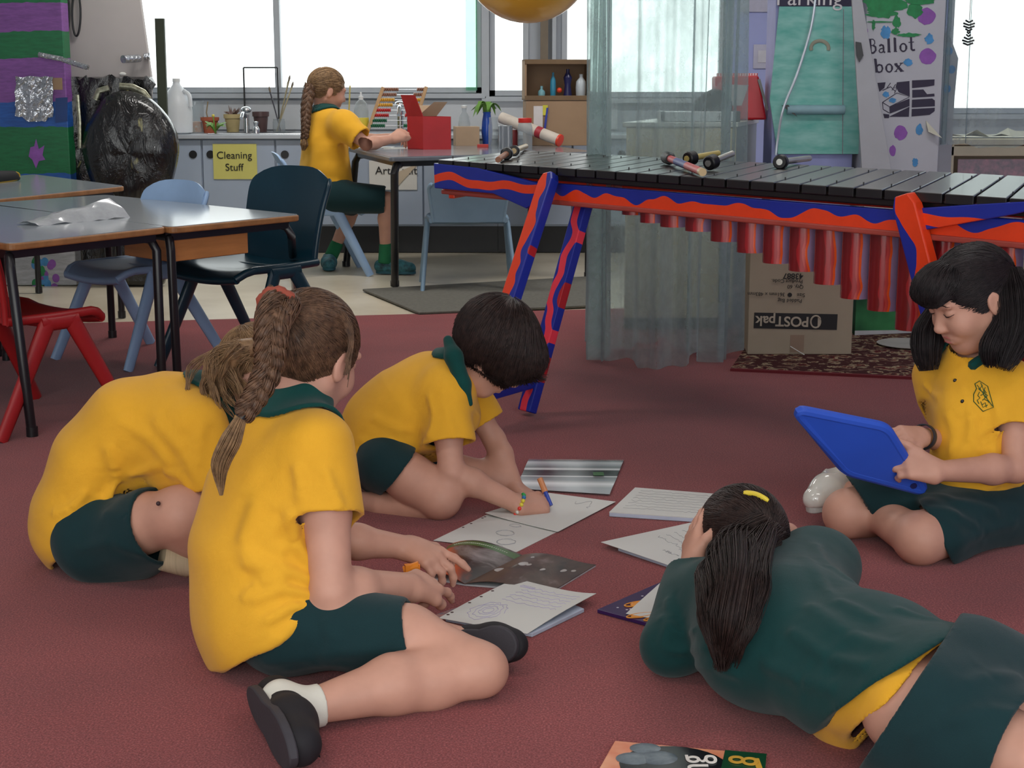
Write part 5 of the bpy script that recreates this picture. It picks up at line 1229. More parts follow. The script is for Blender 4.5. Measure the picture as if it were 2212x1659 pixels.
def build_p5():
    """person lying on the stomach, propped on elbows"""
    tho, lum, pel = gp(1688, 1374, .117), gp(1858, 1438, .108), gp(2035, 1512, .115)
    ax = (tho - pel).normalized(); side = Vector((-ax.y, ax.x, 0)).normalized()      # side points to the near, left-hand flank
    if side.y > 0: side = -side
    upp = at(1640, 1295, 2.90); nck = at(1612, 1245, 2.97)
    per = thing('person', 'person lying on the stomach in dark green jumper with dark ponytail and yellow hair clip', 'person', (tho.x, tho.y, 0))
    hd = Head(at(1597, 1172, 3.04), (-.30, .93, -.10), (.05, .05, 1), 1.08)
    shL, elL, wrL = at(1548, 1312, 2.86), at(1452, 1392, 2.80), at(1494, 1215, 2.98)
    shR, elR, wrR = at(1762, 1228, 3.02), at(1775, 1235, 3.16), at(1706, 1160, 3.13)
    hipN, hipF = pel + side * .075, pel - side * .075; knN, knF = gp(2330, 1690, .07), gp(2420, 1590, .07)
    body = torso_prims([pel, lum, tho, upp], [.080, .072, .083, .062], side, 1.40)
    body += [(rc(upp, shR, .046, .036), .03), (rc(upp, shL, .046, .036), .03)]
    body += [(rc(upp, hd.P(-.03, 0, -.06), .045, .045), .03)] + arm(shL, elL, wrL, 1.05) + arm(shR, elR, wrR, 1.0) + limb([hipN, knN], [.078, .06], .03) + limb([hipF, knF], [.078, .06], .03) + hd.prims(False)
    hL = hand(wrL, hd.P(.02, -.085, .02) - wrL, (-.9, -.4, .1), side=1, curl=.15, s=1.0, thumb=(.9, .2)); hR = hand(wrR, hd.P(.03, .082, .0) - wrR, (.9, -.4, .1), side=-1, curl=.2, s=1.0, thumb=(.9, .2))
    sdf_obj('body', [(U(body + hL + hR, .02), *bounds(pel, upp, hd.C, wrL, elL, shR, knN, knF, m=.14), .0045)], M_skin, per)
    hemc = gp(1925, 1425, .12); cam0 = Vector((0, 0, CAMH))
    def cutp(a, b_):
        n = ray(*a).cross(ray(*b_)).normalized()
        return n if n.x > 0 else -n
    hn = cutp((2060, 1362), (1782, 1545)); hn2 = cutp((2062, 1366), (1878, 1545)); hn3 = cutp((2062, 1345), (1920, 1560)); hemp = pl(cam0, hn)
    out = [(f, k, [hemp]) for f, k in torso_prims([pel, lum, tho, upp], [.117, .115, .116, .094], side, 1.38)]
    out += [(rc(tho - side * .05, shR, .09, .085), .07), (rc(tho + side * .04, shL, .09, .085), .07), (rc(upp, nck, .075, .062), .04),
            (rc(shL, elL, .066, .054), .05), (rc(elL, elL.lerp(wrL, .88), .055, .042), .03, [pl(elL.lerp(wrL, .86), wrL - elL)]),
            (rc(shR, elR, .068, .06), .04), (rc(elR, elR.lerp(wrR, .88), .056, .040), .03, [pl(elR.lerp(wrR, .86), wrR - elR)])]
    rn = at
    g = garment(floor_clip(out), .009, fold=creases(floor_clip(out), [((1730, 1200), (1800, 1290), (1900, 1340), .007, .014), ((1740, 1300), (1830, 1370), (1930, 1400), .007, .014), ((1700, 1360), (1790, 1420), (1880, 1440), .007, .013), ((1640, 1430), (1730, 1470), (1810, 1490), .006, .014), ((1440, 1290), (1450, 1340), (1430, 1400), .007, .012), ((1420, 1330), (1470, 1370), (1500, 1360), .007, .011), ((1430, 1400), (1480, 1410), (1530, 1400), .006, .010), ((1470, 1440), (1540, 1440), (1600, 1460), .006, .011), ((1860, 1240), (1930, 1310), (2030, 1340), .006, .014), ((1760, 1170), (1790, 1220), (1850, 1260), .006, .014)], seed=23, amp=.003),
            minus=[U([(rc(upp, hd.P(0, 0, -.04), .050, .05),)], .01)])
    sdf_obj('jumper', [(g, *bounds(pel, tho, upp, shL, elL, wrL, shR, elR, nck, m=.16), .0045)], M_grn, per)
    # yellow polo hem showing under the jumper
    o2 = torso_prims([pel, lum, tho], [.110, .108, .106], side, 1.38); o2 = [(f, k, [pl(cam0, hn2)]) for f, k in o2]
    o2 += [(rc(at(1850, 1470, 2.58), at(1835, 1560, 2.52), .055, .045), .05, [pl(at(1872, 1560, 2.5), hn2 + Vector((.2, 0, -.2)))])]
    g2 = garment(floor_clip(o2), .008, fold=fold_fn([(at(1850, 1480, 2.5), at(1830, 1570, 2.48), .006, .012), (at(1890, 1450, 2.5), at(1870, 1560, 2.48), .005, .01)], seed=3, amp=.003))
    sdf_obj('polo_shirt', [(g2, *bounds(pel, lum, at(1835, 1560, 2.52), m=.16), .004)], M_yel, per)
    so = [(rc(pel + side * .06, pel - side * .06, .112, .112), .05), (rc(pel, lum, .11, .098, w=side, q=1.3), .03), (rc(hipN, hipN.lerp(knN, .8), .115, .098), .05), (rc(hipF, hipF.lerp(knF, .8), .115, .098), .05)]
    gs = garment(floor_clip(so), .009, clips=[pl(cam0, -hn3), pl(hipN.lerp(knN, .62), knN - hipN)], fold=creases(floor_clip(so), [((2080, 1480), (2140, 1460), (2205, 1470), .006, .014), ((2050, 1560), (2130, 1530), (2205, 1540), .006, .014), ((1960, 1600), (2030, 1560), (2100, 1550), .005, .014)], seed=31, amp=.003))
    sdf_obj('shorts', [(gs, *bounds(pel, hipN, hipF, lum, hipN.lerp(knN, .8), hipF.lerp(knF, .8), m=.15), .0045)], M_sho, per)
    # hair
    tie = hd.P(-.112, .005, .040); e = tdir(hd, tie); ho = hair_cap('hair', hd, e, H_dark, per, n=4500, seed=41, ears=(), nape=-.07, h=.003, faceR=(.075, .085, .11), fc=(.085, 0, -.05))
    rng = random.Random(6); b = MB()
    def onb(x, y, l): p = surf(x, y, g); return p - ray(x, y).normalized() * l
    P = [tie, at(1598, 1190, 2.89), onb(1594, 1262, .050), onb(1582, 1350, .045), onb(1556, 1445, .012)]
    core(b, P, [.034, .048, .044, .030, .005], k=.84); lock(b, P, [.040, .058, .055, .040, .010], n=500, r=.0010, rng=rng, wave=.005, end=.25, m=20, flat=.9)
    for k in range(34):
        x = rng.uniform(-66, 60); ph = rng.uniform(0, 6.3); A_ = rng.uniform(4, 10)
        pts = [tie + Vector((rng.gauss(0, .008), 0, rng.gauss(0, .008)))] + [onb(1597 + x * w_ + A_ * math.sin(ph + q_), y_ + rng.uniform(-8, 8), l_) for q_, (y_, w_, l_) in enumerate(((1225, 1.0, .055), (1275, 1.0, .055), (1325, .85, .05), (1375, .65, .04), (1425 + rng.uniform(-25, 22), .4, .015)))]
        pts = [p + Vector((-.004 * q_, 0, 0)) for q_, p in enumerate(pts)]
        lock(b, pts, [.010, .013, .013, .012, .008, .002], n=40, r=.0009, rng=rng, wave=.001, m=22)
    b.obj('ponytail', H_dark, ho, smooth=True, angle=0)
    capf = U([(hd.E((-.014, 0, .020), (.102, .082, .093)), .01)], .01); cl3 = [surf(x, y, capf) for x, y in ((1606, 1064), (1634, 1068), (1660, 1082))]
    MB().tube(arc_pts([p if p is not None else hd.P(0, .03, .1) for p in cl3], 10), [.0035] + [.0055] * 9 + [.0035], 10).obj('hair_clip', mat('yellow hair clip', (226, 200, 60), .35), ho, smooth=True)
build_p5()
def build_p6():
    """person sitting at the back table"""
    F = Vector((.95, .3, 0)).normalized(); Rt = Vector((.3, -.95, 0))
    pel, lum, tho, upp, nck = at(712, 412, 9.02), at(702, 365, 9.02), at(700, 310, 9.02), at(702, 262, 9.02), at(704, 240, 9.02)
    per = thing('person', 'person with a braid sitting at the back table in yellow polo, seen from behind', 'person', (pel.x, pel.y, 0))
    hd = Head(at(708, 193, 9.03), (.86, .35, -.22), (.2, 0, 1), 1.08)
    shR, elR, wrR = at(742, 272, 8.86), at(792, 312, 8.80), at(848, 300, 8.92); shL, elL, wrL = at(690, 268, 9.17), at(780, 305, 9.22), at(845, 296, 9.18)
    hipR, knR, anR = at(722, 425, 8.90), at(838, 432, 8.92), at(832, 558, 8.95); hipL, knL, anL = at(716, 420, 9.12), at(768, 440, 9.30), at(716, 552, 9.26)
    body = torso_prims([pel, lum, tho, upp], [.09, .08, .085, .06], Rt, 1.4) + [(rc(upp, hd.P(-.03, 0, -.05), .045, .042), .03)]
    body += [(rc(upp, shR, .046, .036), .03), (rc(upp, shL, .046, .036), .03)]
    body += arm(shR, elR, wrR, 1.15) + arm(shL, elL, wrL, 1.1) + legp(hipR, knR, anR, 1.0) + legp(hipL, knL, anL, 1.0) + hd.prims()
    hR = hand(wrR, (.8, .3, .5), (0, -.8, .5), side=1, curl=.7, s=1.1); hL = hand(wrL, (.9, -.2, -.1), (0, 0, 1), side=-1, curl=.6, s=1.0)
    sdf_obj('body', [(U(body + hR + hL, .02), *bounds(pel, hd.C, wrR, wrL, knR, anR, anL, knL, m=.14), .007)], M_skin, per)
    out = [(f, k, [pl(at(712, 432, 9.0), Vector((.35, 0, -1)))]) for f, k in torso_prims([pel - Vector((0, 0, .06)), pel, lum, tho, upp], [.13, .128, .128, .122, .09], Rt, 1.3)]
    dR = (elR - shR).normalized(); dL = (elL - shL).normalized()
    out += [(rc(upp, shR, .085, .072), .05), (rc(shR, shR + dR * .2, .074, .078), .05, [pl(shR + dR * .13, dR)]), (rc(shL, shL + dL * .2, .06, .07), .05, [pl(shL + dL * .15, dL)]), (rc(upp, nck, .066, .055), .03)]
    g = garment(out, .012, fold=fold_fn([(at(720, 300, 8.85), at(745, 350, 8.85), .01, .03), (at(660, 380, 8.9), at(740, 400, 8.85), .01, .02)], seed=2, amp=.004))
    sdf_obj('polo_shirt', [(g, *bounds(pel - Vector((0, 0, .1)), tho, upp, shR, shL, m=.18), .007)], M_yel, per)
    cf = collar(g, nck, .10, hd.C - nck, U([(rc(nck - (hd.C - nck) * .2, hd.P(0, 0, -.06), .046, .048),)], .01), up=.05); sdf_obj('collar', [(cf, *bounds(nck, m=.13), .005)], M_coll, per)
    so = [(rc(pel + Rt * .07, pel - Rt * .07, .105, .105), .05), (rc(hipR, knR, .095, .078), .05, [pl(hipR.lerp(knR, .95), knR - hipR)]), (rc(hipL, knL, .09, .08), .05, [pl(hipL.lerp(knL, .9), knL - hipL)])]
    sdf_obj('shorts', [(garment(so, .012), *bounds(pel, hipR, knR, knL, m=.17), .007)], M_sho, per)
    M_tr = mat('teal and black trainer', (24, 52, 58), .6, c2=(60, 130, 140), nscale=30); M_gs = mat('green sock', (30, 110, 70), .9)
    for an, kn, toe in ((anR, knR, at(884, 572, 8.95)), (anL, knL, at(712, 585, 9.02))):
        h_ = an + Vector((-.02, .02, 0)); h_.z = .02; toe.z = .02; shoe('shoe', h_ + (h_ - toe).normalized() * .03, h_ + (toe - h_).normalized() * .19, (0, 0, 1), M_tr, mat('teal sole', (40, 96, 110), .6), per, s=1.2, w=.042)
        d = (kn - an).normalized(); sock_part(an + d * .07, an - d * .03, .038, .040, M_gs, per, h=.006)
    e = tdir(hd, hd.P(-.10, .0, .0)); ho = hair_cap('hair', hd, e, H_sand, per, n=900, seed=51, ears=(1,), r=.0018, h=.006)
    b = MB(); pth = [hd.P(-.10, .02, .0), at(662, 230, 8.90), at(660, 270, 8.86), at(658, 300, 8.85)]
    core(b, pth, [.03, .028, .024, .016], k=.7); braid(b, pth, w=.026, w1=.015, turns=7, n=14, thick=.020); b.obj('braid', H_brown, ho, smooth=True, angle=0)
    b = MB(); lock(b, [pth[-1], at(657, 312, 8.85), at(655, 325, 8.86)], [.012, .024, .008], n=60, r=.002); b.obj('braid_tail', H_sand, ho, smooth=True, angle=0)
build_p6()
# ================================================================ papers and books on the carpet
M_paper = mat('white drawing paper', (206, 208, 204), .75, var=.03, nscale=4)
M_pedge = mat('pale blue page block', (176, 186, 204), .7)
M_grey = mat('grey pencil line', (160, 162, 166), .8); M_pur = mat('purple pencil line', (178, 170, 206), .8)
def grid4(c, n=12, m=9, z=lambda u, v: 0.0):
    a, b, cc, d = (Vector(p) for p in c); out = []
    for i in range(n + 1):
        r = []
        for j in range(m + 1):
            u, v = i / n, j / m; p = a * (1 - u) * (1 - v) + b * u * (1 - v) + cc * u * v + d * (1 - u) * v; r.append(Vector((p.x, p.y, p.z + z(u, v))))
        out.append(r)
    return out
def interp4(c, u, v, dz=0.0):
    a, b, cc, d = (Vector(p) for p in c); p = a * (1 - u) * (1 - v) + b * u * (1 - v) + cc * u * v + d * (1 - u) * v; p.z += dz; return p
def sheet_on(name, label, px, z0, m=None, zf=lambda u, v: 0.0, th=.0008, cat='paper', group=None, marks=(), mk=None, holes=0):
    """px: four picture corners on the floor plane"""
    c = [gp(x, y, z0) for x, y in px]; cc = sum(c, Vector()) / 4; t = thing(name, label, cat, (cc.x, cc.y, 0), group=group)
    o = MB().sheet(grid4(c, z=zf), th).obj('sheet', m or M_paper, t, smooth=True, angle=60)
    b = MB()
    for k in range(holes):
        v = (.08, .13, .35, .5, .65, .87, .92)[k]; p = interp4(c, .03, v); b.cyl((p.x, p.y, p.z + zf(.03, v) + .0003), (p.x, p.y, p.z + zf(.03, v) + .0012), .0035, seg=10)
    if holes: b.obj('punch_holes', mat('dark hole', (70, 44, 44), .9), o)
    if marks:
        b = MB()
        for L in marks:
            P = [interp4(c, u, v, zf(u, v) + .0012) for u, v in L]
            if len(P) > 1: b.tube(P, .0005, 4)
        b.obj('drawing', mk or M_grey, o)
    return t, c
rg = random.Random(12)
def scrib(u0, v0, ru, rv, n=26, loops=2.2, jit=.01): return [(u0 + ru * math.cos(loops * 2 * PI * k / n) * (1 + rg.gauss(0, jit * 8)), v0 + rv * math.sin(loops * 2 * PI * k / n) * (1 + rg.gauss(0, jit * 8))) for k in range(n + 1)]
def writing(u0, u1, v, n=22): return [(u0 + (u1 - u0) * k / n, v + rg.gauss(0, .012)) for k in range(n + 1)]
# nearest sheet with its pad
padc = [gp(1116, 1262, .001), gp(1262, 1322, .001), gp(1150, 1376, .001), gp(962, 1342, .001)]
tag(MB().prism([(p.x, p.y, .0006) for p in padc], (0, 0, .008)).obj('writing_pad', M_pedge, bevel=.001), 'pale blue writing pad under the purple pencil drawing', 'pad')
sheet_on('drawing_paper', 'white punched sheet with purple pencil rings on the pad near the black shoe', [(1114, 1250), (1288, 1294), (1139, 1370), (948, 1336)], .010, zf=lambda u, v: .012 * u ** 4 * (1 - v) + .003 * math.sin(3 * v), holes=7, mk=M_pur,
         marks=[scrib(.32, .72, .16 * s, .18 * s, 30, 1) for s in (1, .75, .5, .3)] + [writing(.25, .9, .12 + .07 * k) for k in range(6)] + [[(.18, .10), (.34, .10), (.34, .14), (.18, .14), (.18, .12), (.34, .12)]])
b = MB().prism([gp(940, 1334, .0006), gp(985, 1318, .0006), gp(1000, 1330, .0006), gp(955, 1345, .0006)], (0, 0, .006)); tag(b.obj('picture_book', mat('dark patterned cover', (60, 40, 90), .4, c2=(170, 90, 60), nscale=60)), 'dark patterned book poking out left of the purple drawing', 'book')
# open magazine
mg = thing('magazine', 'open glossy magazine with dark space pictures and orange glow', 'magazine', gp(1110, 1225))
def space(name, base, hi, seed=0, orange=False):
    N = NT(name); N.set(.35, coat=.1); v = N.co((1, 1, 1)); a = N.noise(v, 9, 4, .6, .6)
    col = N.ramp(a, [(.3, s2l(base)), (.55, s2l(hi)), (.8, s2l((150, 140, 140)))])
    if orange:
        tc = N.n('ShaderNodeTexCoord'); sp = N.n('ShaderNodeSeparateXYZ'); N.l(tc.outputs['Generated'], sp.inputs[0])
        f = N.math('ADD', sp.outputs[0], N.math('MULTIPLY', N.math('SUBTRACT', a, .5), .6)); mx = N.n('ShaderNodeMix', data_type='RGBA'); N.l(N.ramp(f, [(.12, (1, 1, 1)), (.38, (0, 0, 0))]), mx.inputs['Factor'])
        N.l(col, mx.inputs['A']); mx.inputs['B'].default_value = s2l((230, 100, 50)) + (1,); col = mx.outputs['Result']
    N.l(col, N.b.inputs['Base Color']); return N.m
lp = [gp(968, 1180, .012), gp(1128, 1200, .004), gp(1003, 1262, .004), gp(925, 1248, .004)]
pg = MB().sheet(grid4(lp, z=lambda u, v: .022 * math.sin(PI * u ** .8) * (1 - .3 * v)), .0015).obj('left_page', space('dark space page', (22, 14, 16), (58, 38, 36), orange=True), mg, smooth=True)
zf = lambda u, v: .022 * math.sin(PI * u ** .8) * (1 - .3 * v)
MB().sheet([[interp4(lp, i / 12, v, zf(i / 12, v) + .0012) for v in (.03, .15)] for i in range(13)], .0005).obj('green_stripe', mat('green printed stripe', (70, 100, 56), .3), pg, smooth=True)
b = MB()
for k in range(26): u = .12 + .76 * k / 26; p = interp4(lp, u, .09, zf(u, .09) + .0018); b.box(p, (.0035, .004, .0006), rot=rg.uniform(0, 3))
b.obj('print', mat('pale print', (190, 200, 180), .5), pg)
rp = [gp(1131, 1199, .006), gp(1287, 1221, .004), gp(1195, 1277, .004), gp(1004, 1262, .004)]
zr = lambda u, v: .016 * math.sin(PI * min(1, u * 1.1)) * (1 - u)
pr = MB().sheet(grid4(rp, z=zr), .0015).obj('right_page', space('grey brown space page', (44, 38, 38), (88, 72, 66)), mg, smooth=True)
b = MB()
for u, v, r in ((.55, .45, .010), (.3, .38, .016), (.15, .6, .016), (.75, .35, .012), (.25, .15, .007), (.85, .3, .01)): p = interp4(rp, u, v, zr(u, v) + .0012); b.sphere(p, (r, r * .9, .0004), 16, 6)
b.obj('planets', mat('pale printed planets', (176, 160, 150), .4, c2=(190, 200, 204), nscale=18), pr, smooth=True)
MB().prism([(p.x, p.y, .0006) for p in (lp[3], lp[2], rp[2], rp[1], rp[0], lp[1], lp[0])], (0, 0, .003)).obj('cover', mat('white cover', (190, 196, 200), .4), mg)
# two big drawing sheets
sheet_on('drawing_paper', 'white sheet with small pencil planets in front of the kneeling person', [(1052, 1112), (1208, 1146), (1116, 1192), (936, 1168)], .0012, zf=lambda u, v: .001 * math.sin(5 * u), holes=4,
         marks=[scrib(.55, .45, .10, .10, 26, 2.3), scrib(.72, .72, .10, .11, 30, 2.6), [(.62, .88), (.75, .86), (.82, .95), (.70, .96)], scrib(.5, .16, .07, .05, 16, 1.3)])
sheet_on('drawing_paper', 'white sheet the kneeling person is drawing a curve on', [(1186, 1066), (1330, 1085), (1205, 1150), (1048, 1114)], .0026, zf=lambda u, v: .001 + .006 * (1 - u) ** 3 * v,
         marks=[[(.55 + .012 * k, .16 + .07 * math.sin(k * .35)) for k in range(20)], [(.78, .2), (.82, .24), (.80, .28), (.84, .3)]])
# laminated poster, its reflections and white highlights painted into the colour bands
sv = NT('silver print with painted highlights'); sv.set(.24, metal=0.0); tc = sv.n('ShaderNodeTexCoord'); sp = sv.n('ShaderNodeSeparateXYZ'); sv.l(tc.outputs['UV'], sp.inputs[0])
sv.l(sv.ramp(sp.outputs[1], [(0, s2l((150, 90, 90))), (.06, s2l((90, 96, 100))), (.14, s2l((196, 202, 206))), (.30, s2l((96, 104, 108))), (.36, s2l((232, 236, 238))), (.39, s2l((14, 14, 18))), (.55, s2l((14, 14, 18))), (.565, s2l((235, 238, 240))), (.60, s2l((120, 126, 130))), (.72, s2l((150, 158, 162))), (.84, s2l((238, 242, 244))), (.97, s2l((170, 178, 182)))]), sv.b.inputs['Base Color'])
c = [gp(1143, 994, .001), gp(1348, 996, .001), gp(1317, 1071, .001), gp(1112, 1058, .001)]
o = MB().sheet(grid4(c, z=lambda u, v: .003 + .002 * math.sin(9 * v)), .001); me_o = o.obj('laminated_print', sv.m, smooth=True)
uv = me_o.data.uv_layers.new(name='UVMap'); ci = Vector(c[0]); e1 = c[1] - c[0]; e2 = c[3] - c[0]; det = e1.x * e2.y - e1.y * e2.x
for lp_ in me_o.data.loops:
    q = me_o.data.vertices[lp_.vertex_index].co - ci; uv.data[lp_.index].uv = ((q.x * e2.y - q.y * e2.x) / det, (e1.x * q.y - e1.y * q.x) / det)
tag(me_o, 'silver and black laminated print with painted highlights lying behind the drawing sheets', 'print')
MB().box(interp4(c, .80, .47, .0065), (.030, .035, .001)).obj('green_label', mat('green label', (60, 110, 60), .4), me_o)
# exercise book
eb = thing('exercise_book', 'white topped exercise book between silver print and dark ponytail', 'book', gp(1430, 1090))
c = [gp(1372, 1052, .014), gp(1600, 1070, .014), gp(1572, 1122, .014), gp(1316, 1105, .014)]
MB().prism([(p.x, p.y, .001) for p in c], (0, 0, .010)).obj('page_block', M_pedge, eb, bevel=.001)
MB().prism([(p.x, p.y, .011) for p in c], (0, 0, .002)).obj('top_page', M_paper, eb)
b = MB()
for k in range(8): b.tube([interp4(c, u, v, .0) for u, v in writing(.08, .75, .12 + .1 * k, 26)], .0004, 4)
b.obj('handwriting', M_grey, eb)
sheet_on('worksheet', 'loose punched worksheet beside the elbow of the lying person', [(1499, 1128), (1560, 1180), (1452, 1224), (1298, 1175)], .009, zf=lambda u, v: .004 * v * (1 - u), marks=[writing(.7, .9, .55), writing(.6, .85, .7)] + [writing(.2, .8, .1 + .1 * k) for k in range(5)], holes=0)
c = [gp(1500, 1140, .001), gp(1590, 1180, .001), gp(1460, 1232, .001), gp(1335, 1190, .001)]
tag(MB().prism([(p.x, p.y, .001) for p in c], (0, 0, .006)).obj('writing_pad', M_pedge, bevel=.001), 'pale blue pad under the worksheet beside the lying person', 'pad')
# purple planet book
c = [gp(1446, 1256, .001), gp(1560, 1330, .001), gp(1430, 1362, .001), gp(1290, 1324, .001)]
pb = MB().prism([(p.x, p.y, .001) for p in c], (0, 0, .008)).obj('picture_book', mat('deep purple glossy cover', (52, 30, 82), .3, var=.1), bevel=.001)
tag(pb, 'purple book with orange planets partly under the green elbow', 'book'); b = MB(); b2 = MB()
for u, v, r in ((.30, .62, .030), (.55, 1.0 - .12, .022), (.75, .85, .018)): p = interp4(c, u, v, .0092); b.sphere(p, (r, r * .62, .0008), 20, 6, R=Matrix.Rotation(.5, 3, 'Z')); b.tube([p + Vector((r * 1.5 * math.cos(a) * .9, r * .5 * math.sin(a) + r * .5 * math.cos(a), .0005)) for a in np.linspace(0, 6.28, 20)], .0016, 5)
b.obj('printed_planets', mat('orange printed planet', (224, 150, 60), .35), pb, smooth=True)
for k in range(26): p = interp4(c, rg.uniform(.03, .97), rg.uniform(.1, .97), .0094); b2.sphere(p, (.003, .003, .0004), 6, 4)
b2.obj('printed_stars', mat('white printed star', (210, 205, 220), .4), pb)
sheet_on('note_sheet', 'small white sheet on top of the purple planet book', [(1432, 1260), (1490, 1290), (1440, 1342), (1352, 1326)], .0105, zf=lambda u, v: .006 * (1 - v) * (1 - u))
# book at the bottom edge of the picture
cb = [gp(1328, 1604, .002), gp(1656, 1634, .002), gp(1640, 1800, .002), gp(1240, 1760, .002)]
bb = thing('magazine', 'glossy orange and black magazine with green spine panel at the bottom edge', 'magazine', cb[0])
cv = MB().prism([(p.x, p.y, .001) for p in cb], (0, 0, .005)).obj('cover', mat('peach orange print', (222, 120, 84), .25, c2=(232, 176, 140), nscale=9), bb, bevel=.002)
def on_c(pts, dz=.0062): return [interp4([Vector((p.x, p.y, 0)) for p in cb], u, v, dz) for u, v in pts]
MB().prism(on_c([(.73, 0), (1, 0), (1, 1), (.73, 1)]), (0, 0, .0006)).obj('green_panel', mat('dark green print', (18, 66, 40), .3), cv)
MB().prism(on_c([(.5 + .34 * math.cos(a) - .06, .28 + .27 * math.sin(a)) for a in np.linspace(0, 6.2, 28)]), (0, 0, .0005)).obj('black_oval', mat('black print', (20, 20, 26), .25), cv)
for u, v, r in ((.22, .08, .026), (.18, .24, .03), (.32, .2, .034)): MB().sphere(on_c([(u, v)], .0068)[0], (r, r * .8, .001), 18, 6).obj('printed_rocks', mat('blue grey printed rock', (70, 84, 96), .3, c2=(120, 132, 140), nscale=30), cv, smooth=True)
p = on_c([(.56, .25)], .0068)[0]; text('lettering', 'ng', .075, p, (0, 1, 0), (-1, 0, 0), mat('white print', (226, 222, 216), .4), cv)
M_gold = mat('gold print', (206, 160, 60), .4)
p = on_c([(.87, .14)], .0072)[0]; text('lettering', '8', .07, p, (.3, 1, 0), (-1, .3, 0), M_gold, cv); MB().box(on_c([(.95, .15)], .0070)[0], (.010, .038, .0006)).obj('gold_bar', M_gold, cv)

# ================================================================ things on the school desks
def pouch():
    t0 = [gp(48, 474, zA), gp(80, 502, zA), gp(232, 497, zA), gp(255, 445, zA), gp(205, 430, zA)]
    P = [[None] * 7 for _ in range(12)]; r2 = random.Random(4)
    a, b_ = gp(60, 488, zA), gp(238, 468, zA); d = b_ - a; n_ = Vector((-d.y, d.x, 0)).normalized()
    for i in range(12):
        for j in range(7):
            u, v = i / 11, j / 6; w = .10 + .09 * u
            P[i][j] = a + d * u + n_ * ((v - .5) * w) + Vector((0, 0, .003 + (.012 + .050 * u) * math.sin(PI * v) + r2.gauss(0, .003)))
    return tag(MB().sheet(P, .0008).obj('plastic_pouch', clear('cloudy clear plastic', (235, 238, 240), .45, .12, .35, 14, diff=(196, 200, 204)), smooth=True, angle=20), 'crumpled clear plastic pouch lying on the nearest desk', 'pouch')
pouch()
t = thing('pencil_case', 'black zip pencil case with yellow trim on the farthest desk', 'pencil case', gp(10, 400, zA)); a, b_ = gp(-60, 402, zA), gp(30, 392, zA); d = b_ - a
MB().tube([a + Vector((0, 0, .03)), a + d * .5 + Vector((0, 0, .032)), b_ + Vector((0, 0, .028)), b_ + d * .12 + Vector((0, 0, .012))], [.028, .030, .024, .010], 14).obj('bag', mat('black nylon', (26, 26, 28), .7), t, smooth=True)
MB().tube(arc_pts([a + Vector((0, -.02, .046)), b_ + Vector((0, -.012, .046)), b_ + d * .16 + Vector((0, -.01, .02)), b_ + Vector((0, -.03, .006)), a + Vector((0, -.04, .006))], 20), .0045, 8).obj('trim', mat('yellow trim', (196, 160, 50), .6), t, smooth=True)

# ================================================================ things on the back table
def onT(px, py, z=zT):
    p = gp(px, py, z)
    if p.y > 9.5: q = at(px, py, 9.5 + .12 * (p.y - 9.5)); p = Vector((q.x, q.y, z))
    return p
M_kraft = mat('brown cardboard', (150, 124, 98), .8, var=.07, nscale=5); M_kraft2 = mat('pale cardboard', (168, 144, 118), .8, var=.06)
M_red = mat('red painted card', (168, 34, 40), .55, var=.08); M_cglass = clear('clear glass', (240, 244, 245), .72, .03, .1, 20, diff=(190, 196, 200))
n0 = at(914, 321, 9.02); n0.z = zT + .001; l0 = n0 + Vector((-.095, .10, 0)); r0_ = n0 + Vector((.155, .03, 0)); hB = .185; rb = thing('cardboard_box', 'open red cardboard box with raised flaps on the back table', 'box', n0); up = Vector((0, 0, hB)); k0 = l0 + (r0_ - n0)
w = MB()
for a, b_ in ((n0, l0), (n0, r0_), (r0_, k0), (l0, k0)):
    nn = (b_ - a).cross(Vector((0, 0, 1))).normalized() * .004; w.prism([a, b_, b_ + up, a + up], nn)
w.prism([n0, r0_, k0, l0], (0, 0, .004)); w.obj('box_walls', M_red, rb)
e = (l0 - n0).normalized(); f_ = (r0_ - n0).normalized()
MB().prism([n0 + up, l0 + up, l0 + up + Vector((-.035, -.01, .12)), n0 + up + Vector((-.045, -.01, .12))], (.004, .0, 0)).obj('flap', M_red, rb)
MB().prism([n0 + up + f_ * .05 + e * .12, r0_ + up + e * .12, r0_ + up + e * .10 + Vector((.05, 0, .08)), n0 + up + f_ * .08 + e * .10 + Vector((.05, 0, .08))], (0, .004, 0)).obj('flap', M_kraft2, rb)
MB().prism([l0 + up, k0 + up, k0 + up + Vector((-.02, .05, .06)), l0 + up + Vector((.02, .05, .06))], (0, .004, 0)).obj('flap', M_kraft2, rb)
def boxT(name, label, pn, pr, depth, h, m, cat='box', rise=0.0, bev=.002):
    a, b_ = onT(*pn), onT(*pr); d = (b_ - a); q = Vector((-d.y, d.x, 0)).normalized() * depth
    return tag(MB().prism([a, b_, b_ + q, a + q], (0, 0, h)).obj(name, m, bevel=bev), label, cat)
boxT('small_carton', 'small plain cardboard carton right of the red box', (985, 315), (1036, 312), .12, .115, M_kraft2)
def lathe_thing(name, label, cat, p, prof, m, extra=(), group=None, seg=24):
    t = thing(name, label, cat, p, group=group); MB().lathe([(r, z) for r, z in prof], p, seg).obj('vessel', m, t, smooth=True, angle=50)
    for nm, pf, mm in extra: MB().lathe(pf, p, seg).obj(nm, mm, t, smooth=True, angle=50)
    return t
lathe_thing('glass_bottle', 'empty clear bottle behind the small carton', 'bottle', onT(1003, 302), [(.034, 0), (.036, .01), (.036, .13), (.030, .17), (.014, .20), (.014, .225), (.016, .226)], M_cglass, [('cap', [(.016, .222), (.017, .224), (.017, .238), (.0, .240)], mat('white cap', (220, 222, 222), .4))])
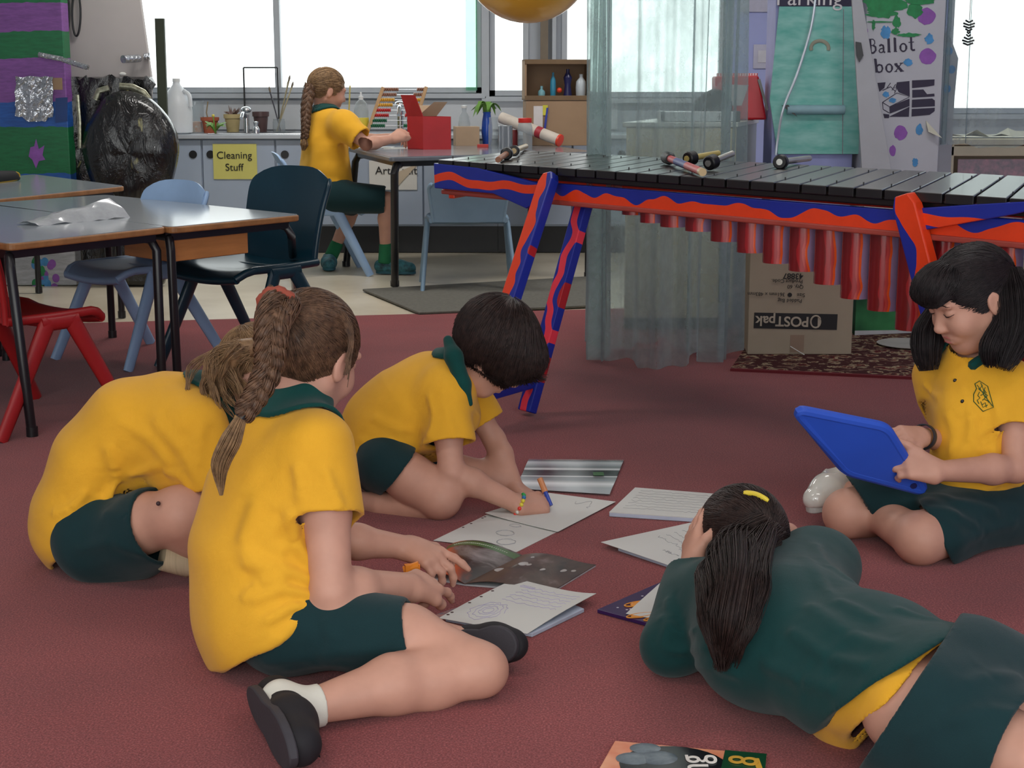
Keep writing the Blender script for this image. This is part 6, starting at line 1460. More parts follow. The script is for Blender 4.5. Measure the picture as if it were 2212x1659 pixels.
lathe_thing('glass_jar', 'open glass jar left of the steel can', 'jar', at(1066, 319, 9.2).xy.to_3d() + Vector((0, 0, zT)), [(.027, 0), (.029, .01), (.029, .13), (.024, .15), (.026, .172), (.026, .178)], M_cglass)
lathe_thing('steel_can', 'shiny steel can between two glass jars', 'can', at(1092, 319, 9.15).xy.to_3d() + Vector((0, 0, zT)), [(.039, 0), (.041, .002), (.041, .128), (.043, .13), (.041, .132), (.038, .131), (.037, .01)], M_steel)
lathe_thing('glass_jar', 'tall glass jar with a red lid', 'jar', at(1134, 317, 9.2).xy.to_3d() + Vector((0, 0, zT)), [(.040, 0), (.043, .01), (.043, .12), (.036, .145), (.036, .150)], M_cglass, [('lid', [(.038, .147), (.039, .149), (.039, .172), (.034, .174), (.0, .174)], mat('red lid', (206, 44, 34), .4))])
t = thing('potted_cutting', 'green leafy cutting in a small blue vase', 'plant', onT(1052, 304)); p = onT(1052, 304); M_bv = mat('blue vase glaze', (26, 66, 150), .2)
MB().lathe([(.022, 0), (.026, .01), (.034, .08), (.030, .14), (.022, .19), (.026, .20)], p).obj('vase', M_bv, t, smooth=True)
M_leaf = mat('bright leaf green', (104, 150, 60), .5, var=.25, nscale=20); lf = MB()
for k in range(14):
    a = rg.uniform(0, 6.28); q = p + Vector((0, 0, .19)); P = [q, q + Vector((math.cos(a) * .03, math.sin(a) * .03, .06)), q + Vector((math.cos(a) * .075, math.sin(a) * .06, .055 + rg.gauss(0, .02))), q + Vector((math.cos(a) * .11, math.sin(a) * .08, -.0 + rg.gauss(0, .02)))]
    C = arc_pts(P, 8); s_ = Vector((-math.sin(a), math.cos(a), .0)); lf.sheet([[c_ + s_ * w_ * .016 * math.sin(PI * min(1, (i + .4) / 8.4)) for w_ in (-1, 0, 1)] for i, c_ in enumerate(C)], .001)
lf.obj('leaves', M_leaf, t, smooth=True)
tb = thing('mailing_tube', 'white cardboard mailing tube with a red end cap leaning on jars', 'tube', onT(1160, 300)); a, b_ = at(1208, 303, 9.40), at(1083, 254, 9.62); d = (a - b_).normalized()
MB().cyl(b_, a, .034, seg=24).obj('tube', mat('white card tube', (206, 196, 184), .6), tb, smooth=True); MB().tube([a - d * .004, a + d * .008, a + d * .010], [.0365, .0365, .030], 24).obj('end_cap', mat('orange red cap', (226, 70, 48), .4), tb, smooth=True)
MB().tube([a - d * .16, a - d * .12], .0346, 24).obj('red_print', mat('red print', (170, 50, 60), .5), tb, smooth=True)
tag(MB().box(onT(1043, 319) + Vector((0, 0, .01)), (.065, .02, .02), rot=-.1).obj('eraser', mat('red sleeve', (190, 60, 54), .5), bevel=.003), 'small red eraser in front of the small carton', 'eraser')
for k, (x, y, s_, lb) in enumerate(((800, 319, .26, 'white sheet under the arm of the back table sitter'), (868, 321, .22, 'white sheet beside the red box on the back table'))):
    q = onT(x, y); tag(MB().box((q.x, q.y + .02, zT + .0012), (s_, .18, .0014), rot=.25 * k - .1).obj('paper_sheet', M_paper), lb, 'paper')
# craft cartons at the end of the table
ca = at(1136, 310, 9.55); ca.z = zT + .001; cbx = thing('cardboard_carton', 'large brown carton standing under the open craft carton', 'box', ca); wB = Vector((.385, .03, 0)); dp = Vector((-wB.y, wB.x, 0)).normalized() * .22
MB().prism([ca, ca + wB, ca + wB + dp, ca + dp], (0, 0, .265)).obj('carton', M_kraft, cbx, bevel=.003)
q = ca - dp * .01
MB().box(ca + wB * .19 + Vector((0, -.004, .17)), (.055, .003, .13)).obj('paper_label', mat('white label', (200, 196, 196), .7), cbx); MB().box(ca + wB * .31 + Vector((0, -.006, .15)), (.012, .003, .15), rot=Matrix.Rotation(.12, 3, 'Y')).obj('blue_brush_mark', mat('blue paint', (40, 56, 150), .5), cbx)
MB().box(ca + wB * .30 + Vector((0, -.005, .21)), (.03, .003, .06)).obj('yellow_note', mat('yellow note', (196, 190, 60), .6), cbx)
MB().bar(ca + wB * .55 + Vector((0, -.003, .02)), ca + wB * .55 + Vector((0, -.003, .26)), .003, .003).obj('seam', mat('dark seam', (90, 74, 60), .9), cbx)
oc = thing('craft_carton', 'open carton on its side holding blue and clear craft bottles', 'box', ca + Vector((0, 0, .265))); z0 = Vector((0, 0, .268)); H2 = .24; b = MB(); tk = .012
A0, A1 = ca - wB * .02 + z0, ca + wB * 1.0 + z0
for P in ([A0, A1, A1 + Vector((0, 0, tk)), A0 + Vector((0, 0, tk))], [A0 + Vector((0, 0, H2 - tk)), A1 + Vector((0, 0, H2 - tk)), A1 + Vector((0, 0, H2)), A0 + Vector((0, 0, H2))],
          [A0, A0 + wB.normalized() * tk, A0 + wB.normalized() * tk + Vector((0, 0, H2)), A0 + Vector((0, 0, H2))], [A1, A1 - wB.normalized() * tk, A1 - wB.normalized() * tk + Vector((0, 0, H2)), A1 + Vector((0, 0, H2))]): b.prism(P, dp * .9)
b.prism([A0 + dp * .88, A1 + dp * .88, A1 + dp * .88 + Vector((0, 0, H2)), A0 + dp * .88 + Vector((0, 0, H2))], dp * .02); b.obj('carton', M_kraft, oc, bevel=.003)
dk = MB()
for P, s_ in (((A0, A1), 0.0), ((A0, A1), H2 - .028)): dk.prism([P[0] + Vector((0, 0, s_)), P[1] + Vector((0, 0, s_)), P[1] + Vector((0, 0, s_ + .028)), P[0] + Vector((0, 0, s_ + .028))], -dp * .02)
dk.obj('folded_flaps', mat('dark folded card', (112, 90, 66), .8), oc, bevel=.002)
for k, (u, h, r, c_, lb) in enumerate(((.28, .05, .02, (120, 170, 180), 'pale blue scrap'), (.46, .13, .016, (50, 130, 160), 'blue bottle'), (.56, .05, .014, (220, 70, 40), 'orange ball'), (.69, .15, .026, (30, 32, 78), 'dark blue bottle'), (.90, .12, .030, (190, 200, 206), 'crumpled clear bottle'))):
    p = A0 + wB * u + dp * .35 + Vector((0, 0, tk + .002)); o = MB()
    if k == 2: o.sphere(p + Vector((0, 0, .045)), .016)
    else: o.lathe([(r * .8, 0), (r, .008), (r * (1.1 if k != 3 else .7), h * .5), (r, h * .8), (r * .4, h), (r * .4, h + .02)], p, 16)
    tag(o.obj('craft_bottle' if k != 2 else 'craft_ball', mat('craft ' + lb, c_, .3), smooth=True), lb + ' inside the open craft carton', 'craft item')

# ================================================================ things on the sink bench
bz = bench_top_z
def onB(px, py): return gp(px, py, bz)
def bench(px, dy=10.2): return Vector((at(px, 280, dy).x, dy, bz))
M_jug = clear('milky plastic', (245, 248, 250), .12, .35, .1, 6, diff=(226, 230, 234))
t = thing('milk_jug', 'large white plastic milk jug on the bench', 'jug', bench(385, 10.12)); p = bench(385, 10.12)
MB().lathe([(.075, 0), (.092, .01), (.094, .14), (.088, .20), (.055, .27), (.026, .305), (.022, .32), (.022, .335)], p, 4 * 6).obj('jug_body', M_jug, t, smooth=True, angle=50)
MB().tube(arc_pts([p + Vector((.05, -.03, .27)), p + Vector((.088, -.05, .24)), p + Vector((.095, -.05, .17))], 10), .013, 10).obj('handle', M_jug, t, smooth=True); MB().lathe([(.024, .325), (.024, .345), (.0, .347)], p).obj('cap', mat('white cap', (220, 222, 222), .4), t, smooth=True)
M_pot = mat('terracotta pot', (170, 88, 60), .7, var=.1)
def pot(label, px, Y, r, h, m, kind='flower_pot'):
    p = bench(px, Y); t = thing(kind, label, 'pot', p); MB().lathe([(r * .72, 0), (r * .95, h * .78), (r * 1.08, h * .78), (r * 1.1, h), (r * .95, h), (r * .9, h * .8)], p).obj('pot', m, t, smooth=True, angle=40); MB().lathe([(r * .9, h * .82), (0, h * .86)], p).obj('soil', mat('potting soil', (60, 46, 38), .95), t); return t, p
t, p = pot('orange terracotta pot with a dry twig on the bench', 454, 10.3, .055, .10, M_pot); MB().tube([p + Vector((-.01, 0, .08)), p + Vector((-.02, 0, .13)), p + Vector((-.008, 0, .20))], .004, 6).obj('twig', mat('dry twig', (150, 130, 100), .9), t)
t, p = pot('cream pot with a spiky succulent on the bench', 503, 10.3, .052, .12, mat('cream pot', (186, 168, 120), .6)); b = MB()
for k in range(16): a = rg.uniform(0, 6.28); b.tube([p + Vector((0, 0, .10)), p + Vector((math.cos(a) * .03, math.sin(a) * .03, .13)), p + Vector((math.cos(a) * .055, math.sin(a) * .05, .15 + rg.gauss(0, .012)))], [.007, .006, .001], 6)
b.obj('leaves', mat('brown green succulent', (104, 80, 72), .6), t, smooth=True)
pot('dark brown plastic pot beside the tap on the bench', 564, 10.3, .050, .135, mat('dark brown plastic', (86, 66, 66), .35))
t = thing('sink_tap', 'chrome sink tap with lever handle on the bench', 'tap', bench(533, 10.15)); p = bench(533, 10.15); b = MB(); b.cyl(p, p + Vector((0, 0, .12)), .018); b.tube(arc_pts([p + Vector((0, 0, .10)), p + Vector((-.01, -.06, .13)), p + Vector((-.012, -.11, .10))], 10), .012, 12); b.obj('spout', M_steel, t, smooth=True)
MB().sphere(p + Vector((0, 0, .15)), (.034, .028, .022)).obj('handle', M_steel, t, smooth=True); MB().lathe([(.022, 0), (.024, .03), (.012, .05), (.018, .075), (0, .08)], p + Vector((.07, -.06, 0))).obj('side_valve', M_steel, t, smooth=True)
t = thing('sink_tap', 'chrome tap behind the abacus on the bench', 'tap', bench(865, 10.15)); p = bench(865, 10.15); b = MB(); b.cyl(p, p + Vector((0, 0, .15)), .02); b.tube(arc_pts([p + Vector((0, 0, .14)), p + Vector((0, -.07, .17)), p + Vector((0, -.13, .12))], 10), .013, 12); b.obj('spout', M_steel, t, smooth=True); MB().sphere(p + Vector((0, 0, .185)), (.036, .03, .022)).obj('handle', M_steel, t, smooth=True)
t = thing('seedling', 'small green seedling with yellow tip by the sink', 'plant', bench(465, 10.05)); p = bench(465, 10.05); b = MB()
for k in range(18):
    a = rg.uniform(0, 6.28); r = rg.uniform(.03, .09); C = arc_pts([p + Vector((0, 0, .01)), p + Vector((math.cos(a) * r * .5, math.sin(a) * .02, .06)), p + Vector((math.cos(a) * r, math.sin(a) * .03, .03 + rg.random() * .05))], 5); b.sheet([[c_ + Vector((0, .01 * w_, .008 * w_ * math.sin(PI * i / 5))) for w_ in (-1, 1)] for i, c_ in enumerate(C)], .001)
b.tube([p, p + Vector((-.01, 0, .11))], .004, 6); b.obj('leaves', M_leaf, t, smooth=True); MB().sphere(p + Vector((-.01, 0, .115)), .01).obj('flower', mat('yellow flower', (214, 200, 90), .6), t, smooth=True)
t = thing('brush_jar', 'glass jar holding paint brushes on the bench', 'jar', bench(603, 10.25)); p = bench(603, 10.25); MB().lathe([(.036, 0), (.04, .01), (.04, .07), (.036, .085), (.038, .09)], p).obj('jar', M_cglass, t, smooth=True)
for k, (dx, h, c_) in enumerate(((.07, .33, (150, 140, 110)), (.06, .30, (120, 110, 90)), (.085, .29, (170, 160, 130)), (-.055, .26, (60, 60, 70)))): o = MB().tube([p + Vector((-dx * .2, 0, .01)), p + Vector((dx, .01 * k, h))], [.0035, .0055], 8).obj('paint_brush', mat('brush handle %d' % k, c_, .4), t, smooth=True); MB().tube([p + Vector((dx, .01 * k, h)), p + Vector((dx * 1.08, .01 * k, h + .02)), p + Vector((dx * 1.12, .01 * k, h + .035))], [.006, .007, .002], 8).obj('bristles', mat('brush bristle', (120, 110, 96), .9), o, smooth=True)
lathe_thing('plastic_container', 'clear plastic container with orange scraps beside the milk jug', 'container', bench(424, 10.3), [(.048, 0), (.05, .01), (.052, .20), (.056, .205)], M_cglass, [('contents', [(.040, .005), (.042, .01), (.036, .07), (0, .075)], mat('orange scraps', (214, 130, 80), .7, c2=(200, 190, 170), nscale=60))])
lathe_thing('soap_bottle', 'clear dish soap bottle with yellow label beside the sitter', 'bottle', bench(781, 10.1), [(.040, 0), (.044, .01), (.046, .14), (.036, .19), (.014, .215)], M_cglass, [('label', [(.0465, .02), (.0475, .022), (.0478, .10), (.0468, .102)], mat('yellow label', (216, 196, 60), .5)), ('nozzle', [(.015, .212), (.016, .235), (.007, .238), (.006, .26), (0, .262)], mat('white cap', (220, 222, 222), .4))])
lathe_thing('utensil_cup', 'small cup holding long yellow straws near the soap bottle', 'cup', bench(750, 10.3), [(.024, 0), (.028, .10)], M_cglass, [])
tag(MB().tube([bench(752, 10.3) + Vector((0, 0, .01)), bench(758, 10.3) + Vector((0, 0, .30))], .005, 8).obj('straw', mat('yellow straw', (200, 180, 100), .5)), 'long yellow straw standing in the small cup', 'straw')
t = thing('abacus', 'wooden abacus frame with rows of coloured beads', 'abacus', bench(850, 9.95)); Yb = 10.06; M_wood = mat('pale beech wood', (196, 158, 116), .5, var=.1, nscale=20)
gT = lambda px, py: at(px, py, Yb)
for (x0, y0, x1, y1) in ((828, 188, 795, 276), (921, 187, 893, 276)): MB().bar(Vector((gT(x1 - 3, y1).x, Yb, bz + .001)), gT(x0, y0), .022, .022, up=(0, -1, 0)).obj('side_post', M_wood, t, bevel=.003)
for k, c_ in enumerate([(150, 104, 84), (150, 104, 84), (222, 170, 60), (222, 170, 60), (196, 44, 44), (196, 44, 44), (30, 104, 70), (30, 104, 70)]):
    y = 193 + k * 11.2; xa, xb = 828 - (y - 188) * .375, 921 - (y - 188) * .32; w_ = MB().tube([gT(xa, y), gT(xb, y)], .0022, 6).obj('wire', M_steel, t, smooth=True); b = MB()
    for j in range(8): b.sphere(gT(xa + 5 + j * 4.0, y) , (.0065, .013, .013), 10, 8)
    for j in range(4 + (k % 3)): b.sphere(gT(xb - 5 - j * 4.0, y), (.0065, .013, .013), 10, 8)
    b.obj('bead_row', mat('abacus beads %s' % str(c_), c_, .3), t, smooth=True)['kind'] = 'stuff'
fr = thing('wire_stand', 'empty black wire frame standing at the window', 'frame', bench(563, 10.48)); a, b_ = at(526, 146, 10.5), at(601, 200, 10.5); b = MB()
for P in ([(a.x, a.z), (b_.x, a.z)], [(a.x, a.z), (a.x, b_.z - .25)], [(b_.x, a.z), (b_.x, b_.z - .25)]): b.bar((P[0][0], 10.5, P[0][1]), (P[1][0], 10.5, P[1][1]), .010, .010, up=(0, 1, 0))
b.obj('wire', M_blk, fr)
a, b_ = at(348, 40, 9.7), at(352, 283, 9.7); tag(MB().bar(Vector((b_.x, 9.7, .003)), Vector((a.x - .008, 9.7, a.z)), .055, .03, up=(0, 1, 0)).obj('dark_post', mat('dark olive painted post', (52, 58, 44), .6)), 'tall dark olive post standing left of the milk jug', 'post')
lathe_thing('small_jar', 'small dark red jar on the table behind the steel can', 'jar', onT(1108, 306), [(.03, 0), (.034, .01), (.034, .08), (.03, .095)], mat('dark red jam', (120, 40, 40), .3))
# ================================================================ plastic curtain, right-hand background, left-hand crafts
def drape(name, label, c, rx, ry, z0, z1, m, a0=0, a1=2 * PI, n=150, seed=1, hem=.03):
    r = random.Random(seed); ph = [r.uniform(0, 6.3) for _ in range(6)]; P = []
    for j in range(15):
        z = z0 + (z1 - z0) * j / 14; row = []
        for i in range(n + 1):
            a = a0 + (a1 - a0) * i / n; f = j / 14
            w = .030 * math.sin(11 * a + ph[0] + .5 * f) + .018 * math.sin(19 * a + ph[1] - .7 * f) + .012 * math.sin(31 * a + ph[2] + f) + .03 * math.sin(3 * a + ph[3] + 1.2 * f)
            k = 1 + w / rx * (1.0 - .35 * f); zz = z + (hem * math.sin(5 * a + ph[4]) + hem * .5 * math.sin(13 * a + ph[5]) if j == 0 else 0)
            row.append(Vector((c[0] + math.cos(a) * rx * k, c[1] + math.sin(a) * ry * k, max(.004, zz))))
        P.append(row)
    return tag(MB().sheet(P).obj(name, m, smooth=True, angle=0), label, 'curtain')
def curtain_mat():
    N = NT('dusty clear curtain plastic'); t = N.t; v = N.co(); N.set(.22); N.b.inputs['Base Color'].default_value = s2l((168, 178, 186)) + (1,)
    tr = N.n('ShaderNodeBsdfTransparent'); tr.inputs[0].default_value = s2l((236, 244, 242)) + (1,)
    f = N.noise(v, 5, 5, .65, .4); g_ = N.noise(v, 40, 2)
    tl = N.n('ShaderNodeBsdfTranslucent'); tl.inputs[0].default_value = s2l((200, 214, 214)) + (1,)
    add = N.n('ShaderNodeMixShader'); add.inputs[0].default_value = .6; N.l(N.b.outputs[0], add.inputs[1]); N.l(tl.outputs[0], add.inputs[2])
    fac = N.math('ADD', N.math('MULTIPLY', N.math('SUBTRACT', f, .42), .9, clamp=True), .18, clamp=True)
    sz = N.n('ShaderNodeSeparateXYZ'); N.l(N.n('ShaderNodeTexCoord').outputs['Object'], sz.inputs[0]); fac = N.math('ADD', fac, N.math('MULTIPLY', N.math('SUBTRACT', 1.0, sz.outputs[2], clamp=True), .16), clamp=True)
    lw = N.n('ShaderNodeLayerWeight'); lw.inputs[0].default_value = .5; fac = N.math('ADD', fac, N.math('MULTIPLY', lw.outputs['Facing'], .40), clamp=True)
    mx = N.n('ShaderNodeMixShader'); N.l(fac, mx.inputs[0]); N.l(tr.outputs[0], mx.inputs[1]); N.l(add.outputs[0], mx.inputs[2]); N.l(mx.outputs[0], N.out.inputs[0]); return N.m
M_curt = curtain_mat()
cc_ = at(1424, 500, 6.20)
drape('plastic_curtain', 'clear dusty plastic curtain hanging in a tube behind the marimba', (cc_.x, 6.20), .275, .22, .012, 2.7, M_curt, seed=4)
drape('plastic_curtain', 'clear plastic curtain hanging before the far right window', (at(2150, 200, 7.2).x, 7.25), .30, .08, .80, 2.7, M_curt, a0=PI, a1=2 * PI, n=60, seed=9, hem=.01)
t = thing('hanging_ornament', 'small black wire ornament hanging in the far right window', 'ornament', at(2095, 60, 7.0)); b = MB(); o = at(2094, 44, 7.0)
b.tube([o + Vector((0, 0, .0)), Vector((o.x, o.y, 2.7))], .0015, 5); b.obj('thread', M_blk, t); b = MB()
for k in range(9):
    z = -.012 * k; w = .016 + .010 * math.sin(k * 1.1); b.tube([o + Vector((-w, 0, z)), o + Vector((0, .004, z - .008)), o + Vector((w, 0, z))], .0042, 6)
b.obj('beads', M_blk, t, smooth=True)
# cupboard with the red toy on it
M_cupf = mat('cream cupboard laminate', (196, 184, 152), .5, var=.04); M_cups = mat('grey cupboard side', (142, 148, 150), .5, var=.04)
xa, xb, yc = at(1350, 500, 6.95).x, at(1584, 500, 6.95).x, 6.95
cz = at(1584, 264, yc).z; t = thing('cupboard', 'low cream cupboard standing behind the plastic curtain', 'cupboard', ((xa + xb) / 2, yc + .25, 0)); d_ = Vector((.185, .62, 0))
MB().prism([(xa, yc, .05), (xb, yc, .05), (xb + d_.x, yc + d_.y, .05), (xa + d_.x, yc + d_.y, .05)], (0, 0, cz - .07)).obj('carcass', M_cups, t, bevel=.003)
MB().box(((xa + xb) / 2, yc - .012, .05 + (cz - .07) / 2), (xb - xa, .02, cz - .075)).obj('door', M_cupf, t, bevel=.003)
MB().prism([(xa - .02, yc - .03, cz - .02), (xb + .005, yc - .03, cz - .02), (xb + d_.x + .01, yc + d_.y, cz - .02), (xa + d_.x, yc + d_.y, cz - .02)], (0, 0, .02)).obj('top', mat('pale cupboard top', (200, 200, 192), .35), t, bevel=.003)
MB().prism([(xa, yc, .0), (xb, yc, .0), (xb + d_.x, yc + d_.y, 0), (xa + d_.x, yc + d_.y, 0)], (0, 0, .05)).obj('plinth', M_blk, t)
b = MB(); pts = [at(1500, 235, 7.1), at(1508, 218, 7.1), at(1530, 200, 7.1), at(1548, 192, 7.1), at(1570, 197, 7.1), at(1584, 220, 7.1), at(1586, 240, 7.1)]
zc = cz + .001
b.prism([(pts[0].x, 7.12, zc + .02)] + [(p.x, 7.12, p.z) for p in pts[1:-1]] + [(pts[-1].x, 7.12, zc + .02)], (0, .12, 0)); o = b.obj('felt_hat', mat('dark felt', (52, 54, 54), .9), smooth=True, bevel=.02, bseg=4); tag(o, 'dark rounded felt lump on the cupboard behind the curtain', 'hat'); o.location.z -= .0
bd = thing('lever_arch_binder', 'white and black ring binder lying on the cupboard', 'binder', at(1520, 250, 7.0)); x0_, x1_ = at(1425, 250, 7.02).x, at(1617, 250, 7.02).x; x1_ = min(x1_, xb + .02)
MB().box(((x0_ + x1_) / 2, 7.06, zc + .022), (x1_ - x0_, .16, .042)).obj('cover', mat('white binder spine', (206, 208, 212), .4), bd, bevel=.002)
MB().box((x1_ - .01, 7.06, zc + .022), (.022, .164, .046)).box((x0_ + .01, 7.06, zc + .022), (.018, .164, .046)).obj('edge_strip', M_blk, bd); b = MB()
for k in range(6): b.tube([(x1_ - .085 + .006 * math.cos(k), 6.978, zc + .022), (x1_ - .085 + .014 * math.cos(k * 1.05), 6.978, zc + .022 + .015 * math.sin(k * 1.05))], .0012, 4)
b.obj('printed_star', M_blk, bd)
rt = thing('red_toy_register', 'red plastic toy with sloping sides and grey screen on the cupboard', 'toy', at(1610, 250, 7.3)); Y0 = 7.30
L_ = [at(1545, 165, Y0), at(1645, 163, Y0), at(1657, 252, Y0), at(1545, 252, Y0)]; zz = cz + .001
b = MB().prism([Vector((L_[3].x, Y0, zz)), L_[0], L_[1] - Vector((.012, 0, 0)), Vector((L_[2].x, Y0, zz))], (0, .13, 0)); b.obj('shell', mat('bright red plastic', (190, 32, 44), .35), rt, bevel=.01, bseg=3)
MB().prism([at(1560, 182, Y0 - .003), at(1617, 184, Y0 - .003), at(1602, 228, Y0 - .003), at(1560, 228, Y0 - .003)], (0, -.004, 0)).obj('screen', mat('grey screen', (176, 170, 172), .4), rt)
MB().prism([at(1636, 172, Y0 - .003), at(1642, 170, Y0 - .003), at(1660, 236, Y0 - .003), at(1656, 240, Y0 - .003)], (0, -.004, 0)).obj('side_strip', mat('grey side strip', (130, 132, 128), .5), rt); b = MB()
for k in range(16): p = at(1550 + k * 5.6, 163, Y0 + .05); b.box(p, (.004, .05, .02))
b.obj('comb_teeth', mat('bright red plastic', (190, 32, 44), .35), rt)
# moving carton on the rug
rugc = [gp(1578, 801), gp(2250, 832), gp(2250, 700), gp(1655, 690)]
def rug_mat():
    N = NT('persian rug'); N.set(.95, spec=.1); v = N.co(); a = N.noise(v, 14, 3, .7, 1.5); w = N.n('ShaderNodeTexVoronoi'); w.inputs['Scale'].default_value = 16; N.l(v, w.inputs['Vector'])
    N.l(N.ramp(N.math('ADD', N.math('MULTIPLY', a, .7), N.math('MULTIPLY', w.outputs[0], .5)), [(.25, s2l((60, 34, 38))), (.42, s2l((96, 40, 40))), (.5, s2l((150, 134, 110))), (.58, s2l((70, 40, 40))), (.8, s2l((120, 96, 84)))], 'CONSTANT'), N.b.inputs['Base Color']); return N.m
rugt = thing('patterned_rug', 'dark red patterned rug under the marimba', 'rug', rugc[0]); MB().prism([(p.x, p.y, .0005) for p in rugc], (0, 0, .008)).obj('pile', rug_mat(), rugt)
MB().bar(rugc[0] + Vector((0, 0, .005)), rugc[1] + Vector((0, 0, .005)), .02, .010).obj('binding', mat('wine red binding', (104, 26, 34), .9), rugt)
M_box = mat('post carton card', (160, 146, 126), .8, var=.04); M_ink = mat('black ink', (28, 26, 28), .7)
a, b_ = gp(1612, 763, .009), gp(1842, 768, .009); Yp = (a.y + b_.y) / 2; a.y = b_.y = Yp; hP = .47; pc = thing('postal_carton', 'cardboard postal carton standing upside down with black print under the marimba', 'box', ((a.x + b_.x) / 2, Yp, .009))
MB().prism([a, b_, b_ + Vector((.02, .30, 0)), a + Vector((.02, .30, 0))], (0, 0, hP)).obj('carton', M_box, pc, bevel=.003)
def bp(px, py): return at(px, py, Yp - .0015)
lb0, lb1 = bp(1629, 677), bp(1808, 711); MB().box(((lb0.x + lb1.x) / 2, Yp - .001, (lb0.z + lb1.z) / 2), (lb1.x - lb0.x, .0012, lb0.z - lb1.z), rot=Matrix.Rotation(math.radians(1.2), 3, 'Y')).obj('print_band', M_ink, pc)
M_cardw = mat('card coloured print', (176, 164, 146), .7)
def inv(body, px, py, size, m=M_ink, bold=.0): return text('lettering', body, size, bp(px, py) + Vector((0, -.0015, 0)), (-1, 0, .02), (0, 0, -1), m, pc, bold=bold)
inv('POSTpak', 1690, 693, .056, M_cardw, .0012); inv('43887', 1713, 596, .032, bold=.0006); inv('Product Code.', 1700, 607, .021); inv('Qty. 60', 1718, 619, .021); inv('Size', 1730, 637, .021); inv('361mm x 483mm', 1655, 635, .021); inv('Padded Bag', 1706, 649, .021)
MB().cyl(bp(1706, 637), bp(1706, 637) - Vector((0, .001, 0)), .009, seg=16).obj('round_mark', M_ink, pc)
c0 = bp(1762, 695) - Vector((0, .001, 0)); b = MB(); b.tube([c0 + Vector((.020 * math.cos(a_), 0, .024 * math.sin(a_))) for a_ in np.linspace(.5, 2 * PI - .5, 20)], .0035, 6); b.prism([c0 + Vector((.004 + .018 * math.cos(a_), 0, .024 * math.sin(a_))) for a_ in np.linspace(-1.35, 1.35, 12)], (0, -.001, 0)); b.obj('round_emblem', M_cardw, pc)
MB().box(bp(1722, 742), (.055, .0012, .07)).obj('tape', mat('brown tape', (146, 122, 102), .3), pc); MB().tube([bp(1707, 748) - Vector((0, .003, 0)), bp(1722, 757) - Vector((0, .008, 0)), bp(1737, 766) - Vector((0, .006, 0))], .0018, 5).obj('loose_string', mat('white string', (220, 220, 214), .6), pc)
# painted base, plate, wire toy
gb0, gb1 = gp(1846, 724, .009), gp(1990, 718, .009); M_gp = mat('green brushed paint', (22, 92, 50), .6, var=.35, nscale=5, c2=(60, 140, 80)); M_wp = mat('white painted card', (184, 184, 184), .7)
gt = thing('painted_box', 'low card box painted dark green behind the postal carton', 'box', gb0)
w_ = gb1 - gb0; w_.z = 0; MB().prism([gb0, gb0 + w_, gb0 + w_ + Vector((0, .2, 0)), gb0 + Vector((0, .2, 0))], (0, 0, .27)).obj('box', M_gp, gt, bevel=.003); MB().prism([gb0 - Vector((0, .002, 0)), gb0 + w_ - Vector((0, .002, 0)), gb0 + w_ + Vector((0, -.002, .012)), gb0 + Vector((0, -.002, .02))], (0, -.001, 0)).obj('bare_edge', M_wp, gt)
p = gp(1965, 745, .009); tag(MB().lathe([(.09, 0), (.13, .004), (.135, .008), (.09, .006), (0, .006)], p, 32).obj('white_plate', mat('white plate', (176, 172, 168), .5), smooth=True), 'white round plate lying on the patterned rug', 'plate')
t = thing('wire_toy', 'small blue and red wire toy between cupboard and postal carton', 'toy', at(1597, 690, 6.55)); b = MB(); b2 = MB()
for k in range(7): x = 1586 + k * 4; b.tube([at(x, 700 - 2 * k, 6.55), at(1590 + k * 2, 620 + 8 * k, 6.56)], .004, 6)
b.tube([at(1586, 700, 6.55), at(1612, 700, 6.55)], .005, 6); b2.tube([at(1588, 615, 6.56), at(1596, 650, 6.56), at(1608, 690, 6.56)], .005, 6); b.tube([at(1600, 700, 6.55), Vector((at(1600, 700, 6.55).x, 6.55, .0))], .004, 6)
b.obj('blue_wires', mat('blue wire', (40, 60, 150), .4), t, smooth=True); b2.obj('red_wire', mat('red wire', (190, 40, 50), .4), t, smooth=True)
# teal machine
Ym = 7.15; M_teal = mat('teal crayoned card', (104, 188, 176), .7, var=.12, nscale=7, stretch=(1, 1, 3), c2=(150, 206, 198)); M_lc = mat('lavender card', (150, 156, 204), .7, var=.06); M_wc = mat('white card grey', (170, 172, 178), .7, var=.04)
tm = thing('craft_machine', 'tall teal crayoned cardboard ticket machine behind the marimba', 'craft', at(1765, 300, Ym)); q = lambda px, py, o=0: at(px, py, Ym - o)
def floorz(L): return L
x0_, x1_ = at(1660, 300, Ym + .02).x, at(1850, 300, Ym + .02).x
MB().box(((x0_ + x1_) / 2, Ym + .14, .9), (x1_ - x0_ - .03, .24, 1.8)).obj('carton', M_lc, tm, bevel=.004)
MB().prism([q(1684, 14), q(1840, 14), q(1859, 333), q(1680, 333), q(1663, 217)], (0, .012, 0)).obj('front_panel', M_teal, tm, bevel=.002)
hp_ = MB().prism([q(1680, -60), q(1838, -60), q(1840, 13), q(1682, 13)], (0, .012, 0)).obj('header', mat('dark indigo card', (40, 36, 66), .6), tm)
text('lettering', 'Parking', .10, q(1748, -4, .003), (1, 0, 0), (0, 0, 1), mat('white lettering', (214, 210, 214), .6), hp_)
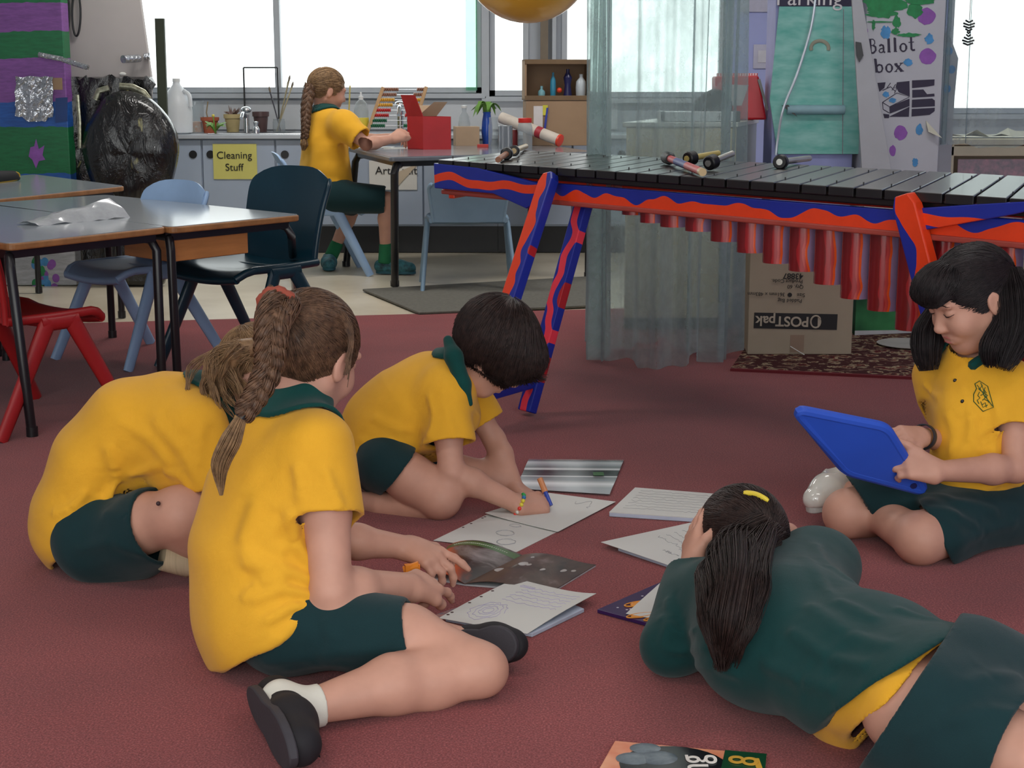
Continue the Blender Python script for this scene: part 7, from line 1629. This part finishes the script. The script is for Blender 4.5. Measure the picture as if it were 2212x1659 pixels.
b = MB(); rgp = [q(1769 + 19 * math.cos(a_) + 4, 102 + 15 * math.sin(a_), .006) for a_ in np.linspace(-.2, PI + .2 + PI * .0 + 3.0, 22)]; b.tube([q(1771 + 19 * math.cos(a_), 104 - 16 * math.sin(a_), .004) for a_ in np.linspace(-.3, PI + .3, 18)], .008, 8, flat=.4, flatdir=(0, 1, 0)); b.obj('torn_ring', mat('torn buff card', (150, 150, 134), .8), tm, smooth=True)
MB().cyl(q(1700, 237, .02), q(1824, 237, .02), .021, seg=16).obj('rolled_tube', mat('pale rolled paper', (140, 176, 186), .6), tm, smooth=True); MB().prism([q(1688, 228, .03), q(1702, 226, .03), q(1722, 252, .03), q(1712, 246, .03)], (0, -.006, 0)).obj('black_clip', M_blk, tm)
MB().tube(arc_pts([q(1765, -30, .04), q(1752, 60, .04), q(1722, 160, .05), q(1692, 235, .06), q(1680, 300, .05), q(1676, 335, .05)], 24), .0055, 8, flat=.4, flatdir=(0, 1, 0)).obj('clear_tape', mat('silvery tape', (196, 206, 214), .2, metal=.3), tm, smooth=True)
pk = MB().bar(q(1822, 20, .001), q(1820, 333, .001), .003, .002).obj('pink_line', mat('pink crayon', (150, 110, 130), .7), tm)
# leaning grey board between machine and ballot box
lb = thing('leaning_board', 'grey white cardboard strip leaning between machine and ballot box', 'board', at(1880, 300, 6.95)); Yl = 6.95
P = [at(1838, -40, Yl + .0), at(1856, -40, Yl), at(1932, 420, Yl - .05), at(1858, 420, Yl - .05)]; P2 = [P[0], P[1], Vector((P[2].x + .12, Yl - .12, .0)), Vector((P[3].x + .06, Yl - .12, .0))]
MB().prism(P2, (0, .015, 0)).obj('board', M_wc, lb, bevel=.002); MB().prism([at(1848, 90, Yl - .035), at(1860, 92, Yl - .035), at(1865, 120, Yl - .035), at(1856, 134, Yl - .035), at(1850, 120, Yl - .035)], (0, -.004, 0)).obj('black_handle', M_blk, lb)
# ballot box
Yb_ = 7.10; bb_ = thing('ballot_box', 'tall white ballot box painted with green, purple and blue dabs', 'ballot box', at(1950, 300, Yb_)); q = lambda px, py, o=0: at(px, py, Yb_ - o); xa_, xb_ = at(1865, 200, Yb_).x, at(2034, 200, Yb_).x
MB().box(((xa_ + xb_) / 2, Yb_ + .17, .95), (xb_ - xa_, .34, 1.9)).obj('carton', mat('white ballot card', (186, 188, 196), .65, var=.03), bb_, bevel=.004)
M_navy = mat('navy print', (44, 38, 62), .6); M_dg = mat('green dab', (30, 130, 74), .6, var=.2, nscale=30); M_pu = mat('purple dab', (140, 84, 170), .6, var=.15, nscale=20); M_bd = mat('blue dab', (70, 140, 196), .6, var=.2, nscale=20)
zq = lambda x, y, o=.0015: q(1612 + x / 3.687, y / 3.687, o)
def serif(body, x0, y0, h, adv):
    """Roman letters drawn with thick and thin strokes; x0, y0 baseline in box units"""
    pass
def stroke(b, L, w): b.tube([zq(x, y, .002) for x, y in L], w, 6, flat=.3, flatdir=(0, 1, 0))
lt = MB(); TK, TN = .0062, .0022
def ell(cx, cy, rx, ry, n=18): return [(cx + rx * math.cos(a_), cy + ry * math.sin(a_)) for a_ in np.linspace(0, 2 * PI, n)]
# B a l l o t
stroke(lt, [(985, 312), (990, 420)], TK); stroke(lt, [(965, 312), (1010, 312), (1022, 325), (1024, 345), (1012, 360), (988, 362)], TN); stroke(lt, [(1012, 360), (1030, 375), (1032, 400), (1015, 420), (965, 424)], TK * .7)
def let_a(x, y): stroke(lt, [(x + 8, y - 52), (x + 22, y - 62), (x + 38, y - 56), (x + 42, y - 40), (x + 42, y - 8), (x + 54, y)], TK * .7); stroke(lt, [(x + 42, y - 36), (x + 14, y - 28), (x + 6, y - 14), (x + 14, y), (x + 28, y), (x + 42, y - 12)], TN * 1.3)
def let_l(x, y): stroke(lt, [(x + 8, y - 108), (x + 12, y)], TK); stroke(lt, [(x, y), (x + 26, y)], TN); stroke(lt, [(x - 2, y - 106), (x + 10, y - 110)], TN)
def let_o(x, y): stroke(lt, ell(x + 26, y - 30, 24, 31), TN * 1.6); stroke(lt, [(x + 3, y - 44), (x + 3, y - 18)], TK * .8); stroke(lt, [(x + 49, y - 44), (x + 49, y - 18)], TK * .8)
let_a(1052, 418); let_l(1125, 414); let_l(1175, 410); let_o(1225, 408); stroke(lt, [(1312, 296), (1316, 390), (1328, 400), (1344, 396)], TK * .8); stroke(lt, [(1292, 338), (1336, 334)], TN)
# b o x
stroke(lt, [(1028, 470), (1040, 576)], TK); stroke(lt, [(1018, 472), (1030, 468)], TN); stroke(lt, [(1038, 530), (1058, 514), (1078, 520), (1086, 545), (1078, 568), (1058, 576), (1042, 566)], TN * 1.8); let_o(1112, 572)
stroke(lt, [(1186, 508), (1240, 566)], TK); stroke(lt, [(1236, 504), (1190, 568)], TN); stroke(lt, [(1180, 508), (1204, 506)], TN); stroke(lt, [(1222, 504), (1250, 502)], TN); stroke(lt, [(1180, 570), (1202, 568)], TN); stroke(lt, [(1226, 568), (1256, 565)], TN)
lt.obj('lettering', M_navy, bb_, smooth=True)
def dab(b, cx, cy, rx, ry, seed, jag=.12, o=.0012):
    r = random.Random(seed); b.prism([zq(cx + rx * math.cos(a_) * (1 + r.gauss(0, jag)), cy + ry * math.sin(a_) * (1 + r.gauss(0, jag)), o) for a_ in np.linspace(0, 2 * PI, 22)[:-1]], (0, -.0008, 0))
b = MB()
for k, (x, y, rx, ry) in enumerate(((1435, 130, 72, 66), (1445, 450, 64, 64), (1228, 1058, 52, 60), (1165, 1200, 26, 44), (950, 250, 20, 30))): dab(b, x, y, rx, ry, k, .05)
b.obj('purple_dabs', M_pu, bb_); b = MB()
for k, (x, y, rx, ry) in enumerate(((1458, 310, 34, 40), (1110, 255, 40, 52), (1380, 1035, 28, 42), (1345, 1295, 24, 34), (1290, 495, 34, 30), (1115, 752, 26, 24), (1165, 800, 26, 18), (1030, 1280, 20, 30))): dab(b, x, y, rx, ry, 30 + k, .13, .0026)
b.obj('blue_dabs', M_bd, bb_); b = MB()
for k, (x, y, rx, ry) in enumerate(((1110, 40, 190, 60), (1340, 80, 70, 60), (1080, 110, 120, 30), (1200, 170, 30, 50), (1015, 200, 14, 40), (1290, 280, 90, 16), (1060, 175, 110, 6), (1190, 250, 30, 26), (1380, 0, 120, 40))): dab(b, x, y, rx, ry, 60 + k, .16, .0018 + .0004 * k)
b.obj('green_brushwork', M_dg, bb_); b = MB()
for P in ([(1045, 660), (1110, 655), (1100, 700), (1060, 730)], [(1200, 655), (1300, 645), (1302, 770), (1215, 735), (1190, 690)], [(1140, 850), (1300, 785), (1300, 845), (1142, 905)], [(1135, 930), (1300, 850), (1295, 930)], [(1090, 905), (1140, 912), (1136, 940), (1100, 940)],
          [(1320, 640), (1500, 632), (1498, 680), (1440, 690), (1320, 702)], [(1322, 716), (1410, 712), (1440, 750), (1498, 745), (1500, 768), (1322, 778)], [(1320, 794), (1480, 784), (1502, 800), (1502, 846), (1318, 856)], [(1318, 868), (1502, 858), (1500, 885), (1460, 915), (1316, 928)]): b.prism([zq(x, y, .0014) for x, y in P], (0, -.0008, 0))
b.obj('printed_picture', M_navy, bb_); b = MB()
for L in ([(1085, 815), (1200, 740), (1300, 772), (1142, 850), (1085, 815)], [(1085, 815), (1090, 870), (1140, 900)], [(1085, 720), (1150, 690), (1190, 730)], [(1120, 700), (1150, 660)], [(1160, 720), (1190, 670)], [(1180, 745), (1200, 700), (1170, 700)]): stroke(b, L, .0018)
b.obj('printed_lines', M_navy, bb_)
MB().prism([zq(1430, 960, .002), zq(1500, 1070, .002), zq(1560, 1100, .04), zq(1450, 1050, .03)], (0, -.002, 0)).obj('peeling_flap', mat('cream paper', (206, 204, 186), .7), bb_)
# board behind the ballot box with blue dabs
sb_ = thing('spotted_board', 'blue dabbed white board standing behind the ballot box', 'board', at(2050, 200, 7.7)); MB().prism([at(2036, 66, 7.7), at(2048, 66, 7.7), at(2070, 126, 7.7), at(2062, 212, 7.7), Vector((at(2062, 212, 7.7).x, 7.7, .001)), Vector((at(2036, 212, 7.7).x, 7.7, .001))], (0, .012, 0)).obj('board', M_wc, sb_); b = MB()
for k, (x, y) in enumerate(((2050, 110), (2056, 150), (2046, 192))): b.sphere(at(x, y, 7.695), (.018, .002, .02), 14, 6)
b.obj('blue_dabs', M_bd, sb_)
# cream drawer unit on the far right
Yd = 7.9; xa_ = at(2008, 330, Yd).x; zt_ = at(2100, 300, Yd).z; du = thing('drawer_unit', 'cream storage unit with see-through drawers at the far right', 'cabinet', (xa_ + .5, Yd, 0)); b = MB()
b.box((xa_ + .6, Yd + .2, zt_ - .015), (1.2, .4, .03)).box((xa_ + .02, Yd + .2, zt_ / 2), (.04, .4, zt_ - .03)).box((xa_ + .11, Yd + .02, zt_ / 2), (.03, .03, zt_ - .03)).box((xa_ + .6, Yd + .02, zt_ - .06), (1.2, .03, .05)).box((xa_ + .6, Yd + .38, zt_ / 2), (1.2, .02, zt_ - .03)).box((xa_ + .6, Yd + .2, .05), (1.2, .4, .1)); b.obj('frame', M_cream, du, bevel=.004)
for k in range(3): MB().box((xa_ + .32 + .36 * k, Yd + .03, zt_ - .30), (.34, .012, .40)).obj('drawer', mat('cloudy drawer with craft scraps', (150, 156, 160), .3, var=.3, nscale=26, c2=(190, 150, 160)), du, bevel=.003)
MB().box((xa_ + .065, Yd + .005, zt_ - .17), (.035, .012, .12)).obj('pink_peg', mat('pink plastic', (224, 110, 140), .5), du)
cp = []; r = random.Random(2)
for i in range(16): cp.append([Vector((xa_ + .06 + i * .062, Yd + .06 + .05 * j, zt_ + .006 + abs(r.gauss(0, .012)))) for j in range(5)])
tag(MB().sheet(cp, .001).obj('crumpled_paper', mat('pale crumpled paper', (186, 186, 172), .7), smooth=True, angle=20), 'crumpled paper lying along the top of the cream drawer unit', 'paper')
# papers and switch on the lavender wall
for nm, a4, lb_ in (('wall_notice', (1600, -30, 1672, 26), 'pale notice on the lavender wall above the switch'), ('wall_switch', (1628, 96, 1676, 148), 'pale double power switch plate on the lavender wall')):
    a, b_ = at(a4[0], a4[1], BY - .01), at(a4[2], a4[3], BY - .01); o = MB().box(((a.x + b_.x) / 2, BY - .008, (a.z + b_.z) / 2), (b_.x - a.x, .012, a.z - b_.z)).obj(nm, mat('pale plate', (176, 176, 196), .5), bevel=.003); tag(o, lb_, 'notice' if 'notice' in nm else 'switch')
    if 'switch' in nm: MB().box(((a.x + b_.x) / 2, BY - .015, (a.z + b_.z) / 2), ((b_.x - a.x) * .6, .006, (a.z - b_.z) * .5)).obj('rocker', mat('pale rocker', (190, 190, 200), .4), o)
# hanging ball
bc = at(1140, -99, 7.3); bl = thing('inflatable_ball', 'yellow inflatable ball hanging from the ceiling in front of the window', 'ball', bc); rB = 138 / (FPX / 7.45)
def ballmat():
    N = NT('yellow ball'); N.set(.3, coat=.3); v = N.co((3, 3, 3), 'Object'); a = N.noise(v, 2.2, 2); N.l(N.ramp(a, [(.0, s2l((226, 172, 60))), (.62, s2l((232, 182, 74))), (.64, s2l((206, 90, 50)))], 'CONSTANT'), N.b.inputs['Base Color']); return N.m
o = MB().sphere((0, 0, 0), rB, 40, 24).obj('ball', ballmat(), None, smooth=True, angle=0); o.parent = bl; MB().tube([bc + Vector((0, 0, rB)), Vector((bc.x, bc.y, CEIL))], .002, 6).obj('string', M_blk, bl)

# ---------------------------------------------------------------- left-hand crafts
Yt = 8.45; zt = lambda py: at(60, py, Yt).z; tt = thing('painted_tower', 'tall carton tower painted in green, purple and blue stripes on the left', 'craft', at(60, 500, Yt))
xl, xr = -3.05, at(146, 250, Yt).x
N = NT('striped tower paint'); N.set(.45); tc = N.n('ShaderNodeTexCoord'); sp = N.n('ShaderNodeSeparateXYZ'); N.l(tc.outputs['Object'], sp.inputs[0]); v = N.co((2, 2, 12)); nz = N.noise(N.co((2.5, 1, 1)), 2, 3)
h = N.math('ADD', sp.outputs[2], N.math('MULTIPLY', N.math('SUBTRACT', nz, .5), .06)); G_, P_, B_ = s2l((20, 108, 64)), s2l((128, 78, 150)), s2l((34, 88, 166)); H1 = 2.2
st = [(0, s2l((176, 180, 186))), (zt(545) / H1, s2l((176, 180, 186)))]; st = [(0.0, s2l((176, 180, 186))), (zt(520) / H1, B_), (zt(376) / H1, G_), (zt(278) / H1, B_), (zt(222) / H1, P_), (zt(128) / H1, G_), (zt(68) / H1, P_), (zt(8) / H1, G_), (1.0, G_)]
cl_ = N.ramp(N.math('DIVIDE', h, H1), st, 'CONSTANT'); mx = N.n('ShaderNodeMix', data_type='RGBA', blend_type='MULTIPLY'); mx.inputs['Factor'].default_value = 1; N.l(cl_, mx.inputs['A']); N.l(N.ramp(N.noise(v, 7, 4, .7), [(.3, (.72, .72, .72)), (.7, (1.15, 1.15, 1.15))]), mx.inputs['B']); N.l(mx.outputs['Result'], N.b.inputs['Base Color'])
MB().box(((xl + xr) / 2, Yt + .06, H1 / 2), (xr - xl, .12, H1)).obj('tower', N.m, tt, bevel=.006)
q = lambda px, py, o=.002: at(px, py, Yt - o)
M_foil = mat('crumpled foil', (186, 190, 196), .25, metal=.8, var=.25, nscale=40, bscale=40, bstr=1.0, bdist=.01)
MB().prism([q(78, 300), q(84, 322), q(96, 314), q(92, 335), q(98, 345), q(84, 348), q(78, 364), q(70, 345), q(62, 338), q(66, 318), q(74, 316)], (0, -.002, 0)).obj('purple_star', M_pu, tt)
P = [[q(33 + 82 * i / 10 + rg.gauss(0, 1.2), 165 + (98 if 2 < i < 9 else 88) * j / 10 + rg.gauss(0, 1.2), .01 + .014 * rg.random()) for j in range(11)] for i in range(11)]; MB().sheet(P, .003).obj('foil_patch', M_foil, tt)
MB().box(q(122, 181, .004), (.062, .004, .062)).obj('card_square', M_kraft, tt); MB().prism([q(120, 212), q(146, 210), q(146, 262), q(120, 265)], (0, -.002, 0)).obj('blue_block', mat('deep blue paint', (24, 60, 120), .5), tt)
MB().cyl(q(84, 118, .05), q(135, 128, .06), .014, seg=12).obj('foil_tube', M_foil, tt, smooth=True); MB().cyl(q(138, 130, .06), q(190, 146, .10), .014, seg=12).obj('foil_tube', M_foil, tt, smooth=True)
b = MB(); b2 = MB(); b3 = MB()
for k in range(26):
    bb = (b, b2, b3)[k % 3]; bb.sphere(q(74 + rg.uniform(0, 54), 548 + rg.uniform(0, 80), .001), (.020, .002, .024), 12, 6)
b.obj('purple_dabs', M_pu, tt); b2.obj('green_dabs', M_dg, tt); b3.obj('blue_dabs', M_bd, tt)
# white cardboard panel with black loops, above a black sack craft
Yw = 8.75; q = lambda px, py, o=.0: at(px, py, Yw - o); wp = thing('cardboard_craft', 'tall white cardboard panel with black wire loops beside the painted tower', 'craft', at(230, 100, Yw))
MB().prism([q(128, -200), q(297, -200), q(303, 0), q(326, 164), q(330, 420), Vector((q(330, 420).x, Yw, .0)), Vector((q(148, 420).x, Yw, .0)), q(148, 172)], (0, .04, 0)).obj('panel', mat('off white card', (176, 170, 168), .7, var=.05, nscale=3), wp, bevel=.003)
for cx, w_ in ((141, 9), (165, 9)): MB().tube([q(cx + w_ * math.cos(a_), 30 + 48 * math.sin(a_), .012) for a_ in np.linspace(0, 2 * PI, 30)], .0055, 8).obj('wire_loop', M_blk, wp, smooth=True)
MB().tube([q(266, 128, .12), q(300, 126, .02)], .021, 16).obj('foil_tube', M_foil, wp, smooth=True); MB().tube([q(312, 122, .02), q(324, 121, .02)], .018, 16).obj('foil_tube', M_foil, wp, smooth=True); MB().sphere(q(265, 160, .01), (.02, .006, .01)).obj('white_dot', mat('white tape', (235, 235, 230), .3), wp, smooth=True)
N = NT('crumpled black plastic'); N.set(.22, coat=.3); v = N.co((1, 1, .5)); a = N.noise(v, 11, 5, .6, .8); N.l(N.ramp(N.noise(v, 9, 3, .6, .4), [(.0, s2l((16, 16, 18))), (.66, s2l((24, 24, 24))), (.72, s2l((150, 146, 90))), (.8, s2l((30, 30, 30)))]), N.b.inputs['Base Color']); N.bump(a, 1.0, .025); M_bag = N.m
bg_ = thing('black_sack_panel', 'black glossy plastic covered panel below the white cardboard panel', 'craft', at(230, 300, 8.6)); Yk = 8.62; P = []
for i in range(22):
    P.append([at(146 + (330 - 146) * i / 21 + 8 * (j / 25), 166 + 440 * j / 25 * 1.0, Yk) + Vector((0, -.02 * rg.random() - .015 * math.sin(i * 1.3) * math.sin(j * .3), 0)) for j in range(26)])
MB().sheet(P, .05).obj('sack', M_bag, bg_, smooth=True, angle=60)
N2 = at(285, 330, 8.45); rd = thing('black_disc', 'big round black plastic covered craft disc leaning on the black panel', 'craft', N2); b = MB(); R0 = .245
prof = [(0, .10), (.12, .11), (R0 * .8, .10), (R0, .05), (R0, -.02), (R0 * .9, -.05), (0, -.05)]; P = []
for r_, z_ in prof:
    P.append([N2 + Vector((math.cos(a_) * r_ * (1 + .03 * math.sin(5 * a_)), -z_ + .05 * r_ * math.sin(5 * a_ + r_ * 30), math.sin(a_) * r_ * 1.32 * (1 + .02 * math.sin(4 * a_)))) for a_ in np.linspace(0, 2 * PI, 41)])
b.sheet(P); b.obj('disc', M_bag, rd, smooth=True, angle=60); MB().box((N2.x, N2.y + .0, .16), (.30, .10, .32)).obj('base', M_bag, rd, bevel=.03)
M_gf = mat('gold speckled silver tape', (150, 150, 130), .25, metal=.6, var=.4, nscale=60)
for L, w_ in (([(205, 215), (213, 196), (235, 190)], .016), ([(258, 186), (285, 188), (310, 200), (322, 216)], .018)): MB().tube([at(x, y, 8.50) for x, y in L], w_, 8, flat=.4, flatdir=(0, 1, 0)).obj('silver_stripe', M_gf, rd, smooth=True)
for x0, y0, x1, y1 in ((167, 205, 172, 320), (187, 320, 190, 360), (232, 242, 246, 256), (210, 298, 232, 288), (345, 255, 352, 330), (312, 280, 318, 310)): MB().tube([at(x0, y0, 8.40), at((x0 + x1) / 2 + 2, (y0 + y1) / 2, 8.395), at(x1, y1, 8.40)], .010, 8, flat=.3, flatdir=(0, 1, 0)).obj('silver_stripe', M_gf, rd, smooth=True)
